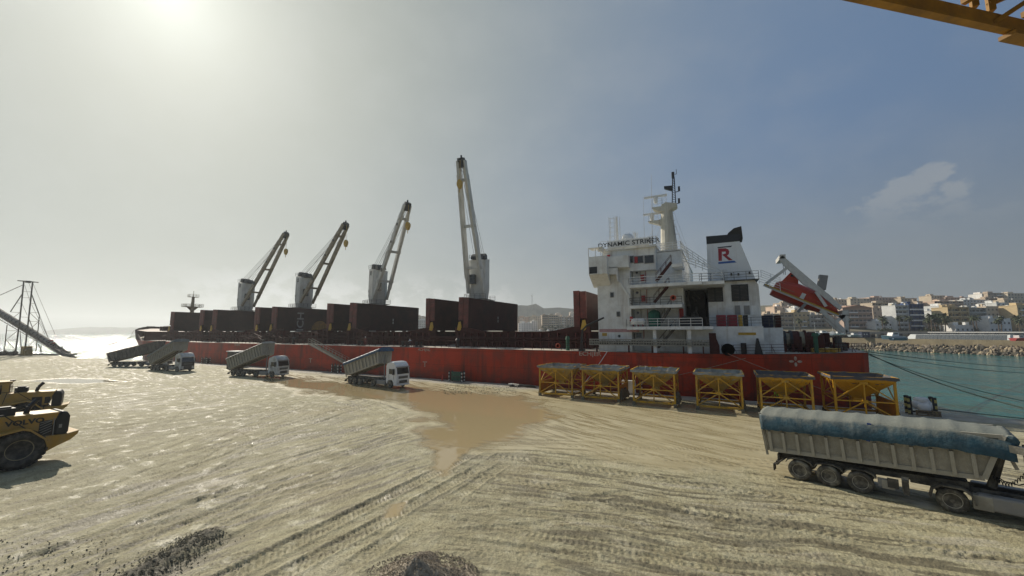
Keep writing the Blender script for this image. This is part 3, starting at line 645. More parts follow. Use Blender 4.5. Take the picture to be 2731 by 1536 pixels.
# hull markings
YH = HY0-.012
def hull_text(s_, u, v, size, m=None, sx=1.1, name='lettering'):
    p_ = py(u, v, YH); return text(s_, size, m or paint_wh2, ship, Matrix.Translation(p_) @ FACE_CAM, name, .006, sx, .012)
paint_wh2 = mat('hull_stencil', (.50, .42, .33), .6, var=.1, dirt=((.30, .06, .03), .5, 3))
hull_text('4CH|5C', 1131, 933, .62, sx=1.35); hull_text('ECH|ER', 1573, 944, .8, sx=1.25); hull_text('T', 1133, 972, 1.35, sx=1.2, name='tug_mark'); hull_text('T', 828, 962, 1.3, sx=1.4, name='tug_mark'); hull_text('2CH|3C', 633, 919, .55, sx=1.35)
fl = MB(); p_ = zc(0, 0, YH); hb = hull_at(3.)
c0 = py(2122, 964, CY-14.9-.15)
for k in range(4):
    a = R(45+90*k-45); fl.v += [(c0.x+.06*math.cos(a)+(.34+.24*math.cos(t_))*math.cos(a)-.14*math.sin(t_)*math.sin(a), c0.y, c0.z+(.34+.24*math.cos(t_))*math.sin(a)+.14*math.sin(t_)*math.cos(a)) for t_ in np.linspace(0, 2*math.pi, 11)[:-1]]
    fl.f.append(tuple(range(k*10, k*10+10)))
fl.build('thruster_mark', paint_wh2, ship, recalc=False)
# ------------------------------------------------------------------ bridge house
def blk(name, m, x0, x1, y0, y1, z0, z1, parent=ship, bev=0): return MB().bb(x0, x1, y0, y1, z0, z1).build(name, m, parent, bev=bev)
YB, YR, YP = 58.2, 59.8, 56.3       # flush block, recessed wall, platform edge
xL = za(166, 1100, YB).x; xM = za(480, 900, YB).x; xA = za(990, 900, YR).x
zD = [DZ, 8.72, 11.6, 14.35, 16.9, 20.0]
acc = MB()
acc.bb(xL, xM, YB, 86.5, DZ, zD[4]-.02)                   # forward flush block
acc.bb(xM+.001, xA, YR, 86.5, DZ, zD[5]-.5)               # recessed part of the tower
acc.build('house_wall', ship_white, ship)
wh = MB(); xW0 = za(215, 420, 59).x; xW1 = za(720, 400, 59).x; 
wh.bb(xW0, xW1, YB+.25, 85, zD[4], 20.15); wh.bb(xW1-.1, za(960, 400, YR).x, YR+.3, 85, zD[4], 19.6)
wheel = wh.build('wheelhouse', ship_white, ship)
ro = MB(); ro.bb(xW0-.3, xW1+.2, YB-.2, 85.5, 20.15, 20.45); ro.bb(xW1+.22, xA+.1, YR, 85.3, 19.6, 19.8); ro.build('wheelhouse_roof', ship_white, ship)
# bridge wing: box over the ship's side, soffit sloping back to the block
a_ = za(70, 455, 56.0); b_ = za(70, 625, 56.0); c_ = za(245, 440, 56.0)
wg = MB(); zs0 = b_.z; zt = a_.z
prof = [(56.0, zs0), (56.0, zt), (YB+.3, zt), (YB+.3, 14.7)]
wg.prism(prof, 'x', a_.x, c_.x); wg.bb(a_.x-.003, c_.x+2.9, 57.0, YB-.01, zs0+.9, zt-.003)
k = za(372, 700, YB); wg.prism([(c_.x, zs0), (c_.x, zs0+1), (k.x, zs0+1), (k.x, k.z), (c_.x+1.0, zs0-.05)], 'y', 57.0, YB-.02)
wgo = wg.build('bridge_wing', ship_white, ship)
blk('vent_grille', black, a_.x+.1, a_.x+1.25, 55.96, 56.0, zs0+.12, zs0+1.1)
MB().bar((k.x, YB-.1, k.z), (xM, YB-.1, za(485, 860, YB).z), .2, .25).build('wing_strut', ship_white, ship)
bw = MB(); bw.rail([(a_.x, 56.05, zt), (a_.x+2.1, 56.05, zt)], 1.3, 1.05, .04, 1); bw.bb(a_.x, a_.x+2.1, 56.0, 58.0, zt+1.3, zt+1.34)
bw.build('wing_awning_frame', ship_white, ship)
sl = MB(); sx0 = a_.x+1.7; sl.tube((sx0, 56.6, zt), (sx0, 56.6, zt+.8), .06, 6); sl.tube((sx0-.3, 56.4, zt+1.1), (sx0+.35, 56.8, zt+1.1), .36, 10); sl.build('searchlight', white_plain, ship)
# platforms: boat deck, second, third
def platform(u0, u1, y, zc_, parent=ship, Y1=YR, th=.42, aft=0):
    xa_, xb_ = za(u0, y, YP).x, za(u1, y, YP).x
    m_ = MB(); m_.bb(xa_, xb_, YP, Y1+.3, zc_-th, zc_)
    return m_.build('deck_platform', ship_white, ship), xa_, xb_
_, xa1, xb1 = platform(440, 1172, 1115, zD[1]+.05)
_, xa2, xb2 = platform(470, 975, 910, zD[2]+.1)
_, xa3, xb3 = platform(460, 1165, 720, zD[3]+.25)
MB().bb(xb3, xb3+.0 + 2.6, YP+.6, 86, zD[3]-.17, zD[3]+.25).bb(xa3+2, xb3, YR+.3, 86, zD[3]-.17, zD[3]+.24).build('deck_platform', ship_white, ship)
MB().bb(xb1, xb1+1.2, YP+.3, 86, zD[1]-.35, zD[1]+.03).build('deck_platform', ship_white, ship)
_, xa4, xb4 = platform(872, 978, 505, zD[4]+.25)
def rails(xa_, xb_, z_, Ya=YP+.06, ret=True, m_=None, h=1.05):
    r_ = MB(); pts = ([(xa_, YB, z_)] if ret else [])+[(xa_, Ya, z_), (xb_, Ya, z_)]; r_.rail(pts, h, 1.45, .03)
    r_.bar((xa_, Ya, z_+h), (xb_, Ya, z_+h), .07, .07)
    return r_.build('railing', m_ or white_plain, ship)
rails(xa1, xb1, zD[1]+.05); rails(xa2, xb2, zD[2]+.1, m_=steel_dark); rails(xa3, xb3, zD[3]+.25)
r_ = MB(); r_.rail([(xb3, YP+.06, zD[3]+.25), (xb3+2.6, YP+.66, zD[3]+.25), (xb3+2.6, 70, zD[3]+.25)], 1.05, 1.4, .03); r_.rail([(xb4, YP, zD[4]+.25), (xb3+2.4, YP+4, zD[3]+1.0)], 1.05, 1.1, .04)
r_.rail([(xW1, YR, 19.8), (xA, YR, 19.8), (xA+.4, 70, 19.8)], 1.05, 1, .03); r_.rail([(xA, YR, 19.4), (xb3+2.4, YR+2, 15.4)], 1.1, 1.0, .04)
r_.build('railing', white_plain, ship)
r_ = MB(); r_.rail([(xW0-.2, YB-.15, 20.45), (za(735, 350, 59).x, YB-.15, 20.45), (za(735, 350, 59).x, 72, 20.45)], 1.15, 1.2, .03); r_.build('railing', white_plain, ship)
# name board
nb0 = za(258, 390, YB-.25); nb1 = za(658, 350, YB-.25)
nb_ = blk('name_board', white_plain, nb0.x, nb1.x, YB-.42, YB-.35, 20.42, 21.46)
text('DYNAMIC STRIKER', .92, black, nb_, Matrix.Translation(((nb0.x+nb1.x)/2, YB-.43, 20.94)) @ FACE_CAM, 'lettering', .006, 1.13, .012)
# windows, doors, lockers on the side
def side(name, m_, x0, y0, x1, y1, Y, d=.06, parent=ship, frame=None):
    a = za(x0, y0, Y); b = za(x1, y1, Y)
    o_ = blk(name, m_, a.x, b.x, Y-d, Y, a.z, b.z, parent)
    if frame:
        f_ = MB(); w_ = .07
        for (p, q_) in (((a.x-w_, b.z-w_), (b.x+w_, b.z)), ((a.x-w_, a.z), (b.x+w_, a.z+w_)), ((a.x-w_, b.z), (a.x, a.z)), ((b.x, b.z), (b.x+w_, a.z))): f_.bb(p[0], q_[0], Y-d-.03, Y, p[1], q_[1])
        f_.build('window_frame', frame, o_)
    return o_
for x0, x1 in ((372, 425), (437, 505), (513, 598), (614, 700)): side('bridge_window', glass, x0, 452+(-20 if x1 > 650 else 0)*.4, x1, 508, YB+.25, .05, frame=grey_metal)
side('curtain', red_paint, 515, 452, 546, 510, YB+.18, .02); side('life_ring', red_paint, 248, 436, 282, 486, YB-.02, .12)
side('window', glass, 284, 800, 312, 840, YB, .05, frame=grey_metal); side('window', glass, 346, 985, 374, 1026, YB, .05, frame=grey_metal)
for (x0, y0, x1, y1) in ((500, 578, 572, 690), (508, 770, 575, 885), (515, 965, 580, 1090)):
    d_ = side('door', ship_white, x0, y0, x1, y1, YR, .08, frame=grey_metal); pc = za((x0+x1)/2, y0+28, YR-.1); MB().tube((pc.x, YR-.13, pc.z), (pc.x, YR-.07, pc.z), .2, 12).build('porthole', glass, d_)
for (x0, y0, x1, y1) in ((575, 628, 612, 684), (584, 828, 622, 884), (472, 1030, 502, 1080)): side('fire_locker', red_paint, x0, y0, x1, y1, YR-.3 if x0 > 500 else 57.2, .25)
side('red_cage', red_paint, 945, 940, 995, 1085, YR-.02, .05)
# grating behind the boat deck rail
gt = MB(); ga = za(725, 920, YR-.7); gb = za(930, 1090, YR-.7)
for x in np.linspace(ga.x, gb.x, 17): gt.bb(x-.035, x+.035, YR-.75, YR-.68, gb.z, ga.z)
gt.build('grating', white_plain, ship)
# stairways
def stair(p, q, w=.75, m_=dark_red, n_=12):
    s_ = MB(); p = Vector(p); q = Vector(q)
    for k_ in (-w/2, w/2): s_.bar(p+Vector((0, k_, 0)), q+Vector((0, k_, 0)), .07, .28)
    for i in range(n_): o = p.lerp(q, (i+.5)/n_); s_.box(o, (.28, w, .05))
    for k_ in (-w/2, w/2):
        s_.bar(p+Vector((0, k_, 1)), q+Vector((0, k_, 1)), .05)
        for f in (0, .33, .66, 1): o = p.lerp(q, f)+Vector((0, k_, 0)); s_.bar(o, o+Vector((0, 0, 1)), .04)
    return s_.build('stairway', m_, ship)
for (x0, y0, x1, y1) in ((725, 690, 870, 505), (705, 895, 850, 722), (775, 1085, 870, 925), (745, 1330, 910, 1135)):
    a = za(x0, y0, YP+1.2); b = za(x1, y1, YP+1.2); stair(a, b, m_=steel_dark if y0 > 1000 else dark_red)
# pillars under the boat deck, deck house openings
for x in (712, 1045): o = za(x, 1200, YP+.5); blk('pillar', ship_white, o.x-.22, o.x+.22, YP+.3, YP+.75, DZ, 8.3)
side('opening', black, 440, 1188, 522, 1300, YR-.01, .03); side('window', glass, 532, 1188, 586, 1232, YR, .06); side('notice_board', yellow_paint, 203, 1187, 250, 1216, YB, .04)
o = za(368, 1218, YB); MB().tube((o.x, YB-.05, o.z), (o.x, YB, o.z), .2, 14).build('porthole', glass, ship)
side('painted_band', mat('faded_pink', (.42, .24, .24), .6), 175, 1150, 560, 1180, YB, .012)
# red pipes
pp = MB()
for x, y0, y1 in ((622, 450, 700), (632, 735, 900), (640, 930, 1100), (605, 1135, 1240), (430, 1160, 1190)): pp.tube(za(x, y0, YR-.15), za(x, y1, YR-.15), .045, 5)
pp.build('fire_main', red_paint, ship)
# near-black block in the recess between house and casing: machinery seen through the gap
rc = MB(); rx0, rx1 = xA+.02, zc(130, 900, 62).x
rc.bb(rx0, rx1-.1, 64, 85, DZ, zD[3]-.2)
rc.build('casing_recess', mat('near_black_steel', (.035, .033, .03), .8, var=.4, scale=1), ship)
for i in range(16):
    x = rng.uniform(rx0+.2, rx1-.2); z_ = rng.uniform(DZ, 13); 
    (MB().tube((x, 62.5, z_), (x+rng.uniform(-1, 1), 62.8, z_+rng.uniform(.5, 2.5)), rng.uniform(.06, .25), 8)).build('exhaust_pipe', steel_dark, ship)
rf = MB(); o = za(1065, 1050, 58); rf.bb(o.x-1.5, o.x+1.3, 57.8, 60.5, zD[1]+.05, zD[1]+1.1); rf.bb(o.x-1.2, o.x+1.1, 58, 60, zD[1]+1.1, zD[1]+1.4); rf.build('rescue_boat_cradle', black, ship)
# lower house aft, painted white wall beneath the casing
YC = 58.6; a = zc(165, 1050, YC); b = zc(745, 1050, YC)
blk('deckhouse_wall', ship_white, za(1010, 1200, YC).x, b.x, YC, 86, DZ, 8.75)
blk('deckhouse_wall', ship_white, b.x+.01, zc(955, 1080, 62).x, 62.0, 84, DZ, 8.6)
# engine casing and funnel
YK = 61.5; ca = zc(150, 700, YK); cb_ = zc(700, 700, YK)
cs_ = MB(); zt_ = zc(400, 605, YK).z; cs_.add([], []); cs_.prism([(ca.x, 8.7), (ca.x, zt_), (cb_.x-.4, zt_), (cb_.x, zt_-.6), (cb_.x+.1, 8.7)], 'y', YK, 82); cs_.build('engine_casing', ship_white, ship)
YF = 64.5; f0 = zc(152, 610, YF); f1 = zc(640, 525, YF); f2 = zc(495, 178, YF); f3 = zc(140, 206, YF); ztop = zc(136, 122, YF).z; zblk = f3.z
xr = lambda z_: f2.x+(f1.x-f2.x)*(z_-f2.z)/(f1.z-f2.z)
fn = MB(); fn.prism([(f0.x, zt_), (f3.x, zblk), (xr(zblk), zblk), (xr(zt_), zt_)], 'y', YF, YF+11); fno = fn.build('funnel', funnel_white, ship)
MB().prism([(f3.x-.02, zblk), (f3.x-.02, ztop), (xr(ztop)+.25, ztop-.1), (xr(ztop)+.45, zblk+.9), (xr(zblk)+.02, zblk)], 'y', YF-.03, YF+11.03).build('funnel_top', black, fno)
uq = zc(330, 118, YF+4); MB().prism([(uq.x, ztop-.2), (uq.x+.5, ztop+.85), (uq.x+1.3, ztop+1.5), (uq.x+2.3, ztop+1.7), (uq.x+2.4, ztop-.2)], 'y', YF+3, YF+6).build('exhaust_cowl', mat('soot', (.03, .028, .022), .9), fno)
# company mark: red R, bar above, blue bar below (polygons)
def zf(x, y): p_ = zc(x, y, YF-.02); return (p_.x, p_.z)
mk = MB(); mk.prism([zf(*p_) for p_ in [(262, 252), (345, 250), (372, 262), (382, 285), (378, 312), (358, 330), (420, 376), (378, 380), (305, 318), (345, 305), (343, 285), (303, 287), (303, 384), (267, 386)]], 'y', YF-.02, YF-.005)
mk.build('letter_mark', mat('mark_red', (.33, .012, .025), .5), fno)
MB().prism([zf(*p_) for p_ in [(256, 238), (412, 222), (402, 236), (258, 248)]], 'y', YF-.02, YF-.005).build('black_bar', black, fno)
MB().prism([zf(*p_) for p_ in [(265, 398), (435, 382), (462, 402), (265, 418)]], 'y', YF-.02, YF-.005).build('blue_bar', blue_paint, fno)
def cas(name, m_, x0, y0, x1, y1, Y, d=.05, parent=ship): a = zc(x0, y0, Y); b = zc(x1, y1, Y); return blk(name, m_, a.x, b.x, Y-d, Y, a.z, b.z, parent)
for x0, x1, y0, y1 in ((142, 320, 655, 822), (400, 595, 643, 815)):
    lo = cas('louvre_frame', black, x0, y0, x1, y1, YK, .08); a = zc(x0, y0, YK); b = zc(x1, y1, YK); nsl = 12
    s_ = MB(); s_.bar((a.x+.08, YK-.13, 0), (a.x+.08+(b.x-a.x)/2-.2, YK-.13, 0), .04, .07)
    pr_ = s_.build('slat', steel_dark, lo)
    for i in range(nsl):
        for k_ in (0, 1):
            c_2 = pr_ if i == 0 and k_ == 0 else copy_obj(pr_, lo)
            c_2.location = (k_*(b.x-a.x)/2, 0, b.z+.12+(a.z-b.z-.2)*i/(nsl-1))
for x0, x1, m_ in ((368, 428, ship_white), (440, 503, grey_metal), (537, 606, grey_metal), (612, 680, ship_white)): cas('casing_door', m_, x0, 866, x1, 962, YK, .09)
cas('funnel_door', ship_white, 280, 482, 370, 600, YF, .08, fno); cas('door', ship_white, 268, 890, 345, 975, YK, .07); cas('hazard_sign', yellow_paint, 478, 1154, 670, 1182, YC, .03)
for x, y in ((405, 530), (480, 530), (600, 515)): cas('vent_box', steel_dark, x-10, y-12, x+10, y+12, YF, .25, fno)
rr = MB(); a = zc(118, 615, YF-2); b = zc(690, 600, YF-2); rr.bb(a.x, b.x, YK-.6, YF-.05, zt_, zt_+.12); rr.rail([(a.x-.6, YK-.5, zt_+.1), (b.x, YK-.5, zt_+.1)], 1.1, 1.4, .028)
rr.rail([(zc(140, 1050, YC).x, YC+.1, 8.8), (zc(745, 1050, YC).x, YC+.1, 8.8), (zc(940, 1050, 62).x, 62, 8.8)], 1.1, 1.4, .028); rr.build('railing', steel_dark, ship)
wl_ = [(240, 350, mat('crate_red', (.22, .015, .03), .6)), (356, 470, mat('crate_red', (.22, .015, .03), .6)), (478, 526, yellow_paint), (530, 585, black), (722, 850, mat('tarp_navy', (.012, .016, .04), .7)), (870, 932, dark_red)]
for x0, x1, m_ in wl_: a = zc(x0, 968, YC+.8); b = zc(x1, 1048, YC+.8); blk('deck_crate', m_, a.x, b.x, YC+.5, YC+1.6, 8.76, a.z, bev=.05) if x0 < 700 else blk('deck_crate', m_, zc(x0, 968, 62.6).x, zc(x1, 968, 62.6).x, 62.5, 64, 8.62, zc(x0, 970, 62.6).z, bev=.05)
# bridge roof kit: radar mast
YM = 70.0
ms = MB(); p0 = zm(440, 1180, YM); p1 = zm(395, 650, YM); p2 = zm(392, 545, YM)
ms.tube((p0.x, YM, 19.8), (p1.x+.1, YM, p1.z), 1.5, 14, .95); ms.tube((p1.x+.1, YM, p1.z), (p2.x+.1, YM, p2.z), .95, 14, .85)
ms.prism([(zm(210, 600, YM).x, zm(210, 605, YM).z), (zm(215, 625, YM).x, zm(215, 622, YM).z), (zm(335, 650, YM).x, zm(335, 660, YM).z), (zm(430, 650, YM).x, zm(430, 655, YM).z), (zm(545, 580, YM).x, zm(545, 585, YM).z), (zm(545, 545, YM).x, zm(545, 545, YM).z), (zm(390, 530, YM).x, zm(390, 535, YM).z), (zm(340, 575, YM).x, zm(340, 590, YM).z)], 'y', YM-.95, YM+.95)
ms.prism([(zm(152, 785, YM).x, zm(152, 785, YM).z), (zm(155, 797, YM).x, zm(155, 797, YM).z), (zm(300, 830, YM).x, zm(300, 830, YM).z), (zm(350, 860, YM).x, zm(350, 860, YM).z), (zm(350, 755, YM).x, zm(350, 755, YM).z), (zm(290, 770, YM).x, zm(290, 770, YM).z)], 'y', YM-.6, YM+.6)
ms.build('radar_mast', mat('mast_cream', (.50, .48, .40), .6, var=.1, scale=.5, streak=((.25, .17, .08), .5, 1.5)), ship)
rd = MB()
for (xa_, xb_, y_, yc) in ((95, 410, 457, 500), (82, 318, 690, 718)):
    a = zm(xa_, y_, YM); b = zm(xb_, y_, YM); rd.bb(a.x, b.x, YM-.15, YM+.15, a.z-.18, a.z+.15); cx_ = a.x+(b.x-a.x)*.5; rd.tube((cx_, YM, a.z-.2), (cx_, YM, a.z-1.2), .38, 10, .3)
rd.build('radar_scanner', white_plain, ship)
tm_ = MB(); a = zm(480, 540, YM); b = zm(486, 110, YM); c_ = zm(530, 540, YM); d_ = zm(508, 170, YM)
tm_.bar((a.x, YM, a.z), (b.x, YM, b.z), .14); tm_.bar((c_.x, YM, c_.z), (d_.x, YM, d_.z), .14)
for f in np.linspace(0, .95, 13): tm_.bar(Vector((a.x, YM, a.z)).lerp(Vector((b.x, YM, b.z)), f), Vector((c_.x, YM, c_.z)).lerp(Vector((d_.x, YM, d_.z)), f), .07)
e1, e2 = zm(370, 308, YM), zm(478, 290, YM); tm_.prism([(e1.x, e1.z-.3), (e1.x, e1.z+.1), (e2.x, e2.z), (e2.x, e2.z-.9)], 'y', YM-.3, YM+.3)
for y_ in (345, 510): a = zm(525, y_+30, YM); b = zm(575, y_+15, YM); tm_.bar((a.x, YM, a.z), (b.x, YM, b.z), .1); tm_.tube((b.x, YM, b.z), (b.x, YM, b.z+.8), .18, 6)
a = zm(515, 128, YM); b = zm(535, 60, YM); tm_.bar((a.x, YM, a.z), (b.x, YM, a.z), .08); tm_.bar((b.x, YM, a.z), (b.x, YM, b.z), .08); tm_.tube((zm(490, 150, YM).x, YM, zm(490, 180, YM).z), (zm(490, 150, YM).x, YM, zm(490, 100, YM).z), .25, 6)
tm_.build('signal_mast', black, ship)
an = MB()
for (x0, y0, x1, y1, r_) in ((205, 1130, 190, 130, .05), (98, 1080, 80, 430, .035), (397, 520, 390, 340, .02), (600, 1150, 575, 920, .02)): a = zm(x0, y0, 66); b = zm(x1, y1, 66); an.tube((a.x, 66, 20), (b.x, 66, b.z), r_, 5, r_*.5)
a = zm(210, 1130, 66); an.tube((a.x, 66, 20), (a.x, 66, zm(210, 980, 66).z), .13, 6)
for (x0, y0, x1, y1) in ((430, 640, 760, 1380), (470, 560, 790, 1420), (520, 800, 640, 1200), (250, 1060, 320, 840), (140, 1010, 330, 760)): a = zm(x0, y0, YM); b = zm(x1, y1, 62); an.tube(a, b, .018, 4)
ldp = [zm(455, 625, YM), zm(545, 1075, YM-1)]; an.bar(ldp[0], ldp[1], .09)
for f in (.1, .32, .52, .74): o = ldp[0].lerp(ldp[1], f); an.bar(o-Vector((.5, 0, 0)), o+Vector((.45, 0, 0)), .05)
an.build('antenna', grey_metal, ship)
rl = MB(); rl.rail([zm(212, 590, YM-.9), zm(340, 555, YM-.9), zm(400, 530, YM-.9)], 1.3, 1, .025); rl.rail([zm(155, 785, YM-.6), zm(290, 765, YM-.6)], 1.1, 1, .025); rl.build('railing', white_plain, ship)
# ladder towers, dome, lamp box on the roof
for (x0, x1, y0, Y_) in ((268, 345, 70, 61.5), (455, 520, 215, 68)):
    t_ = MB(); a = za(x0, y0, Y_); b = za(x1, y0, Y_)
    for X_ in (a.x, a.x+.8, b.x-.15, b.x+.25): t_.bar((X_, Y_, 20.2), (X_ if X_ < b.x+.2 else X_-.25, Y_, a.z), .07); t_.bar((X_, Y_+.8, 20.2), (X_, Y_+.8, a.z), .07)
    t_.bar((a.x+1.15, Y_+.3, 20.2), (a.x+1.15, Y_+.3, a.z-.2), .22)
    for z_ in np.arange(20.8, a.z, .75): t_.bar((a.x, Y_, z_), (a.x+.8, Y_, z_), .05); t_.bar((b.x-.15, Y_, z_), (b.x+.2, Y_, z_), .05)
    t_.build('ladder_tower', white_plain, ship)
o = za(449, 300, 62); MB().lathe([(.2, -1.0), (.85, -.9), (1.0, -.1), (.92, .5), (.6, .95), (.05, 1.1)], (o.x, 62, o.z+.1), n=18).build('satellite_dome', white_plain, ship, smooth=True)
o = za(652, 300, 61); MB().bb(o.x-.35, o.x+.35, 60.7, 61.3, o.z-.4, o.z+.5).tube((o.x, 61, 20.3), (o.x, 61, o.z-.3), .06).build('lamp_box', grey_metal, ship)
# stern gear: mooring winches, bollards, green vent, stowed yellow gear
zs = DZ+.25
def zq(x, y, Y): return py(2020+x/8.587, 820+y/8.587, Y)
wn2 = MB(); 
for (x0, x1, r_, Y_, m_) in ((590, 640, 1.15, 63, black), (640, 730, .85, 63, rope_mat), (730, 790, 1.2, 63, black), (795, 940, 1.1, 63, dark_red), (960, 1060, 1.0, 63, rope_mat), (1060, 1110, 1.2, 63, dark_red), (1120, 1250, .9, 63, dark_red), (490, 590, .45, 63, dark_red)):
    a = zq(x0, 730, Y_); b = zq(x1, 730, Y_); MB().tube((a.x, Y_, a.z), (b.x, Y_, a.z), r_, 16).build('winch_drum', m_, ship)
for x in (600, 780, 950, 1110): a = zq(x, 700, 63); MB().bb(a.x-.15, a.x+.15, 62, 64.2, zs, a.z+.2).build('winch_frame', dark_red, ship)
a = zq(600, 560, 64.5); b = zq(940, 600, 64.5); MB().prism([(a.x, a.z-.6), (a.x+.2, a.z), (b.x, a.z-.15), (b.x, a.z-.9)], 'y', 63.5, 66).build('winch_cover', mat('faded_red_cloth', (.22, .04, .03), .8, dirt=((.4, .35, .3), .3, 2)), ship)
gv = MB(); a = zq(1345, 900, 60.5); t_ = zq(1345, 600, 60.5); gv.tube((a.x, 60.5, zs), (a.x, 60.5, t_.z-.2), .24, 10); gv.tube((a.x, 60.5, t_.z-.3), (a.x, 60.5, t_.z+.1), .4, 12, .3); gv.build('vent', green_paint, ship)
for (x0, x1, y0, y1, m_) in ((1440, 1560, 955, 1020, yellow_paint), (1565, 1720, 935, 990, yellow_paint), (1700, 1880, 860, 940, yellow_paint), (1270, 1330, 950, 1010, yellow_paint)): a = zq(x0, y0, 61.6); b = zq(x1, y1, 61.6); MB().bar((a.x, 61.4, zs+.25), (b.x, 62.2, zs+.35), .5, .4).build('stowed_beam', m_, ship)
for i in range(60):
    x = rng.uniform(zq(600, 900, 62).x, zq(2250, 900, 62).x); y_ = rng.uniform(62, 78); hh_ = rng.uniform(.4, 2.6)
    (MB().tube((x, y_, zs), (x, y_, zs+hh_), rng.uniform(.12, .45), 8) if rng.random() < .5 else MB().bb(x, x+rng.uniform(.3, 1.4), y_, y_+1, zs, zs+hh_)).build(rng.choice(['mooring_bollard', 'deck_locker']), rng.choice([dark_red, dark_red, black, steel_dark, dark_red]), ship)
for (x0, x1, h_) in ((508, 566, 1.4), (650, 740, 2.0)): a = zc(x0, 1300, 57.6); b = zc(x1, 1300, 57.6); MB().prism([(a.x, DZ), (a.x+(.3 if x0 > 600 else 0), DZ+h_), (b.x-(.4 if x0 > 600 else 0), DZ+h_), (b.x, DZ)], 'y', 57.4, 58.3).build('fairlead_stand', black, ship)
a = zc(165, 1210, 56.9); b = zc(272, 1210, 56.9); MB().prism([(a.x, DZ), (a.x, 7.9), (a.x+.8, 7.9), (b.x-.3, 7.2), (b.x, 6.3), (b.x, DZ)], 'y', 56.8, 57.1).build('rudder_shaped_plate', dark_red, ship)
a = zc(367, 1325, 56.5); MB().lathe([(.75, -.12), (.75, .12), (.45, .12), (.45, -.12), (.75, -.12)], (a.x, 56.3, DZ+.6), 'y', 18).build('panama_fairlead', black, ship)
rebase(ship, (-90, CY, -2))
# ------------------------------------------------------------------ lifeboat and its launching ramp at the stern
def zl(x, y, Y): return py(2040+x/6.038, 660+y/6.038, Y)
def P2(x, y, Y=70.): p_ = zl(x, y, Y); return (p_.x, p_.z)
ramp = thing('lifeboat_ramp', 'white steel free-fall ramp and davit arm over the ship stern holding the lifeboat', 'boat ramp')
white_st = mat('ramp_white', (.58, .57, .53), .5, var=.08, streak=((.3, .24, .16), .4, 1.5))
def beamxy(m_, a, b, w, Y, d): 
    A = Vector((*P2(*a, Y=Y)[:1], Y, P2(*a, Y=Y)[1])); B = Vector((P2(*b, Y=Y)[0], Y, P2(*b, Y=Y)[1])); return m_.bar(A, B, d, w)
for Y_, nm in ((68.6, 0), (73.2, 1)):
    m_ = MB(); beamxy(m_, (-20, 600), (1215, 1110), .36, Y_, .3); m_.build('launch_rail', white_st, ramp)
    m_ = MB(); beamxy(m_, (0, 592), (1190, 1082), .16, Y_-.15, .2); m_.build('rail_edge', yellow_paint, ramp)
    m_ = MB(); beamxy(m_, (900, 1010), (1310, 1370), .5, Y_-.1, .3); beamxy(m_, (980, 1150), (1230, 1375), .4, Y_, .3); beamxy(m_, (1310, 1100), (1320, 1375), .5, Y_, .35); beamxy(m_, (1140, 1200), (1290, 1080), .4, Y_, .3); beamxy(m_, (1220, 1080), (1330, 1190), .7, Y_, .3); m_.build('stern_frame', white_st, ramp)
    m_ = MB(); beamxy(m_, (820, 710), (985, 950), .35, Y_-.3, .25); m_.build('strut', white_st, ramp)
    m_ = MB(); beamxy(m_, (20, 580), (410, 290), .38, Y_, .3); m_.build('strut', white_st, ramp)
    m_ = MB(); pts = [P2(225, 180, Y_), P2(285, 130, Y_), P2(320, 165, Y_), P2(830, 600, Y_), P2(1080, 800, Y_), P2(1240, 970, Y_), P2(1200, 1010, Y_), P2(1000, 850, Y_), P2(800, 690, Y_), P2(620, 600, Y_), P2(390, 370, Y_), P2(300, 290, Y_)]
    m_.prism(pts, 'y', Y_-.2, Y_+.2); m_.build('davit_arm', white_st, ramp)
m_ = MB(); 
for x, y in ((250, 190), (1215, 1060)): a = P2(x, y, 71); m_.bb(a[0]-.35, a[0]+.35, 68.4, 73.4, a[1]-.3, a[1]+.3)
m_.build('cross_beam', white_st, ramp)
a = P2(900, 610, 70); MB().xf(Matrix()).bar((a[0]-.2, 69, a[1]-.7), (a[0]+.2, 69, a[1]+1.3), .95, .9).build('davit_box', grey_metal, ramp)
m_ = MB()
for x0, y0, x1, y1 in ((530, 1040, 660, 900), ): beamxy(m_, (x0, y0), (x1, y1), .35, 68.4, .3)
m_.build('prop_leg', grey_metal, ramp)
m_ = MB(); m_.rail([zl(-90, 580, 67.5), zl(250, 700, 67.5)], 1.1, 1.2, .03); m_.rail([zl(-60, 470, 74), zl(250, 600, 74)], 1.1, 1.2, .03); m_.build('railing', white_plain, ramp)
MB().path([zl(290, 235, 70), zl(305, 440, 70)], .035, 5).path([zl(318, 235, 71), zl(332, 440, 71)], .035, 5).build('fall_rope', steel_dark, ramp)
rebase(ramp, (9, 71, 5.5))
lb = thing('lifeboat', 'enclosed red-orange free-fall lifeboat lying nose down on the white stern ramp', 'lifeboat')
lred = mat('lifeboat_red', (.50, .05, .018), .45, var=.1, scale=.6, streak=((.22, .03, .02), .4, 1))
A = Vector((P2(95, 735)[0], 0, P2(95, 735)[1])); B = Vector((P2(1150, 1150)[0], 0, P2(1150, 1150)[1])); dL = (B-A); LL = dL.length; ang_ = math.atan2(dL.z, dL.x)
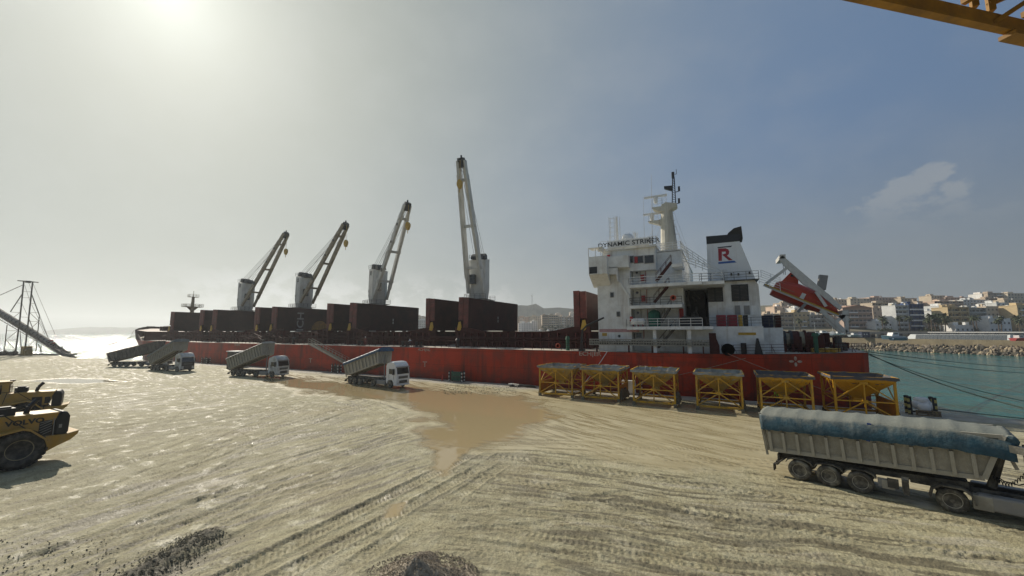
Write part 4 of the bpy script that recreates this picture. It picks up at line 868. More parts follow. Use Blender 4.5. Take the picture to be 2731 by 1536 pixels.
def hullsec(xs):
    m_ = MB(); nn = 14
    for f, hw, zb, zt2 in xs:
        for i in range(nn):
            t_ = 2*math.pi*i/nn; c_, s_ = math.cos(t_), math.sin(t_)
            yy = hw*(abs(c_)**.75)*(1 if c_ > 0 else -1); zz = (zb+zt2)/2+(zt2-zb)/2*(abs(s_)**.8)*(1 if s_ > 0 else -1); m_.v.append((f*LL, yy, zz))
    for j in range(len(xs)-1): m_.f += [(j*nn+i, j*nn+(i+1) % nn, (j+1)*nn+(i+1) % nn, (j+1)*nn+i) for i in range(nn)]
    m_.f += [tuple(range(nn)), tuple((len(xs)-1)*nn+i for i in range(nn))[::-1]]; return m_
ML = Matrix.Translation((A.x, 71.0, A.z)) @ Matrix.Rotation(-ang_, 4, 'Y')
hullsec([(0, 1.3, -.15, 1.9), (.08, 1.5, -.25, 2.5), (.3, 1.6, -.3, 2.85), (.6, 1.6, -.2, 2.75), (.82, 1.3, .1, 2.2), (.94, .8, .4, 1.6), (1.0, .15, .85, 1.1)]).xf(ML).build('hull', lred, lb, smooth=False)
MB().prism([(.06*LL, 2.2), (.12*LL, 4.1), (.23*LL, 4.1), (.30*LL, 2.6)], 'y', -.8, .8).xf(ML).build('conning_tower', lred, lb)
MB().bb(.135*LL, .18*LL, -.83, -.8, 3.35, 3.65).xf(ML).build('window', glass, lb)
MB().bar((0, -1.58, 1.3), (.86*LL, -1.45, 1.25), .12, .1).bar((0, -1.44, .55), (.8*LL, -1.42, .6), .08, .06).bar((0.02*LL, -1.3, 2.0), (.7*LL, -1.25, 2.0), .06, .05).xf(ML).build('fender_bar', mat('faded_orange', (.42, .14, .08), .6), lb)
MB().bb(.40*LL, .46*LL, -1.72, -1.55, .7, 1.6).xf(ML).build('hatch', white_plain, lb)
rebase(lb, (A.x, 71, A.z-.5))
# accommodation ladder down to the quay, and a spare one stowed by the house
gw = thing('gangway', 'sloping aluminium accommodation ladder from the ship deck down to the quay behind the blue truck', 'gangway')
alu = mat('aluminium', (.30, .29, .25), .5, .3, var=.15)
g0 = py(827, 911, 55.3); g1 = py(925, 969, 54.6)
g0.z = 5.6; d_ = g1-g0
for s_, nm in ((-.45, 0), (.45, 0)):
    MB().bar(g0+Vector((0, s_, 0)), g1+Vector((0, s_, 0)), .08, .32).build('side_beam', alu, gw)
    m_ = MB(); m_.bar(g0+Vector((0, s_, 1.05)), g1+Vector((0, s_, 1.05)), .05); m_.bar(g0+Vector((0, s_, .6)), g1+Vector((0, s_, .6)), .035)
    for f in np.linspace(0, 1, 13): o = g0.lerp(g1, f)+Vector((0, s_, 0)); m_.bar(o, o+Vector((0, 0, 1.05)), .04)
    m_.build('handrail', alu, gw)
pr_ = MB().box((0, 0, 0), (.3, .86, .04)).build('step', alu, gw); pr_.location = g0.lerp(g1, .02)
for i in range(1, 34): c_2 = copy_obj(pr_, gw); c_2.location = g0.lerp(g1, .02+i*.029)
rebase(gw, (g1.x, g1.y, 0))
sg = thing('stowed_gangway', 'grey latticed gangway stowed on its side along the ship rail below the bridge house', 'gangway')
def zs_(x, y, Y): return py(1560+x/5.152, 880+y/5.152, Y)
a = zs_(60, 120, 56.4); b = zs_(1700, 95, 56.4); z1_ = a.z-.05; z0_ = zs_(60, 195, 56.4).z
for z_ in (z0_, (z0_+z1_)/2, z1_): MB().bb(a.x, b.x, 56.3, 56.42, z_-.09, z_+.05).build('long_beam', alu, sg)
MB().bb(a.x, b.x, 56.9, 57.0, z0_, z1_-.2).build('walkway', steel_dark, sg)
bp = MB().bb(-.04, .04, 56.28, 56.36, z0_, z1_).build('batten', alu, sg); nb_n = 46
for i in range(nb_n): c_2 = bp if i == 0 else copy_obj(bp, sg); c_2.location.x = a.x+.1+(b.x-a.x-.2)*i/(nb_n-1)
dg = MB()
for i in range(15): x0 = a.x+(b.x-a.x)*i/15; x1 = a.x+(b.x-a.x)*(i+1)/15; dg.bar((x0, 56.45, z0_ if i % 2 else z1_), (x1, 56.45, z1_ if i % 2 else z0_), .07)
dg.build('diagonal_brace', alu, sg)
st_ = MB()
for f in (.06, .35, .55, .8, .95): x = a.x+(b.x-a.x)*f; st_.bb(x, x+.16, 56.5, 56.9, DZ, z0_)
st_.build('support_bracket', dark_red, sg); rebase(sg, ((a.x+b.x)/2, 56.6, DZ))
# life-saving gear lying on the platforms
for i, (x, lb_) in enumerate(((525, 'white liferaft canister nearer the red locker on the boat deck platform'), (572, 'white liferaft canister nearer the green cover on the boat deck platform'))):
    t_ = thing('liferaft_canister', lb_, 'liferaft', group='liferaft canisters on the boat deck'); a = za(x, 1052, 57.2)
    MB().lathe([(.1, -.62), (.42, -.58), (.5, -.4), (.5, .4), (.42, .58), (.1, .62)], (a.x, 57.3, zD[1]+.75), 'x', 14).build('canister', white_plain, t_, smooth=True)
    MB().bb(a.x-.35, a.x-.28, 57, 57.6, zD[1]+.05, zD[1]+.5).bb(a.x+.28, a.x+.35, 57, 57.6, zD[1]+.05, zD[1]+.5).build('cradle', red_paint, t_); rebase(t_, (a.x, 57.3, zD[1]+.05))
a = za(705, 1030, 57.4); t_ = MB().lathe([(.75, 0), (.85, .9), (.8, 1.9), (.45, 2.25), (.05, 2.35)], (0, 0, 0), n=10).build('covered_winch', mat('green_cloth', (.015, .10, .07), .8, bump=.8, bscale=4), loc=(a.x, 57.6, zD[1]+.05)); tag(t_, 'upright bundle under a green canvas cover on the boat deck platform', 'covered gear')
for (u, v, Y, lb_) in ((1488, 922, 56.0, 'red life ring hung on the deck rail beside the green vent'), (1795, 790, YP, 'orange life ring on the rail of the second platform near the stairs')):
    a = py(u, v, Y-.05) if Y < 56.2 else za(888, 848, YP-.02)
    t_ = MB().lathe([(.38, -.05), (.38, .05), (.3, .09), (.22, .05), (.22, -.05), (.3, -.09), (.38, -.05)], (0, 0, 0), 'y', 20).build('life_ring', mat('ring_orange', (.45, .07, .03), .6), loc=a); tag(t_, lb_, 'life ring', 'life rings on the ship rails')
# ================================================================== TIPPER TRUCKS  (x forward, rear axle at x=0)
truck_white = mat('truck_white', (.58, .59, .58), .45, var=.06, scale=1, dirt=((.30, .28, .22), .75, 1.1), streak=((.3, .28, .22), .5, 2))
body_grey = mat('body_grey', (.30, .29, .25), .6, var=.12, scale=1.2, dirt=((.36, .33, .25), .7, .9), bump=.2, bscale=12)
body_mud = mat('body_mud', (.33, .31, .255), .75, var=.2, scale=1.5, dirt=((.22, .20, .15), .6, 1.1), bump=.4, bscale=14)
body_dark = mat('body_dark', (.11, .105, .095), .7, var=.2, scale=1.2, dirt=((.2, .19, .16), .6, .9))
tarp_blue = mat('tarp_blue', (.02, .075, .16), .6, var=.2, scale=1.5, dirt=((.16, .18, .18), .35, 1.2), bump=.4, bscale=6)
tarp_dusty = mat('tarp_dusty', (.014, .055, .08), .7, var=.3, scale=1.2, dirt=((.10, .15, .17), .4, 2.), bump=.5, bscale=8, dust=((.20, .205, .17), .85))
tarp_grey = mat('tarp_grey', (.14, .16, .17), .7, var=.2, dirt=((.3, .3, .26), .4, 1))
tarp_pale = mat('tarp_pale', (.42, .42, .40), .7, var=.15)
chassis_m = mat('chassis', (.07, .065, .055), .7, var=.3, dirt=((.22, .2, .15), .7, 2.))
rim_m = mat('rim', (.44, .41, .33), .7, var=.15, dirt=((.12, .11, .09), .5, 8))
lamp_m = mat('headlamp', (.6, .6, .58), .15, spec=.8)
def make_wheel(r=.52, w=.32, rimm=None, bolts=False, tyre=None, n=24):
    """wheel about the y axis, face towards -y"""
    o = MB().lathe([(r*.60, -w*.36), (r*.72, -w*.5), (r*.93, -w*.46), (r, -w*.28), (r, w*.28), (r*.93, w*.46), (r*.6, w*.5)], (0, 0, 0), 'y', n).build('tyre', tyre or muddy_rubber, smooth=True)
    rm = MB().lathe([(.05, -w*.22), (r*.2, -w*.28), (r*.24, -w*.2), (r*.38, -w*.08), (r*.5, -w*.14), (r*.58, -w*.4), (r*.61, -w*.42), (r*.61, w*.3)], (0, 0, 0), 'y', n).build('rim', rimm or rim_m, smooth=True)
    return o, rm
def add_wheels(root, axles, ys=(-1.12, 1.12), proto=None):
    out = []
    for x in axles:
        for y in ys:
            e_ = bpy.data.objects.new('wheel', None); COL.objects.link(e_); e_.parent = root; e_.location = (x, y, .52)
            if y > 0: e_.rotation_euler = (0, 0, math.pi)
            for p_ in proto: copy_obj(p_, e_)
            out.append(e_)
    return out
WP = make_wheel()
def tipper_body(root, L, H, tilt, m, nrib, tarp, tarp_m=None, hinge=(-.95, 1.22), slope=.55, tarp_front=0., rib_m=None, closed=True):
    """load body with ribs, turned about its rear hinge"""
    e_ = bpy.data.objects.new('tipper_body', None); COL.objects.link(e_); e_.parent = root; e_.location = (hinge[0], 0, hinge[1]); e_.rotation_euler = (0, -tilt, 0)
    W0, W1 = 1.12, 1.26
    def sec(x, w0, w1, h0, h1): return [(x, -w0, h0), (x, -w1, h1), (x, w1, h1), (x, w0, h0)]
    b_ = MB(); rr = [(-.25, 0, H), (L, 0, H)]
    v = sec(-.12, W0, W1, 0, 0)[:1]
    m_ = MB()
    xb0, xb1, xt0, xt1 = 0, L-slope, -.15, L
    m_.add([(xb0, -W0, 0), (xb1, -W0, 0), (xt1, -W1, H), (xt0, -W1, H), (xb0, W0, 0), (xb1, W0, 0), (xt1, W1, H), (xt0, W1, H)],
           [(0,1,2,3), (7,6,5,4), (0,4,5,1), (1,5,6,2), (3,7,4,0)])
    if closed: m_.add([(xt0, -W1, H-.1), (xt1, -W1, H-.1), (xt1, W1, H-.1), (xt0, W1, H-.1)], [(0,1,2,3)])
    m_.build('load_box', m, e_)
    f_ = MB(); f_.bar((xt0, -W1-.03, H-.04), (xt1, -W1-.03, H-.04), .1, .14).bar((xt0, W1+.03, H-.04), (xt1, W1+.03, H-.04), .1, .14); f_.bar((xb0, -W0-.02, .06), (xb1, -W0-.02, .06), .08, .2).bar((xb0, W0+.02, .06), (xb1, W0+.02, .06), .08, .2)
    f_.bar((xb1, -W0-.03, .05), (xt1, -W1-.04, H), .1, .18); f_.bar((xb1, W0+.03, .05), (xt1, W1+.04, H), .1, .18)
    for s_ in (-1, 1): f_.bar((xb1+.1, s_*.5, .1), (xt1+.08, s_*.06, H-.3), .1, .1).bar((xb1+.2, s_*.35, .5), (xt1+.1, s_*1.0, H-.35), .07, .07)
    f_.build('frame_rail', rib_m or m, e_)
    sk0 = .1+({'side': .38, 'deep': .75}.get(tarp, 0)); yk = W0+(W1-W0)*(H-sk0)/H
    rb = MB(); rb.bar((0, -W0-.05, .05), (0, -yk-.07, H-sk0), .13, .2, up=(0, 1, 0)); ro_ = rb.build('rib', rib_m or m, e_)
    rb2 = MB(); rb2.bar((0, W0+.05, .05), (0, yk+.07, H-sk0), .13, .2, up=(0, 1, 0)); ro2 = rb2.build('rib', rib_m or m, e_)
    for i in range(nrib):
        x = .12+(L-slope-.35)*i/(nrib-1)
        for o_ in (ro_, ro2):
            c_ = o_ if i == 0 else copy_obj(o_, e_); c_.location.x = x
    # tailgate
    t_ = MB(); t_.add([(xb0-.03, -W0, 0), (xt0-.03, -W1, H), (xt0-.03, W1, H), (xb0-.03, W0, 0), (xb0-.11, -W0, 0), (xt0-.11, -W1, H), (xt0-.11, W1, H), (xb0-.11, W0, 0)], [(0,1,2,3), (7,6,5,4), (0,4,5,1), (1,5,6,2), (2,6,7,3), (3,7,4,0)])
    t_.bar((xb0-.14, -W0, -.25), (xt0-.14, -W1, H+.12), .1, .1).bar((xb0-.14, W0, -.25), (xt0-.14, W1, H+.12), .1, .1).bb(-.2, -.1, -W0, W0, .55, .65).bb(-.25, -.12, -W0, W0, 1.25, 1.35)
    t_.build('tailgate', m, e_)
    MB().bb(.1, L-slope-.1, -.42, -.3, -.22, -.02).bb(.1, L-slope-.1, .3, .42, -.22, -.02).build('body_beam', chassis_m, e_)
    if tarp:
        sk = .38 if tarp == 'side' else (.75 if tarp == 'deep' else .1); nx = 30; T = MB(); nx = 66 if tarp == 'deep' else 30; prof = [(-W1-.2, H-sk), (-W1-.2, H-.02), (-W1+.12, H+.17), (-.6, H+.26), (.6, H+.26), (W1-.12, H+.17), (W1+.2, H-.02), (W1+.2, H-sk)]
        for i in range(nx+1):
            x = xt0-.1+(L+.35-xt0)*i/nx; fr = max(0, (x-(L-tarp_front))/max(tarp_front+.25, .01)) if tarp_front else 0
            sag = (.05 if tarp == 'deep' else .05)*abs(math.sin(i/nx*math.pi*(nrib-2)))**.7; fall = fr*.5
            for (y_, z_) in prof:
                top = z_ > H-.01
                T.v.append((x, y_*(1-.05*fr if abs(y_) > 1.3 else 1-.1*fr), z_-(sag*(abs(y_) < 1.3)+fall*(.3 if abs(y_) < 1.2 else .03) if top else fall*.5)-(rng.uniform(-.02, .035) if not top else rng.uniform(-.008, .008))))
        n_ = len(prof)
        for i in range(nx): T.f += [(i*n_+j, i*n_+j+1, (i+1)*n_+j+1, (i+1)*n_+j) for j in range(n_-1)]
        T.f += [tuple(range(n_)), tuple(nx*n_+j for j in range(n_))[::-1]]
        T.build('tarpaulin', tarp_m, e_, smooth=(tarp == 'deep'))
    return e_
def trailer_frame(root, x1, drive, muddy=False):
    m_ = MB()
    for s_ in (-.45, .45): m_.bar((-1.0, s_, .98), (3.0, s_, .98), .12, .3); m_.bar((3.0, s_, .98), (x1, s_, 1.12), .12, .26)
    m_.bb(-1.1, -1.0, -1.15, 1.15, .55, .75); m_.bb(-1.05, -.95, -.9, .9, .75, 1.1)
    for x in (0, 1.3, 2.6): m_.tube((x, -1.0, .52), (x, 1.0, .52), .09, 8); m_.bb(x-.35, x+.35, -.55, .55, .6, .85)
    for s_ in (-1.15, 1.15): m_.bb(4.05, 4.25, s_-.07, s_+.07, .35, 1.0); m_.bb(3.5, 3.9, s_-.1, s_+.1, .55, .95)
    m_.build('trailer_frame', chassis_m, root)
    for y in (-1.12, 1.12):
        MB().bb(-1.2, -1.14, y-.2, y+.2, .28, .62).build('mudflap', rubber, root)
        MB().bb(3.15, 3.62, y-.04, y+.04, .5, .9).bb(3.2, 3.57, y-.06, y+.06, .55, .62).build('side_guard', grey_metal, root)
def tractor(root, steer, drive, style, mcab, fuel=grey_metal):
    x0, x1 = steer-.95, steer+1.35   # cab
    ch = MB()
    for s_ in (-.42, .42): ch.bar((drive-1.3, s_, .92), (x1-.3, s_, .92), .12, .28)
    ch.bb(drive-.5, drive+.6, -.45, .45, 1.08, 1.2); ch.tube((steer, -1, .52), (steer, 1, .52), .1, 8); ch.tube((drive, -1, .52), (drive, 1, .52), .12, 8); ch.bb(x0-.3, x1-.2, -.6, .6, .5, 1.0)
    ch.build('tractor_frame', chassis_m, root)
    for y in (-1.0, 1.0): MB().bb(drive+.75, steer-1.05, y-.24, y+.24, .38, 1.0).build('fuel_tank', fuel, root, bev=.08); 
    fd = MB()
    for y in (-1.12, 1.12):
        pts = [(drive-.72, .55), (drive-.62, .95), (drive-.35, 1.15), (drive+.35, 1.15), (drive+.62, .95), (drive+.72, .55), (drive+.66, .52), (drive+.56, .9), (drive+.32, 1.09), (drive-.32, 1.09), (drive-.56, .9), (drive-.66, .52)]
        fd.prism(pts, 'y', y-.28, y+.28)
    fd.build('mudguard', chassis_m, root)
    H1 = 3.25 if style != 'tall' else 3.3
    prof = [(x0, 1.0), (x0, 3.1), (x0+.15, 3.45), (x0+.9, 3.72), (x1-.75, 3.68), (x1-.35, 3.3), (x1-.02, 2.0), (x1, 1.05), (x1-.1, .42), (steer+.66, .42), (steer+.62, .8), (steer+.35, 1.12), (steer-.35, 1.12), (steer-.6, .9), (steer-.66, .6), (x0+.1, .6)]
    cab_ = MB().prism(prof, 'y', -1.22, 1.22).build('cab', mcab, root, bev=.07)
    XF_ = lambda z_: x1-.02+(x1-.35-(x1-.02))*(z_-2.0)/1.3   # slanting screen
    ws = MB(); ws.add([(XF_(2.02)+.02, -1.1, 2.02), (XF_(2.02)+.02, 1.1, 2.02), (XF_(2.92)+.02, 1.02, 2.92), (XF_(2.92)+.02, -1.02, 2.92)], [(0,1,2,3)]); k_ = len(ws.v)
    ws.add([(a-.04, b, c) for a, b, c in ws.v], [(0,1,2,3)]); ws.build('windscreen', glass, cab_)
    vz = MB(); vz.bar((XF_(2.98)+.14, -1.15, 2.98), (XF_(2.98)+.14, 1.15, 2.98), .3, .16); vz.build('sun_visor', mcab if style == 'dark' else grey_metal, cab_)
    for y in (-1, 1):
        MB().bb(steer-.25, steer+.62, y*1.235-.01, y*1.235+.01, 2.0, 2.72).build('side_window', glass, cab_)
        MB().bb(steer-.32, steer-.30, y*1.23-.008, y*1.23+.008, .95, 2.9).bb(steer+.68, steer+.70, y*1.23-.008, y*1.23+.008, 1.2, 2.9).build('door_seam', black, cab_)
        MB().bb(steer+.75, steer+.95, y*1.42-.13, y*1.42+.13, 1.95, 2.75).bb(steer+.8, steer+.86, min(y*1.2, y*1.42), max(y*1.2, y*1.42), 2.6, 2.68).build('mirror', black, cab_, bev=.02)
        MB().bb(x1-.08, x1+.02, y*.95-.2, y*.95+.2, .62, .86).build('headlight', lamp_m, cab_)
        MB().bb(steer-.75, steer+.75, y*1.235-.012, y*1.235+.012, .3, .34).build('step', chassis_m, cab_)
    gm_ = black if style != 'dark' else mat('grille_dark', (.03, .032, .035), .4)
    gr_ = MB().bb(x1-.01, x1+.03, -.85, .85, 1.38, 1.72).bb(x1-.06, x1+.02, -.72, .72, .72, 1.12).build('grille', gm_, cab_)
    if style == 'dark': MB().bb(x1-.03, x1+.025, -1.12, 1.12, 1.15, 1.98).bb(x1-.1, x1+.01, -1.2, 1.2, .42, .7).build('front_panel', gm_, cab_)
    sl_ = MB().bb(x1+.03, x1+.05, -.8, .8, 1.44, 1.48).build('grille_bar', grey_metal, gr_)
    for z_ in (1.56, 1.64): c_ = copy_obj(sl_, gr_); c_.location.z = z_-1.44
    c_ = copy_obj(sl_, gr_); c_.location = (-.01, 0, -.55)
    MB().bb(x1-.1, x1+.08, -1.2, 1.2, .40, .56).build('bumper', mcab if style != 'dark' else gm_, cab_, bev=.03)
    dfl = MB().prism([(x0+.25, 3.5), (x0+.8, 3.78), (x1-.9, 3.78), (x1-.6, 3.6), (x1-.7, 3.5)], 'y', -.95, .95).build('roof_deflector', mcab, cab_, bev=.04)
    ex = MB().tube((x0-.25, .75, 1.0), (x0-.25, .75, 3.0), .09, 8).bb(x0-.35, x0-.1, -.6, .6, 1.3, 2.3).build('air_stack', chassis_m, root)
    if style == 'swoosh':
        sw = MB()
        for k_, (z_, l_) in enumerate(((2.35, .7), (2.1, 1.0), (1.9, .8), (1.75, .5))):
            for i in range(6): a = i/6; b = (i+1)/6; f_ = lambda t_: (x0+.2+l_*t_+.1*k_, z_-.5*t_*t_-.1*t_); p_, q_ = f_(a), f_(b); sw.add([(p_[0], -1.235, p_[1]), (q_[0], -1.235, q_[1]), (q_[0], -1.235, q_[1]+.06), (p_[0], -1.235, p_[1]+.06)], [(0,1,2,3)])
        sw.build('swoosh_decal', black, cab_)
    return cab_
def ram(root, x, zt, tilt, hinge, L, slope):
    tx = hinge[0]+(L-slope*.3)*math.cos(tilt)-1.3*math.sin(tilt); tz = hinge[1]+(L-slope*.3)*math.sin(tilt)+1.3*math.cos(tilt)
    MB().tube((x, 0, 1.0), (tx, 0, tz), .1, 10, .06).build('hydraulic_ram', grey_metal, root)
def truck(label, pos, rz, tilt, L, H, body, ribs, tarp, tarpm, style, mcab, drive=5.6, steer=9.35, ribm=None, group='tipper trucks tipping on the quay', closed=True):
    t_ = thing('tipper_truck', label, 'truck', (0,0,0), 0, group)
    trailer_frame(t_, drive+.6, drive); tractor(t_, steer, drive, style, mcab)
    tipper_body(t_, L, H, tilt, body, ribs, tarp, tarpm, rib_m=ribm, closed=closed)
    ram(t_, drive+1.0, 0, tilt, (-.95, 1.22), L, .55)
    add_wheels(t_, [0, 1.25, 2.5, drive, steer], proto=WP)
    n_ = Vector((-math.sin(rz), math.cos(rz), 0))*1.12; t_.location = Vector(pos)+n_; t_.rotation_euler = (0, 0, rz); return t_
p1 = pg(270+510/9.54, 890+835/9.54); p1 = pg(304, 978.5)
truck('dark tipper truck with raised plain panelled body, farthest left of the tipping trucks', (p1.x, p1.y, 0), R(37), R(15), 10.4, 2.1, body_dark, 12, '', None, 'plain', truck_white, closed=True)
p2 = pg(405, 987); truck('tipper truck with dark front panel and steeply raised ribbed body, second from the left', (p2.x, p2.y, 0), R(4), R(19.5), 9.6, 2.0, body_grey, 15, 'side', tarp_grey, 'dark', truck_white, ribm=body_grey)
p3 = pg(621.5, 1002.3); truck('tipper truck with white cab carrying black swoosh stripes and a pale tarpaulin', (p3.x, p3.y, 0), R(10), R(19), 8.7, 2.05, body_grey, 13, 'thin', tarp_pale, 'swoosh', truck_white)
p4 = pg(934, 1023); truck('tipper truck with clean white cab and blue side tarpaulin on its raised body', (p4.x, p4.y, 0), R(-5), R(16), 8.3, 2.0, body_grey, 10, 'side', tarp_blue, 'plain', mat('clean_white', (.72, .73, .72), .35, var=.04), ribm=mat('rib_pale', (.40, .39, .34), .6, dirt=((.3, .28, .22), .5, 1)))
# the near truck leaving on the right
def near_truck():
    t_ = thing('tipper_truck', 'near mud-caked tipper truck driving off to the right under a dusty blue tarpaulin', 'truck', (0,0,0), 0)
    trailer_frame(t_, 6.2, 5.6); tractor(t_, 9.3, 5.6, 'plain', truck_white)
    e_ = tipper_body(t_, 8.75, 1.95, R(2.6), body_mud, 13, 'deep', tarp_dusty, hinge=(-1.35, 1.28), slope=.75, tarp_front=1.5, rib_m=mat('rib_mud', (.38, .36, .30), .7, var=.12, dirt=((.26, .24, .18), .5, 2), bump=.3, bscale=16))
    MB().bb(.2, 5.1, -1.16, -1.08, -.02, .22).bb(.2, 5.1, 1.08, 1.16, -.02, .22).build('side_sill', body_mud, e_)
    MB().bar((4.35, -1.4, 1.15), (4.5, -1.39, 2.02), .16, .05).build('tarp_strap', mat('strap_blue', (.01, .05, .22), .6), e_)
    m_ = MB(); m_.lathe([(.1, -1.35), (.22, -1.3), (.22, 1.3), (.1, 1.35)], (8.95, 0, 1.75), 'y', 10); m_.build('tarp_roll', tarp_dusty, e_)
    MB().bar((8.7, -1.2, 1.5), (9.4, -1.3, 1.35), .35, .3).bar((8.75, -.7, 1.4), (9.0, -.75, .5), .12, .1).build('headboard_hood', body_mud, e_)
    m_ = MB(); m_.tube((6.9, 0, 1.1), (7.45, 0, 3.0), .17, 10, .12); m_.build('hydraulic_ram', chassis_m, t_)
    big = make_wheel(.52, .34, n=32)
    hub = MB().lathe([(.02, -.13), (.09, -.13), (.11, -.08), (.13, -.06)], (0, 0, 0), 'y', 12)
    for k_ in range(10): a = 2*math.pi*k_/10; hub.tube((.155*math.cos(a), -.085, .155*math.sin(a)), (.155*math.cos(a), -.03, .155*math.sin(a)), .016, 6)
    for k_ in range(10): a = 2*math.pi*(k_+.5)/10; hub.tube((.235*math.cos(a), -.062, .235*math.sin(a)), (.235*math.cos(a), -.045, .235*math.sin(a)), .026, 8)
    ho_ = hub.build('hub', chassis_m)
    add_wheels(t_, [0, 1.25, 2.5, 5.6, 9.3], proto=big+(ho_,))
    for o_ in big+(ho_,): bpy.data.objects.remove(o_)
    for x in (.0, 1.25, 2.5):
        fp = [(x-.62+.0, .86), (x-.52, 1.02), (x-.25, 1.13), (x+.25, 1.13), (x+.52, 1.02), (x+.62, .86), (x+.58, .84), (x+.48, .98), (x+.22, 1.09), (x-.22, 1.09), (x-.48, .98), (x-.58, .84)]
        MB().prism(fp, 'y', -1.3, -.9).build('wheel_arch', chassis_m, t_)
    MB().bar((-.62, -1.1, 1.0), (-1.15, -1.1, .55), .4, .05).build('rear_flap', rubber, t_)
    # coiled air lines behind the cab
    pts = [(6.9+.012*i+.0, -.25+.09*math.cos(i*.9), 1.75-.9*math.sin(i/70*math.pi)*.4+.09*math.sin(i*.9)) for i in range(110)]
    MB().path([Vector(p_) for p_ in pts], .018, 4).build('air_line', black, t_)
    MB().path([Vector((6.9+.2*i, .1, 1.7-.35*math.sin(i/7*math.pi)+.05*(i % 2))) for i in range(8)], .025, 5).build('air_line', black, t_)
    MB().bb(6.2, 6.8, -1.25, -.85, .35, .95).build('mud_box', body_mud, t_, bev=.04)
    MB().bb(3.3, 3.75, -1.2, -1.0, .45, .85).bb(4.0, 4.25, -1.0, -.85, .4, 1.1).build('tool_locker', body_mud, t_)
    a = pg(1980+485/3.43, 1050+783/3.43); b = pg(1980+1890/3.43, 1050+1082/3.43); rz = math.atan2(b.y-a.y, b.x-a.x)
    n_ = Vector((-math.sin(rz), math.cos(rz), 0))
    t_.location = a+n_*1.2+Vector((.22, 0, 0)); t_.rotation_euler = (0, 0, rz)
near_truck()
for o_ in WP: bpy.data.objects.remove(o_)
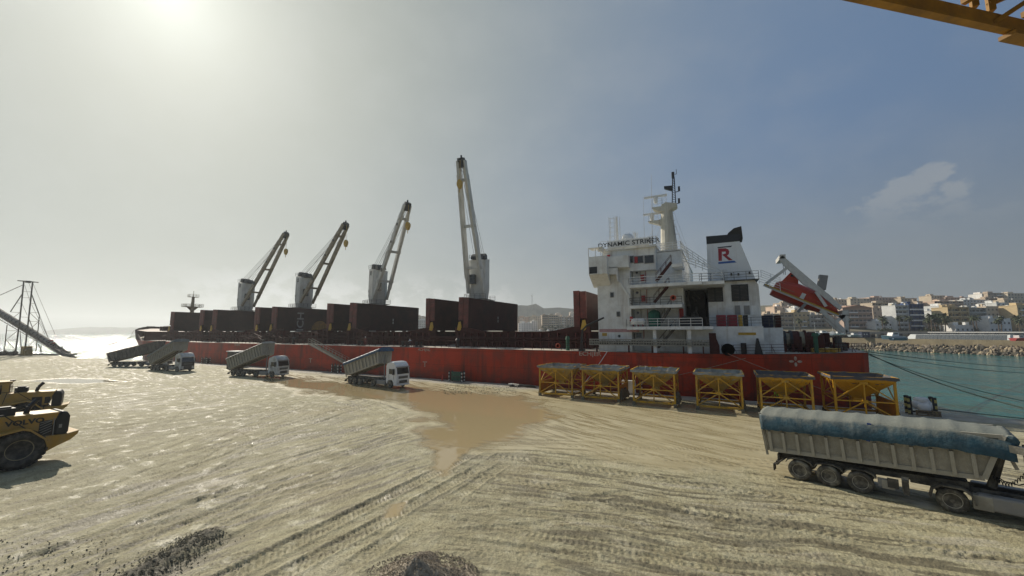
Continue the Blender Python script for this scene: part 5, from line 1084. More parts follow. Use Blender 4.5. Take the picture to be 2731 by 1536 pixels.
# ================================================================== HOPPERS
hop_y = mat('hopper_yellow', (.56, .31, .012), .55, var=.18, scale=1.2, dirt=((.20, .16, .09), .6, 1.6), streak=((.18, .12, .06), .45, 2.5))
hop_o = mat('hopper_orange', (.45, .17, .012), .55, var=.15, scale=1.2, dirt=((.2, .13, .07), .4, 1.6))
hop_old = mat('hopper_bin', (.42, .28, .05), .7, var=.2, scale=1, dirt=((.24, .20, .13), .7, 1.2), streak=((.14, .10, .06), .6, 2))
liner_m = mat('liner', (.28, .29, .27), .8, var=.25, scale=2, bump=.6, bscale=5, dirt=((.12, .13, .13), .6, .9))
liner_d = mat('liner_dark', (.085, .082, .085), .8, var=.2, scale=1, bump=.5, bscale=4)
mud_m = mat('caked_mud', (.15, .135, .10), .9, var=.3, scale=3, bump=.8, bscale=6)
def hopper(label, x0, y0, w, d, h, ym, lm, panel, rz=0):
    t_ = thing('loading_hopper', label, 'hopper', (0,0,0), 0, 'yellow loading hoppers along the quay')
    hz_ = h-.35; mz = h*.46
    for (x, y) in ((0, 0), (w, 0), (0, d), (w, d)):
        MB().bb(x-.09, x+.09, y-.09, y+.09, .3, hz_).build('leg', ym, t_); MB().bb(x-.16, x+.16, y-.16, y+.16, 0, .38).build('foot', mud_m, t_)
    for nm, a, b, s_ in (('base_rail', (0, 0, .38), (w, 0, .38), .2), ('base_rail', (0, d, .38), (w, d, .38), .2), ('base_rail', (0, 0, .38), (0, d, .38), .16), ('base_rail', (w, 0, .38), (w, d, .38), .16)): MB().bar(a, b, .14, s_).build(nm, ym, t_)
    for y in (-.02, d+.02):
        m_ = MB(); m_.bar((0, y, mz), (w, y, mz), .09, .1); m_.build('cross_rail', ym, t_)
        MB().bar((w/2, y, .45), (w/2, y, hz_-.1), .11, .11).build('middle_post', ym, t_)
        for s_ in (0, w): MB().bar((s_, y-.0, mz+.08), (w/2, y, hz_-.1), .08, .1).build('upper_brace', ym, t_); MB().bar((s_, y, .45), (w/2, y, mz), .08, .1).build('lower_brace', ym, t_)
        MB().bb(w/2-.3, w/2+.3, y-.07, y+.07, hz_-.28, hz_-.05).bb(w/2-.2, w/2+.2, y-.08, y+.08, mz-.12, mz+.14).build('gusset_plate', ym, t_)
    for x in (0, w):
        MB().bar((x, 0, mz), (x, d, mz), .08, .1).build('cross_rail', ym, t_)
        MB().bar((x, .1, mz), (x, d/2, hz_), .07, .09).bar((x, d-.1, mz), (x, d/2, hz_), .07, .09).build('end_brace', ym, t_)
    if panel is not None:
        x = 0 if panel == 'l' else w
        MB().bb(x-.03, x+.03, .1, d-.1, .5, mz+.1).build('end_panel', hop_o, t_)
        sgn = 1 if panel == 'r' else -1; b_ = MB(); b_.prism([(.3, .3), (.4, 1.0), (1.2, 1.5), (2.2, 1.1), (3.0, 1.35), (3.8, .9), (4.3, .3)], 'x', x+sgn*.04, x+sgn*.16)
        b_.v = [(vx+(sgn*.25*max(0, 1-(vz-.3)/1.2) if abs(vx-x) > .1 else 0), vy*d/4.6, vz) for vx, vy, vz in b_.v]; b_.build('caked_mud', mud_m, t_)
    # bin
    o_ = .22; b_ = MB(); c0 = (w/2, d/2); q_ = .38
    top = [(-o_, -o_, h), (w+o_, -o_, h), (w+o_, d+o_, h), (-o_, d+o_, h)]; up = [(-.05, -.05, h-.42), (w+.05, -.05, h-.42), (w+.05, d+.05, h-.42), (-.05, d+.05, h-.42)]; bt = [(c0[0]-q_, c0[1]-q_, mz+.05), (c0[0]+q_, c0[1]-q_, mz+.05), (c0[0]+q_, c0[1]+q_, mz+.05), (c0[0]-q_, c0[1]+q_, mz+.05)]
    b_.add(top+up+bt, [(0,1,5,4), (1,2,6,5), (2,3,7,6), (3,0,4,7), (4,5,9,8), (5,6,10,9), (6,7,11,10), (7,4,8,11)])
    b_.add([(x*1.0, y, z+.0) for x, y, z in [(c0[0]-q_, c0[1]-q_, mz-.3), (c0[0]+q_, c0[1]-q_, mz-.3), (c0[0]+q_, c0[1]+q_, mz-.3), (c0[0]-q_, c0[1]+q_, mz-.3)]+bt], [(0,1,5,4), (1,2,6,5), (2,3,7,6), (3,0,4,7)])
    bo = b_.build('bin', hop_old if lm is liner_m else ym, t_); md = bo.modifiers.new('solid', 'SOLIDIFY'); md.thickness = .03; md.offset = -1
    for k_ in range(1, 5):
        f = k_/5; xx = w*f; MB().bar((xx, -.09, h-.45), (c0[0]+(xx-c0[0])*.2, c0[1]-q_-.25, mz+.35), .05, .06).build('bin_stiffener', ym, t_)
    MB().bar((-o_, -o_, h), (w+o_, -o_, h), .1, .12).bar((-o_, d+o_, h), (w+o_, d+o_, h), .1, .12).bar((-o_, -o_, h), (-o_, d+o_, h), .1, .12).bar((w+o_, -o_, h), (w+o_, d+o_, h), .1, .12).build('rim', ym, t_)
    # rubber and canvas liner draped over the rim
    L_ = MB(); ring = []; nn = 15
    for (xa, ya, xb, yb) in ((-o_, -o_, w+o_, -o_), (w+o_, -o_, w+o_, d+o_), (w+o_, d+o_, -o_, d+o_), (-o_, d+o_, -o_, -o_)):
        for i in range(nn): ring.append((xa+(xb-xa)*i/nn, ya+(yb-ya)*i/nn))
    N_ = len(ring)
    for lvl, (sc, dz_) in enumerate(((1.035, -.2), (1.02, .05), (.965, .0), (.86, -.55), (.45, -1.25))):
        for (x, y) in ring:
            jj = rng.uniform(-1, 1)
            L_.v.append((c0[0]+(x-c0[0])*sc, c0[1]+(y-c0[1])*sc, h+dz_+jj*(.06 if lvl < 3 else .05)))
    for l_ in range(4): L_.f += [(l_*N_+i, l_*N_+(i+1) % N_, (l_+1)*N_+(i+1) % N_, (l_+1)*N_+i) for i in range(N_)]
    L_.build('liner', lm, t_)
    t_.location = (x0, y0, 0); t_.rotation_euler = (0, 0, rz or R(rng.uniform(-1.6, 1.6))); return t_
hopper('leftmost yellow hopper, end panel on its left side, beside the coiled pipes', -20.7, 46.9, 4.3, 4.6, 3.75, hop_y, liner_m, 'l')
hopper('second yellow hopper from the left, muddy end panel and white mooring rope rising behind it', -15.0, 46.7, 4.25, 4.6, 3.75, hop_y, liner_m, 'r')
hopper('third yellow hopper from the left, with the white striped barrier behind its left legs', -8.95, 46.1, 4.25, 4.6, 3.8, hop_y, liner_m, 'r')
hopper('fourth yellow hopper from the left, standing clear of both neighbours with a wide gap', -2.55, 46.4, 4.1, 4.6, 3.8, hop_y, liner_m, 'r')
x5 = py(2020, 1006, 46.2).x; x5b = py(2163, 1010, 46.2).x
hopper('fifth yellow hopper from the left, person in a bright vest behind its braces', x5+.2, 46.2, x5b-x5-.2, 4.6, 3.85, hop_y, liner_d, None)
x6 = py(2216, 1010, 46.8).x; x6b = py(2390, 1017, 46.8).x
hopper('rightmost hopper, freshly painted orange-yellow, nearest the open water', x6+.2, 46.8, x6b-x6-.3, 4.6, 3.95, mat('fresh_yellow', (.52, .27, .01), .45, var=.1), liner_d, 'r')
# ================================================================== WHEEL LOADERS
ldy = mat('loader_yellow', (.42, .235, .035), .5, var=.1, scale=1, dirt=((.33, .24, .12), .5, 1.4))
ldy2 = mat('loader_yellow_faded', (.42, .26, .06), .55, var=.1, scale=1, dirt=((.25, .2, .12), .6, 1.4))
rim_y = mat('rim_dusty', (.30, .25, .15), .8, var=.15, dirt=((.2, .17, .12), .5, 5))
def big_wheel(root, x, y, r, w):
    e_ = bpy.data.objects.new('wheel', None); COL.objects.link(e_); e_.parent = root; e_.location = (x, y, r)
    if y > 0: e_.rotation_euler = (0, 0, math.pi)
    MB().lathe([(r*.5, -w*.34), (r*.58, -w*.48), (r*.86, -w*.5), (r*.96, -w*.38), (r*.96, w*.38), (r*.86, w*.5), (r*.5, w*.48)], (0,0,0), 'y', 40).build('tyre', rubber, e_, smooth=True)
    MB().lathe([(.05, -w*.12), (r*.18, -w*.22), (r*.24, -w*.1), (r*.4, -w*.06), (r*.48, -w*.34), (r*.53, -w*.38), (r*.53, w*.3)], (0,0,0), 'y', 32).build('rim', rim_y, e_, smooth=True)
    lug = MB(); lug.bar((0, -w*.5, 0), (.16, -.02, 0), .14, .09); lo = lug.build('tread_lug', rubber, e_); lo.hide_render = False
    nlug = 26
    for i in range(nlug):
        a = 2*math.pi*i/nlug
        for s_ in (-1, 1):
            c_ = lo if (i == 0 and s_ == -1) else copy_obj(lo, e_)
            c_.rotation_euler = (0 if s_ < 0 else math.pi, 0, 0); M_ = Matrix.Rotation(a+(.12 if s_ > 0 else 0), 4, 'Y') @ Matrix.Translation((0, 0, r*.965)) @ (Matrix.Scale(-1, 4, (0, 1, 0)) if s_ > 0 else Matrix())
            c_.matrix_basis = M_
    return e_
def loader(label, m, far):
    """rear of the machine points to +x, rear axle at x=0"""
    t_ = thing('wheel_loader', label, 'wheel loader', (0,0,0), 0, 'yellow wheel loaders parked at the left')
    r = 1.1
    for x in (0, -3.9):
        for y in (-1.2, 1.2): big_wheel(t_, x, y, r, .8)
    # engine hood
    top = 3.05
    hood = MB().prism([(-2.6, 1.75), (-2.6, top-.12), (-.3, top), (.9, top-.05), (1.6, top-.06), (1.2, 1.75)], 'y', -.92, .92)
    ho_ = hood.build('engine_hood', m, t_, bev=.06)
    MB().prism([(1.42, 1.55), (1.45, 2.6), (1.68, top-.02), (1.95, top-.1), (2.1, top-.4), (2.08, 1.7), (2.0, 1.5)], 'y', -.9, .9).build('radiator_grille', black, t_, bev=.1)
    if not far:
        vg = MB().bb(.78, 1.32, -.935, -.915, 1.62, 2.55).build('vent_grille', black, ho_)
        for i in range(6): z_ = 1.72+i*.155; MB().bar((.80, -.95, z_-.05), (1.30, -.95, min(z_+.17, 2.52)), .03, .028).build('slat', grey_metal, vg)
        MB().bb(1.37, 1.41, -.945, -.92, 1.55, 2.65).bb(1.62, 1.75, -.915, -.9, 1.98, 2.2).build('trim_plate', grey_metal, ho_)
        text('VOLVO', .40, black, ho_, Matrix.Translation((.2, -.935, 2.6)) @ FACE_CAM, 'lettering', .006, 1.15, .016)
    else:
        MB().bb(1.0, 1.35, -.93, -.915, 1.9, 2.5).bb(.2, .85, -.93, -.915, 1.75, 2.55).build('vent_grille', black, ho_)
        MB().bb(1.45, 2.0, -.92, -.9, 1.7, 2.6).build('tail_lamp_panel', black, ho_)
    MB().prism([(.55, 1.5), (1.2, 1.6), (1.9, 1.55), (2.55, 1.68), (2.5, 1.45), (2.2, 1.15), (1.65, .9), (1.0, .55), (.95, .8)], 'y', -.98, .98).build('counterweight', m, t_, bev=.05)
    MB().bb(-2.7, 1.2, -.5, .5, .7, 1.7).build('rear_frame', chassis_m, t_); MB().bb(-5.2, -2.9, -.45, .45, .8, 1.9).build('front_frame', m, t_)
    for y in (-1.25, 1.25):
        s_ = .42
        MB().prism([(-1.55, 1.5), (-1.45, 1.62), (-.9, 2.16), (.0, 2.32), (.35, 2.2), (1.0, 1.55), (1.12, 1.1), (1.04, 1.1), (.92, 1.5), (.3, 2.12), (0, 2.24), (-.86, 2.08), (-1.4, 1.5)], 'y', y-s_, y+s_).build('mudguard', ldy if not far else m, t_)
    # cab
    c0 = 1.3 if far else 0
    MB().prism([(x_+c0, z_) for x_, z_ in [(-4.0, 1.7), (-4.15, 2.4), (-3.9, 4.0), (-2.55, 4.0), (-2.5, 1.7)]], 'y', -.8, .8).build('cab', m, t_, bev=.05)
    for y in (-.81, .81): MB().prism([(x_+c0, z_) for x_, z_ in [(-3.95, 2.35), (-3.75, 3.8), (-2.95, 3.8), (-2.95, 2.1)]], 'y', y-.01, y+.01).build('cab_window', glass, t_)
    MB().bb(-2.5+c0, -2.48+c0, -.65, .65, 3.1, 3.8).build('rear_window', glass, t_); MB().bb(-4.1+c0, -2.4+c0, -.88, .88, 4.0, 4.12).build('cab_roof', m, t_, bev=.04)
    MB().bb(-2.6+c0, -2.3+c0, -.35, .1, 4.12, 4.2).tube((-2.4, -.2, 4.1), (-2.4, -.2, 4.25), .06).build('roof_lamp', black, t_)
    # exhaust horn, air cleaner
    MB().path([Vector((.35, -.1, top-.05)), Vector((.45, -.1, top+.35)), Vector((.75, -.1, top+.75))], .13, 8).build('exhaust_pipe', black, t_)
    MB().bb(-.95, -.15, -.55, .1, top-.1, top+.42).bb(-.8, -.3, -.4, -.05, top+.42, top+.52).build('air_cleaner', black, t_)
    m_ = MB()
    for (a, b) in (((-3.2, -1.3, 3.15), (-.75, -1.3, 3.2)), ((-.75, -1.3, 3.2), (.35, -.95, 2.1)), ((-1.25, -1.3, 3.15), (-1.45, -1.3, 2.1)), ((-2.9, -1.3, 3.15), (-3.0, -1.3, 2.0))): m_.bar(a, b, .045)
    m_.rail([(-2.3, .8, top), (-.6, .8, top)], .45, .8, .02, 2); m_.build('hand_rail', black, t_)
    MB().bb(.85, 1.15, -1.02, -.95, .62, .68).bb(1.1, 1.16, -1.02, -.95, .62, .98).bb(.85, 1.15, -1.02, -.95, .95, 1.0).bb(.6, .9, -1.05, -.9, .5, .95).build('tow_step', black, t_)
    # lift arms and bucket in front (outside the picture)
    for y in (-.6, .6): MB().bar((-4.2, y, 2.1), (-6.6, y, .9), .2, .45).build('lift_arm', m, t_)
    MB().prism([(-6.5, .1), (-6.5, 1.3), (-6.8, 1.6), (-7.2, .6), (-8.0, .1)], 'y', -1.7, 1.7).build('bucket', steel_dark, t_)
    return t_
l1 = loader('nearer yellow wheel loader with VOLVO lettering on its engine hood', ldy, False)
w1 = pg(41, 1251); tipp = pd(195, 1145, 21.6)
l1.location = (w1.x-1.2, w1.y, 0); l1.rotation_euler = (0, 0, R(90)); 
l2 = loader('farther dusty wheel loader with curved black exhaust, behind the lettered one', ldy2, True)
o = pd(160, 1037, 36.3); a_ = R(72); l2.location = (o.x-1.5*math.cos(a_)-.8, o.y-1.5*math.sin(a_), 0); l2.rotation_euler = (0, 0, a_); l2.scale = (.93,)*3
# ================================================================== SMALL THINGS ON THE QUAY
stripe_w = mat('stripe_white', (.62, .60, .55), .7, dirt=((.3, .27, .2), .4, 3)); stripe_y = mat('stripe_yellow', (.50, .40, .12), .7, dirt=((.3, .27, .2), .4, 3))
def cage(label, pos, w, h, sm_, fill, cat='mooring cage', rz=0, n_=4, nm='fender_cage'):
    t_ = thing(nm, label, cat, (0,0,0))
    for x in (0, w):
        for y in (0, .75):
            b_ = MB().bb(x-.16, x+.16, y-.05, y+.05, 0, h).build('striped_post', black, t_)
            for i in range(3 if n_ == 4 else n_): z_ = h*(.06+i/(3.1 if n_ == 4 else n_)); MB().bb(x-.165 if x == 0 else x-.02, x+.02 if x == 0 else x+.165, y-.056, y+.056, z_, z_+h*.17).build('stripe', sm_, b_)
    if fill: fill(t_, w, h)
    t_.location = pos; t_.rotation_euler = (0, 0, rz); return t_
def f_green(t_, w, h): MB().bb(.2, w-.3, .1, .7, .15, h*.92).build('green_pad', mat('pad_green', (.04, .10, .065), .8, var=.4, scale=3, bump=.6, bscale=6), t_, bev=.08); MB().bb(.2, w-.2, .05, .1, h*.45, h*.5).build('cross_bar', steel_dark, t_)
def f_grey(t_, w, h): MB().bb(.2, w-.2, .1, .7, .1, h*.8).build('dark_pad', rubber, t_, bev=.08)
o = pg(1202, 1016.5); cage('black and white striped cage holding a green pad, beside the traffic cone', (o.x, 53.4, 0), 2.35, 1.7, stripe_w, f_green)
o = pg(553, 968); cage('small dark striped cage at the hull between the second and third tipping trucks', (-118.3, 53.6, 0), 2.2, 1.7, stripe_w, f_grey)
o = pg(906, 993); cage('black and white striped cage just behind the tailgate of the blue-tarped truck', (o.x-.3, 53.4, 0), 1.6, 1.8, stripe_w, f_grey)
o = pg(1690, 1045); t_ = cage('white block with black striped posts behind the third hopper', (o.x-.4, 53.2, 0), 1.7, 1.75, stripe_w, lambda t_, w, h: MB().bb(-.6, 1.1, .1, .6, .1, h).build('white_block', white_plain, t_, bev=.04))
o = pg(2412, 1098); o2 = pg(2496, 1110)
t_ = cage('black and yellow striped cage on the quay edge beside the white bags', (o.x, 53.3, 0), o2.x-o.x, 1.75, stripe_y, lambda t_, w, h: MB().bb(.2, w-.2, .3, .45, .2, .35).build('cross_bar', steel_dark, t_), n_=4)
wb = thing('bag_pile', 'crumpled white bulk bags piled inside the black and yellow cage', 'bags', (o.x+.25, 53.5, 0))
bagm = mat('white_bag', (.68, .67, .66), .7, var=.06, bump=.9, bscale=3)
for (x, y, z_, sx_, sy_, sz_) in ((.45, .2, .95, .5, .4, .42), (1.0, .2, 1.0, .5, .4, .42), (1.45, .1, .85, .35, .35, .38), (.8, -.15, .75, .5, .35, .4), (.75, .25, 1.4, .6, .4, .28)):
    b_ = MB().lathe([(.05, -1), (.7, -.9), (1, -.4), (.95, .4), (.65, .9), (.05, 1)], (0, 0, 0), n=14); b_.v = [(x+a*sx_+rng.uniform(-.04, .04), y+b*sy_, z_+c*sz_+rng.uniform(-.03, .03)) for a, b, c in b_.v]; b_.build('bag', bagm, wb, smooth=True)
pal = thing('pallet', 'weathered wooden pallets leaning under the white bags', 'pallet', (o.x+.35, 52.9, 0)); wood = mat('wood', (.22, .16, .10), .8, var=.25, scale=4)
pk_ = MB().bb(0, 1.7, 0, .1, 0, .12).build('plank', wood, pal)
for i in range(1, 3): c_ = copy_obj(pk_, pal); c_.location = (0, 0, i*.2)
for x in (0, .8, 1.6): MB().bb(x, x+.1, .1, .3, 0, .5).build('bearer', wood, pal)
o = pg(1184, 1014); cn = thing('traffic_cone', 'red traffic cone standing by the hull left of the green padded cage', 'cone', (o.x, min(o.y, 53.8), 0)); MB().lathe([(.2, .04), (.16, .1), (.05, .95), (.03, .97)], (0,0,0), n=14).build('cone_body', mat('cone_red', (.5, .06, .03), .5), cn); MB().bb(-.24, .24, -.24, .24, 0, .045).build('cone_base', black, cn)
# bundle of hoses, the black skip, power pedestals
hb_ = thing('pipe_bundle', 'grey hoses and pipes lying on the quay left of the first hopper', 'pipes', (0,0,0))
o = pg(1392, 1022)
for i in range(6): MB().path([Vector((o.x+rng.uniform(-.2, .3), 53.0+rng.uniform(-.6, .4), .1+.05*i)), Vector((o.x+1.6, 52.6+rng.uniform(-.5, .5), .1+.05*i)), Vector((o.x+rng.uniform(3, 4.6), 53.2+rng.uniform(-.5, .5), .12+.04*i))], rng.uniform(.05, .1), 6).build('pipe', rng.choice([rubber, grey_metal, steel_dark]), hb_)
MB().tube((o.x-.1, 52.6, .3), (o.x+.5, 52.7, .32), .16, 10).build('pipe_end', stripe_w, hb_); rebase(hb_, (o.x+1.5, 53, 0))
o = pg(586, 985); o2 = pg(603, 985); sk = thing('skip', 'dark steel container standing open behind the tail of the third tipper truck', 'container', (o.x+.1, o.y+1.2, 0)); MB().prism([(0, 0), (.35, 2.5), (3.4, 2.5), (3.0, 0)], 'y', 0, 2).build('skip_body', steel_dark, sk, bev=.05); MB().bar((.3, -.04, 2.45), (3.4, -.04, 2.45), .1, .12).bar((.18, -.04, 1.2), (3.2, -.04, 1.2), .08, .1).build('stiffener', steel_dark, sk)
o = pg(820-8, 985.); 
o = pg(675, 975); kb = thing('site_cabin', 'low white-roofed machine cab half hidden behind the third tipper truck body', 'cabin', (-103.5, 52.0, 0)); MB().bb(0, 3.6, 0, 2.2, 0, 3.4).build('cabin_wall', steel_dark, kb); MB().bb(-.2, 3.9, -.2, 2.4, 3.4, 3.6).build('cabin_roof', white_plain, kb)
# ------------------------------------------------------------------ people
skin_m = mat('skin', (.30, .17, .11), .6)
def person(label, pos, rz, top, bottom, head=None, stride=.25, lean=0., scale=1., arm=(.35, .35)):
    t_ = thing('person', label, 'person', (0,0,0))
    def skin(chain, name, m_, sub=2):
        me_ = bpy.data.meshes.new(name); vs_ = [c[0] for c in chain]; es_ = [(i, c[2]) for i, c in enumerate(chain) if c[2] is not None]
        me_.from_pydata(vs_, es_, []); o_ = bpy.data.objects.new(name, me_); COL.objects.link(o_); o_.parent = t_
        sm_ = o_.modifiers.new('skin', 'SKIN'); me_.skin_vertices[0].data[0].use_root = True
        for i, c in enumerate(chain): me_.skin_vertices[0].data[i].radius = (c[1], c[1]*.85)
        s2 = o_.modifiers.new('sub', 'SUBSURF'); s2.levels = s2.render_levels = sub; me_.materials.append(m_); return o_
    s = stride; a1, a2 = arm
    body = [((0,0,.95), .135, None), ((lean*.5,0,1.2), .13, 0), ((lean,0,1.42), .125, 1), ((lean,0,1.53), .055, 2), ((lean+.02,0,1.62), .075, 3), ((lean+.02,0,1.72), .08, 4),
            ((lean,.19,1.42), .06, 2), ((lean+a1*.35,.25,1.15), .045, 6), ((lean+a1,.26,.95), .035, 7), ((lean+a1+.05,.26,.87), .03, 8),
            ((lean,-.19,1.42), .06, 2), ((lean+a2*.3,-.26,1.16), .045, 10), ((lean+a2,-.28,.97), .035, 11), ((lean+a2+.05,-.28,.89), .03, 12),
            ((0,.1,.88), .1, 0), ((s*.55,.11,.48), .07, 14), ((s*.6,.11,.1), .05, 15), ((s*.6+.14,.11,.05), .04, 16),
            ((0,-.1,.88), .1, 0), ((-s*.4,-.11,.48), .07, 18), ((-s,-.11,.1), .05, 19), ((-s+.14,-.11,.05), .04, 20)]
    skin(body, 'body', skin_m)
    shirt = [((0,0,1.0), .155, None), ((lean*.5,0,1.2), .15, 0), ((lean,0,1.42), .145, 1), ((lean,.19,1.42), .075, 2), ((lean+a1*.35,.25,1.15), .058, 3), ((lean+a1*.9,.26,1.0), .048, 4), ((lean,-.19,1.42), .075, 2), ((lean+a2*.3,-.26,1.16), .058, 6), ((lean+a2*.9,-.28,1.02), .048, 7)]
    skin(shirt, 'shirt', top)
    tr_ = [((0,0,.93), .15, None), ((0,.1,.86), .112, 0), ((s*.55,.11,.48), .085, 1), ((s*.6,.11,.14), .07, 2), ((0,-.1,.86), .112, 0), ((-s*.4,-.11,.48), .085, 4), ((-s,-.11,.14), .07, 5)]
    skin(tr_, 'trousers', bottom)
    for y, x in ((.11, s*.6), (-.11, -s)): MB().bb(x-.06, x+.2, y-.05, y+.05, 0, .1).build('boot', black, t_, bev=.03)
    MB().lathe([(.115, -.02), (.12, .03), (.1, .1), (.06, .14), (.01, .155)], (lean+.02, 0, 1.72), n=14).build('helmet' if head else 'hair', head or mat('hair', (.02, .015, .01), .8), t_, smooth=True)
    fc_ = MB(); fc_.bar((lean+.11, 0, 1.68), (lean+.135, 0, 1.65), .025, .035).build('nose', skin_m, t_)
    for y in (-.032, .032): MB().lathe([(.004, -.01), (.013, 0), (.004, .01)], (lean+.10, y, 1.70), 'x', 6).build('eye', black, t_)
    MB().bb(lean+.09, lean+.105, -.025, .025, 1.612, 1.622).build('mouth', mat('lips', (.2, .07, .06), .6), t_)
    t_.location = pos; t_.rotation_euler = (0, 0, rz); t_.scale = (scale,)*3; return t_
o = py(1093, 923, 57.3); person('person in a white shirt and dark trousers walking along the ship deck', (o.x, 57.3, DZ), R(200), mat('shirt_white', (.66, .70, .76), .8), mat('trouser_navy', (.03, .035, .06), .8), None, .3, 0, 1.0, (.25, -.3))
o = py(974, 920, 57.6); person('person in dark red overalls and white helmet standing at the ship rail', (o.x, 57.6, DZ), R(-60), mat('overall_red', (.16, .03, .03), .8), mat('overall_red', (.16, .03, .03), .8), white_plain, .1, .05, 1.0, (.3, .3))
o = pg(2067, 1080); person('person in a lime high-visibility vest standing behind the fifth hopper', (o.x+.2, 52.6, 0), R(-80), mat('vest_lime', (.30, .60, .03), .7), mat('trouser_navy', (.03, .035, .06), .8), white_plain, .12, 0, 1.0, (.1, .1))
# ------------------------------------------------------------------ mooring lines
def line(label, a, b, sag, r, m_, grp='mooring lines of the ship'):
    a = Vector(a); b = Vector(b); n_ = 24
    pts = [a.lerp(b, i/n_)-Vector((0, 0, sag*4*(i/n_)*(1-i/n_))) for i in range(n_+1)]
    mid = pts[0]; o_ = MB().path([p_-mid for p_ in pts], r, 5).build('mooring_line', m_, loc=mid); return tag(o_, label, 'rope', grp)
sc = Vector((15.6, 62.6, 5.45))
line('thick dark mooring line from the stern, lower of the long pair', sc, pd(2800, 1105, 32), .6, .05, rope_dark)
line('dark mooring line from the stern, upper of the near pair', sc+Vector((-.3, 1, .1)), pd(2850, 1090, 45), .8, .035, rope_dark)
line('mooring line reaching far over the harbour water, upper one of its pair', (15.4, 75, 5.7), pd(2900, 984, 120), 1.0, .06, rope_dark); line('mooring line reaching far over the harbour water, lower one of its pair', (15.4, 73, 5.6), pd(2900, 992, 112), 1.6, .05, rope_dark)
line('pale mooring rope dropping from the deck to behind the first hopper', (py(1620, 938, 56).x, 55.9, 5.3), (-17.8, 54.4, .3), .2, .05, white_plain)
line('pink-brown mooring rope slanting down the stern hull behind the last hoppers', (py(1940, 935, 56).x, 55.7, 5.4), (py(2330, 1045, 54.5).x, 54.5, .5), .3, .05, mat('rope_pink', (.35, .16, .11), .8))
line('thin spring line running low along the red hull towards the stern', (py(1990, 965, 55.5).x, 55.6, 4.9), (-13.5, 54.6, .4), .2, .025, rope_mat); line('thin rope low over the water right of the striped cage', (17.5, 54.5, .6), (48, 62, -1.0), .4, .04, rope_dark)
line('bow line running from the forecastle down to the quay end, upper one', (-198, CY-1, 8.5), (-190, 47, .4), .7, .06, rope_mat); line('bow line running from the forecastle down to the quay end, lower one', (-196, CY-4, 8.0), (-186, 47, .4), .9, .06, rope_mat)
line('bow rope hanging straight to the far quay bollard', (-175, 58.6, 8.6), (-172, 55, 1.0), .3, .05, rope_mat)
# ================================================================== BREAKWATER AND TOWN
def noisef(x, y, o=4, s=0): return float(fbm(np.array([x*1.]), np.array([y*1.]), o, s)[0])
A_ = pg(2240, 931, SEA_Z); B_ = pg(2731, 951, SEA_Z); md = (B_-A_).normalized(); mn = Vector((-md.y, md.x, 0))   # mn points away from us
if mn.dot(AX) < 0: mn = -mn
mole = thing('breakwater', 'stone breakwater with a brown wall and boulders at the far side of the harbour water', 'breakwater')
m0 = A_-md*70; m1 = B_+md*60; Lm = (m1-m0).length
wall_m = mat('mole_wall', (.23, .19, .12), .85, var=.2, scale=.15, dirt=((.12, .10, .07), .6, .3), bump=.4, bscale=1)
def quadpr(a, b, off0, off1, z0, z1): 
    q4 = [a+mn*off0, b+mn*off0, b+mn*off1, a+mn*off1]; return MB().add([(p.x, p.y, z0) for p in q4]+[(p.x, p.y, z1) for p in q4], [(0,3,2,1), (4,5,6,7), (0,1,5,4), (1,2,6,5), (2,3,7,6), (3,0,4,7)])
quadpr(m0, m1, 6.0, 7.2, -3, 4.5).build('mole_wall', wall_m, mole)
quadpr(m0, m1, 7.21, 40, -3, 3.6).build('mole_road', concrete, mole)
quadpr(m0, m1, 1.2, 6.0, -4, -.6).build('rubble_base', mat('rubble', (.10, .09, .07), .9, var=.4, scale=1, bump=1, bscale=2), mole)
rockm = [mat('boulder', (.19, .16, .12), .9, var=.35, scale=.5, dirt=((.08, .07, .06), .6, 1.2), bump=.5, bscale=3), mat('boulder_pale', (.33, .27, .18), .9, var=.25, scale=.7, bump=.5, bscale=3), mat('boulder_dark', (.09, .08, .065), .9, var=.4, scale=.7, bump=.5, bscale=3)]
protos = []
for k in range(9):
    bm = bmesh.new(); bmesh.ops.create_icosphere(bm, subdivisions=2, radius=1)
    rr_ = random.Random(k); cuts = [Vector((rr_.uniform(-1, 1), rr_.uniform(-1, 1), rr_.uniform(-1, 1))).normalized() for _ in range(9)]
    for v in bm.verts:
        for c_ in cuts:
            d_ = v.co.dot(c_)-rr_.choice([.62, .62, .62]) ; 
            if d_ > 0: v.co -= c_*d_
        v.co.x *= 1.25
    me = bpy.data.meshes.new('boulder'); bm.to_mesh(me); bm.free(); me.materials.append(rockm[0 if k < 5 else 1 if k < 7 else 2]); protos.append(me)
rb_r = random.Random(5); nb = 0
s_a = 68.; s_b = Lm-56
for row, (off, z_, sz) in enumerate(((.2, -2.2, 1.0), (1.4, -1.3, 1.05), (2.6, -.4, 1.1), (3.8, .4, 1.05), (5.0, 1.1, 1.0))):
    s_ = s_a
    while s_ < s_b:
        sc_ = sz*rb_r.uniform(.75, 1.25); o_ = bpy.data.objects.new('boulder', rb_r.choice(protos)); COL.objects.link(o_); o_.parent = mole
        p_ = m0+md*s_+mn*(off+rb_r.uniform(-.5, .5)); o_.location = (p_.x, p_.y, z_+rb_r.uniform(-.3, .4)); o_.rotation_euler = [rb_r.uniform(0, 6.3) for _ in range(3)]; o_.scale = (sc_, sc_*rb_r.uniform(.7, 1), sc_*rb_r.uniform(.55, .85)); nb += 1
        s_ += rb_r.uniform(1.0, 1.75)
rest = MB(); 
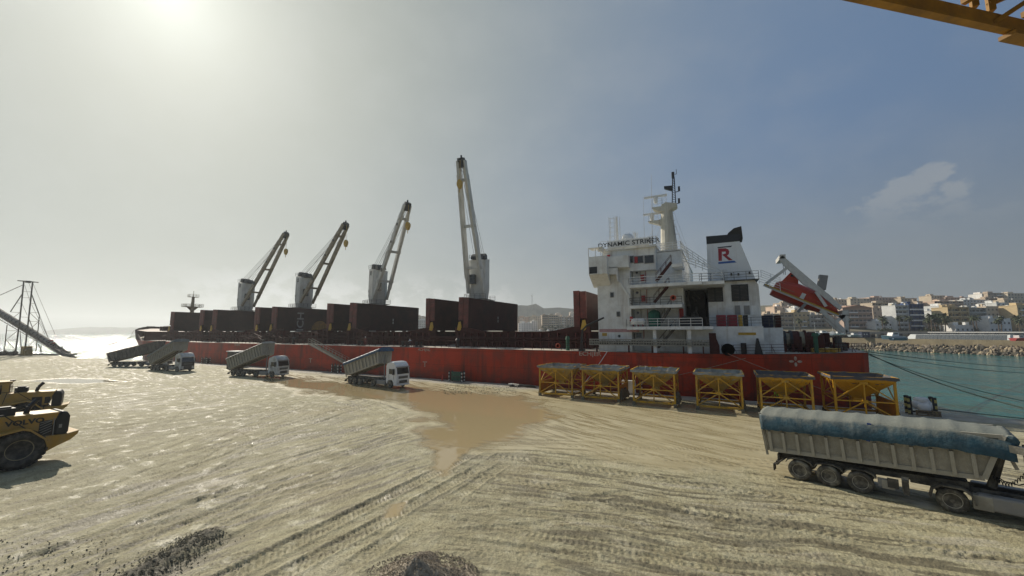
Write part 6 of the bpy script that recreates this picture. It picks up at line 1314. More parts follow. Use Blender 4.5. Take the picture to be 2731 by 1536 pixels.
for (sa, sb) in ((0, 68), (Lm-56, Lm)):
    s_ = sa
    while s_ < sb:
        for off, z_ in ((.5, -2), (2.2, -.7), (3.9, .6)):
            p_ = m0+md*s_+mn*(off+rb_r.uniform(-.5, .5)); me = rb_r.choice(protos); k_ = rb_r.uniform(.9, 1.4)
            rest.add([(p_.x+v.co.x*k_, p_.y+v.co.y*k_, z_+v.co.z*k_*.7) for v in me.vertices], [tuple(f.vertices) for f in me.polygons])
        s_ += 1.7
rest.build('boulders', rockm[0], mole, kind='stuff')
rebase(mole, (m0+md*Lm/2)*1.0)
# the long glazed shed on the mole
def on_line(u, v, base, n_):   # where the sight line through (u,v) meets the vertical plane through base
    X, Y, Z = ray(u, v); t = base.dot(n_)/(X*n_.x+Y*n_.y); return Vector((X*t, Y*t, CAM_H+Z*t))
bl = A_+mn*12
gh = thing('glazed_shed', 'long low shed with a sloping row of dark panels on the breakwater', 'shed')
g0 = on_line(2412, 906, bl, mn); g1 = on_line(2694, 909, bl, mn); gz0 = 3.62; gz1 = on_line(2550, 892, bl, mn).z
gf = mat('shed_frame', (.55, .58, .58), .5); pane_m = mat('panel_glass', (.06, .075, .09), .25, var=.1, spec=.6)
npn = 22
L_ = (g1-g0); L_.z = 0; gd = L_.normalized(); L_ = L_.length
b_ = MB()
def gp(s, off, z): p_ = g0+gd*s+mn*off; return (p_.x, p_.y, z)
b_.add([gp(0,0,gz0), gp(L_,0,gz0), gp(L_,3,gz0), gp(0,3,gz0), gp(2.5,.9,gz1), gp(L_-.2,.9,gz1), gp(L_-.2,3,gz1), gp(2.5,3,gz1)], [(0,3,2,1), (4,5,6,7), (0,1,5,4), (1,2,6,5), (2,3,7,6), (3,0,4,7)]); b_.build('shed_body', gf, gh)
ph = gz1-gz0
pm_ = MB(); pm_.add([gp(5, .06, gz0+.25), gp(5+(L_-6)/npn-.12, .06, gz0+.25), gp(5+(L_-6)/npn-.12, .84, gz1-.15), gp(5, .84, gz1-.15)], [(0,1,2,3)]); k_ = [Vector(v)-mn*.05+Vector((0, 0, .03)) for v in pm_.v]; pm_.v = k_
po_ = pm_.build('panel', pane_m, gh)
for i in range(1, npn): c_ = copy_obj(po_, gh); c_.location = gd*((L_-6)/npn*i)
rebase(gh, (g0.x, g0.y, gz0))
cn_ = thing('canopy', 'thin white roof line of a long canopy behind the glazed shed', 'canopy'); bl2 = A_+mn*60
c0_ = on_line(2482, 886, bl2, mn); c1_ = on_line(2900, 888, bl2, mn); MB().bar((c0_.x, c0_.y, c0_.z), (c1_.x, c1_.y, c0_.z), 5, .35).build('roof', white_plain, cn_)
for i in range(12): p_ = c0_.lerp(c1_, i/11); MB().bb(p_.x-.12, p_.x+.12, p_.y-.12, p_.y+.12, 2, c0_.z-.15).build('post', grey_metal, cn_)
rebase(cn_, (c0_.x, c0_.y, 2))
# ------------------------------------------------------------------ terrain behind the harbour
def terr(a, d):
    """height at lateral a, depth d"""
    t = max(0, (d-300)/1.); z = 6+min(t, 260)*.14+max(0, t-260)*.035
    right = 1/(1+math.exp(-(a-185)/22)); cen = math.exp(-((a-40-(d-900)*.02)/190)**2)
    z = z*(.35+.75*right)+ (noisef(a*.008+3, d*.006, 4, 3)-.5)*min(max(t-80, 0)/8, 55)
    z = z*right+(1-right)*(4+max(0, d-610)*.075)
    coast = 1/(1+math.exp(-(a+200+max(0, (d-600))*.12)/25)); return 6*0+z*coast-6*(1-coast)
TA = np.linspace(-420, 900, 90); TD = np.concatenate([np.linspace(286, 700, 50), np.linspace(720, 1900, 40)])
tm2 = MB()
for d_ in TD:
    for a_ in TA:
        z_ = terr(a_*(d_/500 if d_ > 500 else 1), d_); p_ = ad(a_*(d_/500 if d_ > 500 else 1), d_, z_); tm2.v.append(tuple(p_))
na = len(TA); tm2.f = [(j*na+i, j*na+i+1, (j+1)*na+i+1, (j+1)*na+i) for j in range(len(TD)-1) for i in range(na-1)]
hill_m = mat('hill_scrub', (.115, .105, .065), .95, var=.4, scale=.02, dirt=((.26, .22, .15), .6, .03))
structure(tm2.build('hillside', hill_m, smooth=True))
# far headlands
def ridge(name, u0, u1, d, prof, m_=hill_m, depth=500):
    m_2 = MB(); n_ = len(prof)
    for i, v in enumerate(prof):
        u = u0+(u1-u0)*i/(n_-1); p_ = pd(u, v, d); q_ = pd(u, 880, d+depth); q_.z = -3; f_ = pd(u, 886, d-depth*.3); f_.z = -3
        m_2.v += [tuple(f_), tuple(p_), tuple(q_)]
    m_2.f = [(3*i+k, 3*i+k+1, 3*i+k+4, 3*i+k+3) for i in range(n_-1) for k in (0, 1)]
    return structure(m_2.build(name, m_, smooth=False))
ridge('headland', 112, 480, 3000, [884, 880, 877, 875, 873, 872, 873, 872, 874, 873, 874, 875, 873, 874, 876])
ridge('mountains', 380, 1120, 2900, [878, 872, 868, 866, 862, 858, 852, 846, 838, 828, 822, 828, 836, 842, 850, 853, 856, 860, 858, 862, 866, 868, 870])
# hills behind the middle of the town
ridge('hill', 1240, 1660, 1400, [850, 846, 842, 834, 826, 820, 815, 814, 815, 810, 822, 821, 820, 822, 824, 825, 825, 826, 826, 828, 830], depth=300)
tw = thing('radio_tower', 'tall thin radio mast on the hilltop beyond the ship', 'mast'); o = pd(1419, 818, 1385)
for (dx_, dy_) in ((-1.2, 0), (1.2, 0), (0, 1.5)): MB().bar((o.x+dx_, o.y+dy_, o.z-12), (o.x+dx_*.5, o.y+dy_*.5, o.z+40), .6).build('mast_leg', grey_metal, tw)
MB().tube((o.x, o.y, o.z+38), (o.x, o.y, o.z+42), 2.4, 8).build('antenna_head', white_plain, tw); rebase(tw, (o.x, o.y, o.z-12))
# ------------------------------------------------------------------ buildings
WINm = mat('town_window', (.10, .10, .095), .35, var=.5, scale=.3); SHADE = mat('loggia_dark', (.06, .055, .05), .8); 
PAL = {'cream': (.62, .54, .42), 'sand': (.55, .46, .35), 'ochre': (.55, .43, .25), 'white': (.80, .79, .76), 'pink': (.52, .39, .32), 'grey': (.42, .42, .40), 'tan': (.48, .39, .30), 'brick': (.38, .22, .15), 'blue': (.04, .08, .20), 'pale grey': (.62, .63, .62), 'peach': (.62, .47, .36)}
def wallm(c): return mat('render_'+c.replace(' ', '_'), PAL[c], .85, var=.1, scale=.1, dirt=(tuple(x*.7 for x in PAL[c]), .4, .25))
br_ = random.Random(21)
def facade_M(p, n_dir):
    """local x along the front, y into the building"""
    x = Vector((n_dir.y, -n_dir.x, 0)); 
    if x.dot(SX) < 0: x = -x
    return Matrix(((x.x, n_dir.x, 0, p.x), (x.y, n_dir.y, 0, p.y), (0, 0, 1, p.z), (0, 0, 0, 1)))
def building(label, u0, u1, vt, d, col, style='balc', floors=None, vb=None, group=None, dep=12, roof=None, win=None, turn=0., bays=None, extra=None, zb=None):
    base = pd(u0, 886, d); e_ = pd(u1, 886, d); w = (e_-base).length
    a0 = base.dot(SX); zg = zb if zb is not None else (terr((base.dot(SX)+e_.dot(SX))/2, d) if vb is None else pd(u0, vb, d).z)
    top = pd((u0+u1)/2, vt, d).z; H_ = top-zg
    if H_ < 3: zg = top-6; H_ = 6
    fl_ = floors or max(1, round(H_/3.1)); fh = H_/fl_; bays = bays or max(1, round(w/3.4)); bw_ = w/bays
    t_ = thing('building', label, 'building', (0,0,0), 0, group); M = facade_M(Vector((base.x, base.y, zg)), AX)
    M = M @ Matrix.Translation((w/2, 0, 0)) @ Matrix.Rotation(turn, 4, 'Z') @ Matrix.Translation((-w/2, 0, 0))
    t_.matrix_basis = M; wm = wallm(col)
    b_ = MB(); rec = 1.3 if style in ('balc', 'bands') else 0
    if rec:
        b_.bb(0, w, rec, dep, -4, H_); b_.bb(0, .35, 0, rec, -4, H_); b_.bb(w-.35, w, 0, rec, -4, H_)
    else: b_.bb(0, w, 0, dep, -4, H_)
    b_.build('wall', wm, t_)
    MB().bb(-.15, w+.15, -.15, dep+.1, H_, H_+.45).bb(w*.3, w*.55, dep*.4, dep*.75, H_+.4, H_+2.6).build('roof_parapet', wm, t_)
    if rec:
        for i in range(fl_):
            z_ = i*fh
            if i > 0: MB().bb(.352, w-.352, -.25, rec, z_-.15, z_+.08).bb(.352 if style == 'balc' else .1, w-.352, -.25, -.12, z_+.08, z_+1.0).build('balcony', wallm(roof) if roof in PAL else wm, t_)
        wo = MB().bb(.25, bw_*.8-.1, rec-.06, rec+.02, .3, 2.4).build('window', WINm, t_); wo.location = (.45, 0, .1)
        for i in range(fl_):
            for j in range(bays):
                if i == 0 and j == 0: continue
                c_ = copy_obj(wo, t_); c_.location = (j*(w-.9)/bays+.45, 0, i*fh+.1)
        if style == 'balc':
            for j in range(1, bays, 2): MB().bb(w*j/bays-.15, w*j/bays+.15, -.1, rec, 0, H_).build('pier', wm, t_)
    else:
        ww = min(1.3, bw_*.5); wo = MB().bb(-ww/2, ww/2, -.05, .02, 0, 1.5).build('window', WINm, t_); first = True
        for i in range(fl_):
            for j in range(bays):
                if style == 'sparse' and (i*7+j*3) % 4 == 0: continue
                c_ = wo if first else copy_obj(wo, t_); first = False
                c_.location = ((j+.5)*bw_, 0, i*fh+.9)
    if roof == 'tiled':
        MB().prism([(-.6, H_+.45), (w/2, H_+2.8), (w+.6, H_+.45)], 'y', -.5, dep).build('tiled_roof', wallm('brick'), t_)
    for k in range(br_.randrange(2, 6)):
        x = br_.uniform(.3, w-1.5); y = br_.uniform(.5, dep*.6); z_ = H_+.4; kk = br_.random()
        if kk < .45: MB().bb(x, x+br_.uniform(1, 3.2), y, y+2, z_, z_+br_.uniform(.8, 2.4)).build('roof_room', wallm(br_.choice(['white', 'cream', col, col])), t_)
        elif kk < .7: MB().tube((x, y, z_), (x, y, z_+1.3), .55, 8).build('water_tank', wallm('white'), t_)
        else: MB().tube((x, y, z_), (x, y, z_+br_.uniform(2, 4)), .05, 4).bar((x-.6, y, z_+1.9), (x+.6, y, z_+1.9), .05).build('aerial', grey_metal, t_)
    if style != 'balc' and fl_ > 1 and br_.random() < .6:
        fx = br_.uniform(.1, .5)*w; 
        for i in range(1, fl_): MB().bb(fx, fx+w*.3, -.9 if not rec else -.4, 0 if not rec else -.26, i*fh-.1, i*fh+.9).build('balcony', wallm('white' if br_.random() < .4 else col), t_)
    if extra: extra(t_, w, H_, fh, wm)
    return t_
grp = 'waterfront apartment buildings'
FR = [  # label, u0,u1, v top, depth, colour, style, floors, roof/other
 ('narrow tan block left of the lifeboat, partly hidden by the ship stern', 2040, 2082, 838, 345, 'tan', 'flat', 4, None),
 ('brown apartment block with dark recessed balconies behind the ship winches', 2084, 2120, 835, 345, 'sand', 'balc', 4, None),
 ('ochre-tan block with a purple awning seen below the lifeboat', 2121, 2164, 833, 345, 'ochre', 'flat', 4, None),
 ('grey block with four rows of glazed balconies under the lifeboat', 2165, 2208, 840, 343, 'grey', 'bands', 4, None),
 ('small tan block just right of the boat ramp foot', 2210, 2252, 838, 340, 'tan', 'sparse', 4, None),
 ('wide pinkish hotel with tiled gable roof and long balcony rows', 2253, 2332, 822, 330, 'pink', 'bands', 5, 'tiled'),
 ('small white house with dark square windows below the tan blank wall', 2337, 2394, 858, 322, 'white', 'flat', 2, None),
 ('pale grey block striped by long balcony slabs', 2395, 2430, 815, 318, 'pale grey', 'bands', 6, None),
 ('narrow navy blue block with white balcony bands', 2431, 2471, 812, 318, 'blue', 'balc', 5, 'white'),
 ('low tan buildings behind the palms right of the navy block', 2474, 2530, 855, 316, 'tan', 'flat', 2, None),
 ('yellow-ochre corner block with arched top balconies', 2535, 2592, 820, 306, 'ochre', 'balc', 5, None),
 ('dark grey-tan block with continuous balconies, right of the yellow corner block', 2593, 2638, 822, 306, 'grey', 'bands', 5, None),
 ('narrow beige block with two columns of square windows', 2639, 2672, 818, 306, 'sand', 'flat', 5, None),
 ('long low white building with dark doorways near the right edge', 2642, 2700, 850, 296, 'white', 'flat', 2, None),
 ('ochre slab cut by the right picture edge', 2722, 2790, 815, 296, 'ochre', 'flat', 5, None),
 ('low white shop building with an awning, before the yellow corner block', 2550, 2600, 868, 292, 'white', 'flat', 1, None)]
for i, (lb_, u0, u1, vt, d, c_, stl, fl_, rf_) in enumerate(FR): building(lb_, u0, u1, vt, d, c_, stl, fl_, None, grp, roof=rf_, zb=8.2)
# second rank, climbing the slope
BK = [
 ('sandy block stepping up at the left of the town, roof frame on top', 2070, 2118, 818, 400, 'peach', 'sparse', 'flat'), ('tall open concrete frame building behind the lifeboat hull', 2090, 2135, 808, 430, 'tan', 'sparse', ''),
 ('small white-topped house behind the lifeboat', 2124, 2160, 822, 385, 'white', 'flat', ''), ('beige terrace house left of the gabled hotel', 2180, 2225, 806, 430, 'sand', 'sparse', ''),
 ('beige cube block above the ramp head', 2236, 2266, 799, 430, 'sand', 'sparse', ''), ('sandy block on the skyline above the gabled hotel', 2276, 2328, 797, 440, 'cream', 'sparse', ''),
 ('long brown terrace of chimneyed houses on the left skyline', 2328, 2412, 794, 440, 'pink', 'flat', ''), ('row of beige flats with shaded arcades below the left skyline', 2334, 2415, 808, 400, 'sand', 'balc', ''),
 ('tan blank-walled block with one orange loggia', 2334, 2392, 822, 352, 'tan', 'sparse', ''), ('pale corner tower above the striped grey block', 2413, 2455, 796, 430, 'sand', 'sparse', ''),
 ('beige house in the dip left of the blue block roof', 2455, 2470, 804, 420, 'tan', 'flat', ''), ('cream cube behind the palm clump', 2470, 2502, 820, 380, 'cream', 'flat', ''),
 ('pale house with a glazed upper floor among the palms', 2490, 2516, 830, 345, 'pale grey', 'flat', ''), ('grey-white stepped house rising behind the palms', 2512, 2548, 816, 350, 'pale grey', 'sparse', ''),
 ('white-edged block at the left end of the right skyline', 2495, 2532, 789, 450, 'sand', 'flat', ''), ('long low terrace with white roof edge on the right skyline', 2532, 2600, 794, 445, 'pink', 'balc', ''),
 ('pinkish terrace under the right skyline', 2502, 2580, 804, 410, 'peach', 'balc', ''), ('grey flat-roofed row above the yellow corner block', 2580, 2650, 800, 420, 'pale grey', 'flat', ''),
 ('pale bare side wall between the ochre buildings', 2668, 2692, 808, 345, 'pale grey', 'sparse', ''), ('bright white house on the hill crest', 2632, 2650, 784, 460, 'white', 'flat', ''),
 ('large tan block crowning the right skyline', 2648, 2702, 782, 455, 'tan', 'sparse', ''), ('tall white tower house near the right edge', 2698, 2718, 815, 340, 'white', 'sparse', ''),
 ('cream block at the right edge on the crest', 2702, 2760, 783, 450, 'cream', 'flat', ''), ('tan stepped block by the right edge, halfway up', 2690, 2745, 800, 400, 'sand', 'flat', ''),
 ('brown terrace between the crest blocks and the ochre slab', 2640, 2700, 796, 425, 'tan', 'balc', '')]
for lb_, u0, u1, vt, d, c_, stl, _ in BK: building(lb_, u0, u1, vt, d, c_, stl, None, None, 'buildings on the slope behind the waterfront', dep=14)
# town seen between the hatch covers, farther off
MID = [
 ('white house with a rounded gable on the waterfront by the hatch cover', 1417, 1434, 857, 560, 'white', 'flat'), ('low white quay building at the left of the gap', 1383, 1416, 862, 560, 'white', 'flat'),
 ('tan block above the low white quay building', 1380, 1412, 846, 600, 'peach', 'sparse'), ('broad beige block left of the tall balcony blocks', 1410, 1446, 844, 600, 'cream', 'sparse'),
 ('dark balcony block, leftmost of the three tall ones in the gap', 1446, 1463, 841, 545, 'tan', 'balc'), ('tall beige balcony block in the middle of the gap', 1464, 1490, 841, 545, 'cream', 'bands'),
 ('tall block with grey windows right of the middle one', 1491, 1512, 845, 545, 'sand', 'flat'), ('plain tan block before the right hatch cover', 1513, 1531, 846, 550, 'tan', 'sparse'),
 ('grey-tan block behind the raised hatch cover edge', 1532, 1556, 847, 550, 'sand', 'bands'),
 ('long hazy balcony block between the third and fourth cover stacks', 1103, 1150, 854, 690, 'pale grey', 'bands'), ('pale stepped blocks on the skyline between the third and fourth cover stacks', 1104, 1128, 843, 760, 'cream', 'flat'), ('hazy cube block right of the stepped ones on the same skyline', 1130, 1152, 845, 765, 'cream', 'flat'),
 ('white sunlit hall with a red roof behind the casing gap', 1990, 2040, 850, 350, 'cream', 'flat')]
for lb_, u0, u1, vt, d, c_, stl in MID: building(lb_, u0, u1, vt, d, c_, stl, None, None, 'town buildings seen between the hatch covers', dep=14, zb=6)
hr = random.Random(11); first = {}
def house_name(i): return ['cream', 'sand', 'white', 'peach', 'tan'][i % 5]
small = []
spots = []
for i in range(34):
    u = 1378+(i*37 % 185); d = 640+((i*53) % 24)*22; vt = 872-(d-600)*.068-hr.uniform(0, 4); spots.append((u, d, vt))
spots.sort(); cnt = {}
for i, (u, d, vt) in enumerate(spots):
    c_ = house_name(hr.randrange(5)); cnt[c_] = cnt.get(c_, 0)+1; w_ = hr.uniform(12, 22)
    p_ = pd(u, vt, d); t_ = thing('house', 'small %s hillside house, %s from left of its colour, beyond the hatch covers' % ({'sand': 'sandy'}.get(c_, c_), ['first', 'second', 'third', 'fourth', 'fifth', 'sixth', 'seventh', 'eighth', 'ninth', 'tenth', 'eleventh', 'twelfth', 'thirteenth', 'fourteenth'][cnt[c_]-1]), 'house', (p_.x, p_.y, p_.z-9), YAW, 'small hillside houses above the harbour: '+c_)
    MB().bb(-w_/2, w_/2, 0, 10, -12, 9).build('wall', wallm(c_), t_); MB().bb(-w_/2-.2, w_/2+.2, -.2, 10.2, 9, 9.5).bb(-w_/4, w_/6, 3, 7, 9.4, 11.6).build('roof', wallm(c_), t_)
    wo = MB().bb(-.7, .7, -.06, 0, 0, 1.6).build('window', WINm, t_); n_ = int(w_/3.6); fst = True
    for a in range(n_):
        for b in range(3): c2 = wo if fst else copy_obj(wo, t_); fst = False; c2.location = (-w_/2+(a+.5)*w_/n_, 0, b*3+.8)
# promenade wall with dark openings, in front of the waterfront
pw = thing('promenade_wall', 'long pale retaining wall with a row of dark openings under the waterfront street', 'wall')
q0 = pd(2020, 886, 312); q1 = pd(2860, 886, 268); pdn = (q1-q0); pdn.z = 0; PL = pdn.length; pdn.normalize(); pn = Vector((-pdn.y, pdn.x, 0)); pn = pn if pn.dot(AX) > 0 else -pn
prom_m = mat('promenade', (.40, .36, .30), .85, var=.12, scale=.1, dirt=((.22, .2, .17), .5, .2))
MB().add([tuple(q0+pdn*s_+pn*o_+Vector((0, 0, z_-8))) for s_ in (0, PL) for o_ in (0, 2) for z_ in (0, 8.6)], [(0,1,3,2), (4,6,7,5), (0,4,5,1), (2,3,7,6), (1,5,7,3), (0,2,6,4)]).build('wall_face', prom_m, pw)
op = MB().bar((0, 0, 4.3), (0, 0, 7.0), 2.2, .3, up=tuple(pn)).build('opening', black, pw)
for i in range(34):
    c_ = op if i == 0 else copy_obj(op, pw); p_ = q0+pdn*(4+i*PL/34)-pn*.02; c_.location = (p_.x, p_.y, 0)
structure(MB().add([tuple(q0+pn*2+Vector((0, 0, .0)))[:2]+(8.3,), tuple(q1+pn*2)[:2]+(8.3,), tuple(q1+pn*60)[:2]+(8.3,), tuple(q0+pn*60)[:2]+(8.3,)], [(0,1,2,3)]).build('street', mat('street', (.16, .15, .14), .9)))
yq = [q0-pn*95, q1-pn*80, q1, q0]; structure(MB().add([(p_.x, p_.y, 2.2) for p_ in yq]+[(p_.x, p_.y, -4) for p_ in yq], [(0,1,2,3), (0,4,5,1), (1,5,6,2), (2,6,7,3), (3,7,4,0)]).build('marina_quay', concrete)) if False else None
# middle shore strip
m_ = MB(); c0_ = pd(1360, 886, 520); c1_ = pd(2030, 886, 330); c2_ = pd(2030, 886, 420); c3_ = pd(1000, 886, 700); c4_ = pd(1000, 886, 660)
m_.add([(p.x, p.y, 4.2) for p in (c0_, c1_, c2_, c3_, c4_)]+[(p.x, p.y, -4) for p in (c0_, c1_, c2_, c3_, c4_)], [(0,1,2,3,4), (0,5,6,1), (4,9,5,0)]); structure(m_.build('shore', prom_m))
# ------------------------------------------------------------------ palms, street lamps
fr = mat('palm_green', (.045, .060, .022), .7, var=.35, scale=2); trk_m = mat('palm_trunk', (.12, .085, .055), .9, var=.3, scale=3)
def palm(seed):
    r_ = random.Random(seed); t_ = thing('palm_tree', 'x', 'palm tree', (0,0,0)); h_ = r_.uniform(5.5, 8)
    MB().tube((0, 0, 0), (.2, .1, h_*.5), .26, 8, .2).tube((.2, .1, h_*.5), (.1, 0, h_), .2, 8, .22).build('trunk', trk_m, t_)
    c_ = MB()
    for k in range(38):
        a = r_.uniform(0, 6.28); el_ = r_.uniform(-.5, 1.25); L_ = r_.uniform(1.9, 3.0); prev = Vector((.1, 0, h_)); side_ = Vector((-math.sin(a), math.cos(a), 0))
        d_ = Vector((math.cos(a)*math.cos(el_), math.sin(a)*math.cos(el_), math.sin(el_)))
        pts = []
        for s_ in range(6): pts.append(prev.copy()); prev = prev+d_*L_/5; d_ = (d_+Vector((0, 0, -.33))).normalized()
        for s_ in range(5):
            w0 = .42*math.sin(math.pi*(s_+.4)/6); w1 = .42*math.sin(math.pi*(s_+1.4)/6); dn = Vector((0, 0, -.22))
            for sg in (-1, 1): c_.add([pts[s_], pts[s_+1], pts[s_+1]+side_*sg*w1+dn*w1*2, pts[s_]+side_*sg*w0+dn*w0*2], [(0,1,2,3)])
    c_.build('crown', fr, t_, recalc=False); return t_
PP = [palm(k) for k in range(3)]
pl_spots = [(2355, 305), (2362, 312), (2403, 306), (2428, 308), (2478, 300), (2486, 296), (2497, 300), (2505, 296), (2513, 298), (2522, 294), (2528, 300), (2600, 290), (2608, 286), (2665, 285), (2672, 288), (2714, 280), (2722, 276), (2266, 318), (2135, 325), (2068, 330), (2060, 326)]
pl_spots += [(1447+i*8.5, 528+(i % 3)*4) for i in range(12)]
used = set(); ORD = ['first', 'second', 'third', 'fourth', 'fifth', 'sixth', 'seventh', 'eighth', 'ninth', 'tenth', 'eleventh', 'twelfth', 'thirteenth']
for i, (u, d) in enumerate(pl_spots):
    k = i % 3; t_ = PP[k] if k not in used else copy_tree(PP[k]); used.add(k)
    p_ = pd(u, 886, d); t_.location = (p_.x, p_.y, 8.3 if u > 1700 else 5.0); t_.rotation_euler = (0, 0, i*1.3)
    if u < 1700: t_['label'] = ORD[i-21]+' from the left of the palms on the far waterfront seen beyond the hatch covers'; t_['group'] = 'palms on the far waterfront'; sc_ = 1.35
    elif 2470 < u < 2530: t_['label'] = ORD[i-4]+' palm from the left in the dense clump beside the navy blue block'; t_['group'] = 'palms in the dense clump'; sc_ = 1.5
    elif u >= 2530: t_['label'] = ORD[i-11]+' palm from the left on the promenade near the right edge of the town'; t_['group'] = 'palms at the right of the promenade'; sc_ = 1.3
    elif u > 2300: t_['label'] = ORD[i]+' palm from the left before the white house and striped grey block'; t_['group'] = 'palms before the white house'; sc_ = 1.35
    else: t_['label'] = ['palm tree just left of the gabled hotel', 'palm tree behind the lifeboat ramp foot', 'palm tree behind the ship winches, right one of two', 'palm tree behind the ship winches, left one of two'][i-17]; t_['group'] = 'palms behind the ship stern'; sc_ = 1.2
    t_.scale = (sc_,)*3
bush = MB(); br = random.Random(2)
for k in range(2600):
    u = br.choice([2480, 2500, 2520, 2600, 2668, 2716, 2362])+br.gauss(0, 9); p_ = pd(u, 886, br.uniform(302, 309)); z_ = 8.3+abs(br.gauss(0, 1.3)); s_ = br.uniform(.3, .7); a = br.uniform(0, 3.1)
    bush.add([(p_.x-s_*math.cos(a), p_.y-s_*math.sin(a), z_), (p_.x+s_*math.cos(a), p_.y+s_*math.sin(a), z_+br.uniform(-.3, .3)), (p_.x+br.uniform(-.3, .3), p_.y, z_+s_)], [(0,1,2)])
bo = bush.build('shrubbery', fr, recalc=False); bo['kind'] = 'stuff'
# ------------------------------------------------------------------ boats and vehicles on the far quay
def boat(label, u, v, d, L, col, hd=0., cab=True, mast=False, grp=None, nm='boat'):
    t_ = thing(nm, label, 'boat', (0,0,0), 0, grp); cm = mat('boat_'+col, {'white': (.66, .67, .66), 'blue': (.10, .16, .22), 'red': (.42, .05, .05), 'grey': (.35, .38, .40)}[col], .5, var=.08)
    h_ = MB(); W_ = L*.15
    for z_, k in ((0, .55), (L*.13, 1)):
        h_.v += [(-L/2, -W_*k, z_), (-L/2, W_*k, z_), (L*.2, W_*k, z_), (L/2*(.82+.18*k), 0, z_*1.25), (L*.2, -W_*k, z_)]
    h_.f = [(0,1,2,3,4), (9,8,7,6,5)]+[(i, (i+1) % 5, 5+(i+1) % 5, 5+i) for i in range(5)]; h_.build('hull', cm, t_)
    if cab: c_ = MB().prism([(-L*.25, L*.12), (-L*.25, L*.27), (L*.02, L*.27), (L*.1, L*.13)], 'y', -W_*.65, W_*.65).build('cabin', white_plain, t_); MB().bb(-L*.2, 0, -W_*.66, W_*.66, L*.2, L*.245).build('window', glass, c_)
    if mast: MB().tube((0, 0, L*.1), (0, 0, L*1.1), .07, 5).build('mast', white_plain, t_)
    p_ = pd(u, v, d); t_.location = p_; t_.rotation_euler = (0, 0, YAW+hd); return t_
boat('light blue-hulled boat ashore right of the ship stern', 2282, 898, 225, 8, 'grey', .1); boat('white workboat with wheelhouse ashore left of the glazed shed', 2378, 905, 190, 12, 'white', 3.3, grp=None); boat('blue-grey barge hull lying in front of the glazed shed end', 2400, 908, 188, 9, 'blue', .1, cab=False)
boat('red boat with rails at the right end of the glazed shed', 2722, 909, 170, 9, 'red', .2)
for i, (u, d, L, c_, lb_) in enumerate(((2120, 240, 9, 'white', 'white motor yacht behind the ship winches, leftmost'), (2150, 235, 8, 'white', 'white cruiser behind the green deck vent'), (2175, 232, 7, 'white', 'small white boat just right of the green deck vent'), (2200, 232, 9, 'white', 'white motor boat with tall cabin behind the aft rail'), (2222, 230, 8, 'white', 'white cruiser behind the stern frame foot'), (2100, 250, 8, 'grey', 'grey launch by the red winch cover'), (2240, 230, 7, 'white', 'white boat right of the stern frame foot'))):
    boat(lb_, u, 893+(i % 3), d, L, c_, (i % 3)*.7, True, i % 2 == 0, 'boats in the marina behind the stern')
for i in range(9):
    u = 1100+i*5.5 if i < 4 else 1330+i*22; d = 430+i*4
    boat('small white yacht, '+ORD[i]+' from the left of those glimpsed over the deck', u, 884, d, 9, 'white', i*.8, True, i % 2 == 0, 'yachts glimpsed beyond the ship deck')
bl3 = thing('container', 'dark blue container with small white windows on the harbour ground right of the stern', 'container', (0,0,0)); p_ = pd(2300, 899, 232); bl3.location = p_; bl3.rotation_euler = (0, 0, YAW)
MB().bb(0, 4.5, 0, 2.4, 0, 3.0).build('container_body', mat('navy', (.02, .03, .07), .5), bl3); 
for k in range(2): MB().bb(1.0+k*1.5, 1.6+k*1.5, -.05, 0, 1.3, 2).build('window', white_plain, bl3)
land = MB(); ql = [m0+mn*40, m1+mn*40, m1+mn*150, m0+mn*150]; land.add([(p.x, p.y, 3.2) for p in ql]+[(p.x, p.y, -4) for p in ql], [(0,1,2,3), (0,4,5,1)]); structure(land.build('harbour_apron', concrete))
for i, (u, h_) in enumerate(((2340, 3.0), (2389, 2.6))):
    p_ = on_line(u, 906, A_+mn*8.5, mn); t_ = MB().bb(-.5, .5, -.5, .5, 0, h_).prism([(-.5, h_), (0, h_+.3), (.5, h_)], 'y', -.5, .5).build('concrete_pillar', concrete, loc=(p_.x, p_.y, 3.6)); tag(t_, 'pale square pillar on the breakwater, '+('left' if i == 0 else 'right')+' one of two beside the workboat', 'pillar')
# ================================================================== CONVEYOR AND LATTICE TOWER ON THE LEFT
cvm = mat('conveyor_steel', (.10, .09, .085), .7, var=.3, dirt=((.25, .22, .16), .6, 1)); belt_m = mat('conveyor_cover', (.26, .24, .20), .8, var=.2, dirt=((.12, .11, .1), .5, 1.5))
DC = 140
def cp(x, y, dd=0): return pd(x/5.795, 730+y/5.796, DC+dd)     # from the close look at the left edge
cv = thing('conveyor', 'long inclined belt conveyor with hooped covers coming down to the quay at the left', 'conveyor')
ca_ = cp(-600, 260); cb2 = cp(1130, 1335); ca_.z = ca_.z; dcv = cb2-ca_
up_ = Vector((0, 0, 1))
tr_w = 1.1; sdv = Vector((dcv.y, -dcv.x, 0)).normalized()
for s_ in (-1, 1):
    MB().bar(ca_+sdv*s_*tr_w+up_*.5, cb2+sdv*s_*tr_w+up_*.5, .18, .9).build('side_girder', cvm, cv); MB().bar(ca_+sdv*s_*tr_w-up_*1.3, cb2+sdv*s_*tr_w*.9-up_*.2, .12, .14).build('lower_chord', cvm, cv)
MB().bar(ca_+up_*.7, cb2+up_*.7, 1.9, .12).build('belt', rubber, cv)
NB = 44; lat = MB()
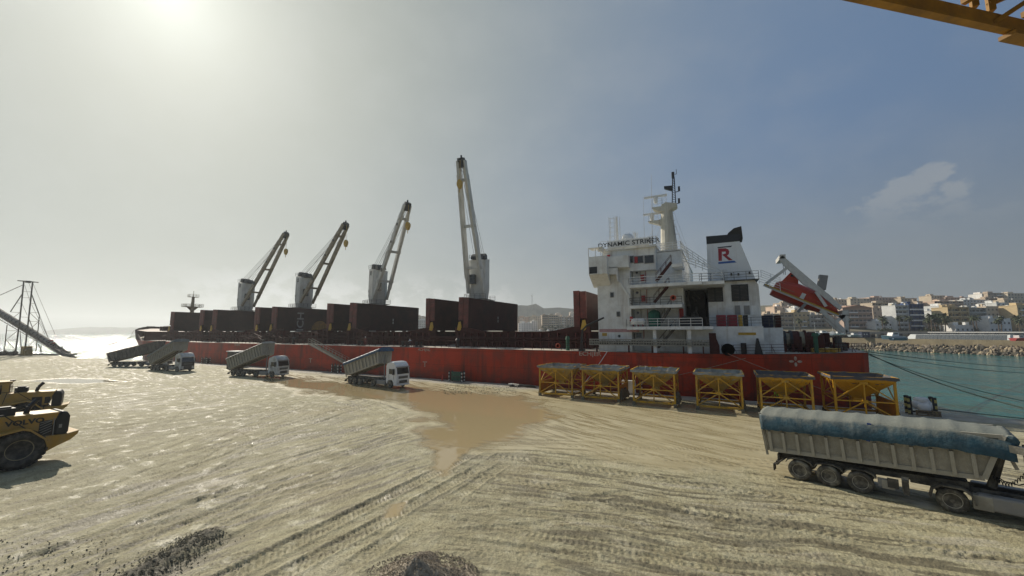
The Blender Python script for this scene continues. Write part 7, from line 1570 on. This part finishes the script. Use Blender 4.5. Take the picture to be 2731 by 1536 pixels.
for i in range(NB):
    a = ca_.lerp(cb2, i/NB); b = ca_.lerp(cb2, (i+1)/NB); k0 = -1.3+1.1*i/NB; k1 = -1.3+1.1*(i+1)/NB
    for s_ in (-1, 1): lat.bar(a+sdv*s_*tr_w+up_*k0, b+sdv*s_*tr_w+up_*.3, .06).bar(b+sdv*s_*tr_w+up_*.3, b+sdv*s_*tr_w+up_*k1, .06)
lat.build('lattice', cvm, cv)
hp = MB(); nn = 10
for i in range(nn+1): a = math.pi*i/nn; hp.v += [tuple(sdv*math.cos(a)*1.1+up_*math.sin(a)*.95), tuple(sdv*math.cos(a)*1.1+up_*math.sin(a)*.95+dcv.normalized()*1.3)]
hp.f = [(2*i, 2*i+1, 2*i+3, 2*i+2) for i in range(nn)]; hpo = hp.build('belt_hood', belt_m, cv, recalc=False)
for i in range(17): c_ = hpo if i == 0 else copy_obj(hpo, cv); c_.location = ca_+dcv*(.30+i*.031)+up_*.9
jn = random.Random(4); jb_ = MB()
for i in range(26): p_ = cb2-dcv*jn.uniform(0, .22)+up_*jn.uniform(.3, 1.5)+sdv*jn.uniform(-1, 1); jb_.box(p_, (jn.uniform(.2, 1.2), jn.uniform(.2, .8), jn.uniform(.2, .6)), jn.uniform(0, 3))
jb_.build('drive_unit', steel_dark, cv); MB().box(cp(770, 1040), (1.6, .8, .8), .4).box(cp(820, 1070), (1.0, .5, .5), .4).build('red_motor', mat('motor_red', (.35, .06, .04), .6), cv)
for (x0, y0, x1, y1) in ((590, 1090, 690, 1310), (640, 1110, 610, 1230), (310, 900, 335, 1290)): MB().bar(cp(x0, y0), cp(x1, y1), .16).build('support_leg', cvm, cv)
rebase(cv, (cb2.x, cb2.y, 0))
tw = thing('lattice_tower', 'tall open steel lattice tower standing over the conveyor at the left edge', 'tower')
for dd, nm in ((-1.6, 0), (1.6, 1)):
    for (pts, w_) in (([(368, 112), (305, 720), (235, 1240)], .34), ([(505, 122), (430, 800), (370, 1300)], .34), ([(345, 310), (160, 590)], .2), ([(110, 790), (58, 1240)], .2), ([(490, 320), (608, 640), (585, 900), (552, 1200)], .2), ([(450, 700), (515, 870)], .14)):
        m_ = MB()
        for a, b in zip(pts, pts[1:]): m_.bar(cp(*a, dd), cp(*b, dd), w_)
        m_.build('tower_leg', cvm, tw)
    m_ = MB()
    for (x0, y0, x1, y1) in ((360, 275, 485, 280), (350, 370, 470, 372), (262, 452, 330, 455), (170, 592, 310, 600), (310, 668, 440, 672), (470, 460, 540, 460), (465, 600, 600, 600), (450, 738, 600, 738), (440, 875, 588, 875), (460, 600, 600, 735), (600, 735, 470, 850), (305, 600, 215, 670), (100, 880, 270, 880), (90, 1022, 260, 1022), (60, 1170, 240, 1165), (260, 890, 95, 1020), (90, 1020, 230, 1165), (235, 1170, 150, 1240), (400, 1155, 560, 1155), (555, 1010, 395, 1160), (395, 1160, 440, 1190)):
        m_.bar(cp(x0, y0, dd), cp(x1, y1, dd), .1)
    m_.build('cross_brace', cvm, tw)
m_ = MB()
for (x, y) in ((368, 115), (505, 125), (330, 455), (465, 460), (608, 640), (305, 720), (430, 800), (240, 1170), (385, 1160), (585, 900)): m_.bar(cp(x, y, -1.6), cp(x, y, 1.6), .1)
m_.build('cross_brace', cvm, tw); MB().bar(cp(360, 115), cp(510, 125), 3.4, .3).box(cp(435, 125), (1.2, 1.2, .7)).build('head_frame', cvm, tw)
wr = MB()
for (x0, y0, x1, y1) in ((350, 175, -400, 510), (510, 150, 870, 985), (495, 330, 750, 1000), (490, 480, 730, 960), (380, 170, 480, 480), (440, 130, 480, 230), (345, 300, 165, 580), (600, 640, 740, 990), (345, 470, 420, 640), (610, 760, 690, 930)): wr.tube(cp(x0, y0), cp(x1, y1), .05 if x1 > 0 else .1, 4)
wr.build('guy_wire', cvm, tw); b_ = cp(300, 1270); rebase(tw, (b_.x, b_.y, 0))
yb = cp(480, 1270); t_ = thing('counterweight_block', 'weathered yellow steel block at the foot of the lattice tower', 'block', (yb.x, yb.y-1, 0)); MB().bb(-2.6, .6, -1, 1, 0, 3.1).bb(.6, 2.0, -.8, .8, 0, 1.9).bb(2.0, 3.2, -.6, .6, 0, 1.2).build('block_body', mat('old_yellow', (.30, .21, .05), .8, dirt=((.12, .09, .05), .6, 1)), t_)
base_r = thing('scrap_base', 'low dark skid frame lying on the quay under the conveyor foot', 'skid'); a = cp(-60, 1330); b = cp(1150, 1340); MB().bar((a.x, a.y, .35), (b.x, b.y, .3), 1.4, .5).build('skid_beam', steel_dark, base_r); MB().bar((a.x, a.y-3, .3), (cp(130, 1380).x, cp(130, 1380).y-3, .3), 2.4, .6).build('skid_beam', steel_dark, base_r); rebase(base_r, (b.x, b.y, 0))
ty_r = random.Random(8); 
for i, (x, y, r_, lb_) in enumerate(((-20, 1290, 1.0, 'dark old tyre heap piece at the very left edge'), (110, 1275, 1.2, 'dark round bundle left of the tower foot, middle one of three'), (265, 1265, 1.15, 'dark round bundle nearest the yellow block'))):
    p_ = cp(x, y); t_ = thing('old_tyre', lb_, 'tyre', (p_.x, p_.y-1, 0))
    for k in range(3): MB().lathe([(r_*.5, 0), (r_, .05), (r_*1.02, .35), (r_, .65), (r_*.5, .7)], (0, 0, k*.62 if k < 2 else .5), 'z' if k < 2 else 'y', 18).build('tyre_ring', rubber, t_, smooth=True)
# ================================================================== GANTRY OVERHEAD, TOP RIGHT
gt_m = mat('gantry_paint', (.33, .17, .025), .6, var=.25, scale=1.2, dirt=((.12, .07, .03), .5, 2)); 
gy = thing('conveyor_gantry', 'ochre steel truss of a loading gantry crossing overhead at the top right', 'gantry')
ZG = 15.2
a = pg(2210, -22, ZG); b = pg(2731, 92, ZG); dg_ = (b-a); dg_.z = 0; Lg = dg_.length; dg_.normalize(); ng = Vector((-dg_.y, dg_.x, 0)); ng = ng if ng.dot(AX) < 0 else -ng    # towards us
a2 = a-dg_*5; b2 = b+dg_*7
for off, nm in ((0, 0), (2.2, 1)):
    o_ = ng*off
    MB().bar(a2+o_, b2+o_, .17, .07).bar(a2+o_+Vector((0, 0, .20)), b2+o_+Vector((0, 0, .20)), .08, .33).build('lower_chord', gt_m, gy); MB().bar(a2+o_+Vector((0, 0, 1.25)), b2+o_+Vector((0, 0, 1.25)), .22, .22).build('upper_chord', gt_m, gy)
    k = 0; s_ = .5; L2 = (b2-a2).length
    vo = MB().bb(-.06, .06, -.06, .06, .44, 1.15).build('post', gt_m, gy); first = True
    while s_ < L2:
        for ds in (0, .55):
            c_ = vo if first else copy_obj(vo, gy); first = False; c_.location = a2+o_+dg_*(s_+ds)
        if s_+2.2 < L2: MB().bar(a2+o_+dg_*(s_+.5)+Vector((0, 0, .6)), a2+o_+dg_*(s_+1.6)+Vector((0, 0, 1.15)), .08, .1).build('diagonal', gt_m, gy)
        s_ += 2.2
MB().bar(a2+ng*1.1+Vector((0, 0, 1.45)), b2+ng*1.1+Vector((0, 0, 1.45)), 2.7, .12).build('walkway_deck', steel_dark, gy)
for i in range(9): p_ = a2.lerp(b2, (i+.5)/9); MB().bar(p_+Vector((0, 0, .5)), p_+ng*2.2+Vector((0, 0, .5)), .14, .14).build('cross_beam', gt_m, gy)
p_ = b-dg_*1.05; MB().bar(p_+Vector((0, 0, .1)), p_+dg_*1.6+ng*.6+Vector((0, 0, 1.2)), .1, .1).build('diagonal', gt_m, gy)
MB().bar(b-dg_*.6-Vector((0, 0, .12)), b2-Vector((0, 0, .12)), .3, .1).build('splice_plate', gt_m, gy)
for off in (0, 2.2): MB().bar(b2+ng*off-dg_*.4+Vector((0, 0, .1)), (b2.x-dg_.x*.4+ng.x*off, b2.y-dg_.y*.4+ng.y*off, 0), .35, .35).build('support_leg', gt_m, gy)
for off in (0, 2.2): MB().bar(a2+ng*off+Vector((0, 0, .1)), a2+ng*off-dg_*.0+Vector((0, 0, 1.2)), .2, .2).build('end_post', gt_m, gy)
rebase(gy, (b2.x, b2.y, 0))
# ================================================================== GRAVEL HEAP, STONES, CLODS
gpos = pg(1130, 1545); gr_m = mat('gravel', (.30, .255, .19), .85, var=.5, scale=6, dirt=((.30, .25, .19), .5, 5), bump=.4, bscale=30)
GR_R = 1.75; GR_H = 1.0; gc = Vector((gpos.x+.1, gpos.y-.55, 0))
hm_ = MB(); nr, nt_ = 26, 60
for i in range(nr):
    for j in range(nt_):
        r_ = GR_R*1.15*i/(nr-1); a = 2*math.pi*j/nt_; k_ = 1+.18*math.sin(a*3+1)+.1*math.sin(a*7); z_ = GR_H*max(0, 1-(r_/(GR_R*k_)))**1.0-.03; x_, y_ = gc.x+r_*math.cos(a), gc.y+r_*math.sin(a)
        hm_.v.append((x_, y_, z_+noisef(x_*6, y_*6, 3, 70)*.06-.02))
hm_.f = [(i*nt_+j, i*nt_+(j+1) % nt_, (i+1)*nt_+(j+1) % nt_, (i+1)*nt_+j) for i in range(nr-1) for j in range(nt_)]
sr = random.Random(9); pm = [(Vector((v.co)), ) for v in protos[0].vertices]
def pebble(mb, p, s):
    fs_ = [(0,2,4),(2,1,4),(1,3,4),(3,0,4),(2,0,5),(1,2,5),(3,1,5),(0,3,5)]; j = lambda: sr.uniform(.6, 1.3)*s; M_ = Euler((sr.uniform(0, 6), sr.uniform(0, 6), sr.uniform(0, 6))).to_matrix()
    mb.add([Vector(p)+M_ @ Vector(v) for v in ((j(),0,0), (-j(),0,0), (0,j()*.8,0), (0,-j()*.8,0), (0,0,j()*.6), (0,0,-j()*.6))], fs_)
for i in range(9000):
    a = sr.uniform(0, 6.283); r_ = GR_R*1.25*math.sqrt(sr.random()); k_ = 1+.18*math.sin(a*3+1)+.1*math.sin(a*7); z_ = GR_H*max(0, 1-(r_/(GR_R*k_)))
    pebble(hm_, (gc.x+r_*math.cos(a), gc.y+r_*math.sin(a), z_+.005), sr.uniform(.012, .034))
gh_ = hm_.build('gravel_heap', gr_m); gh_['kind'] = 'stuff'; gh_['label'] = 'small heap of grey-brown gravel at the bottom edge of the picture'
cl = MB(); A3 = pg(330, 1560); B3 = pg(560, 1428)
for i in range(2600):
    t_ = sr.uniform(-.4, 1.05); p_ = A3.lerp(B3, t_); n_ = Vector((-(B3-A3).y, (B3-A3).x, 0)).normalized(); o_ = sr.gauss(0, .42); q_ = p_+n_*o_; rdg = math.exp(-(o_/.55)**2)
    pebble(cl, (q_.x, q_.y, .22*rdg*.85+.02), sr.uniform(.012, .05))
for i in range(900):
    u = sr.uniform(-100, 1300); v = sr.uniform(1200, 1560); p_ = pg(u, v); pebble(cl, (p_.x, p_.y, .02), sr.uniform(.008, .028))
for i in range(160):
    p_ = pg(sr.uniform(-60, 330), sr.uniform(1440, 1560)); pebble(cl, (p_.x, p_.y, .03), sr.uniform(.02, .06))
for i in range(500):
    u = sr.uniform(1180, 1380); p_ = pg(u, sr.uniform(1026, 1052)); pebble(cl, (p_.x, p_.y, .02), sr.uniform(.03, .09))
co_ = cl.build('clods', mat('clod', (.19, .17, .12), .9, var=.4, scale=4)); co_['kind'] = 'stuff'
HAZE_D = .00028
# ------------------------------------------------------------------ hazy air
hzb = MB(); hzb.bb(-7300, 3300, -1600, 7100, SEA_Z-1.2, 215)
ho = hzb.build('haze'); ho['kind'] = 'stuff'; ho.display_type = 'WIRE'
hm = bpy.data.materials.new('haze_air'); hm.use_nodes = True; t = hm.node_tree; t.nodes.clear()
pv = t.nodes.new('ShaderNodeVolumePrincipled'); pv.inputs['Color'].default_value = (.86, .92, .96, 1); pv.inputs['Density'].default_value = HAZE_D; pv.inputs['Anisotropy'].default_value = .45
out = t.nodes.new('ShaderNodeOutputMaterial'); t.links.new(pv.outputs[0], out.inputs['Volume']); ho.data.materials.append(hm)
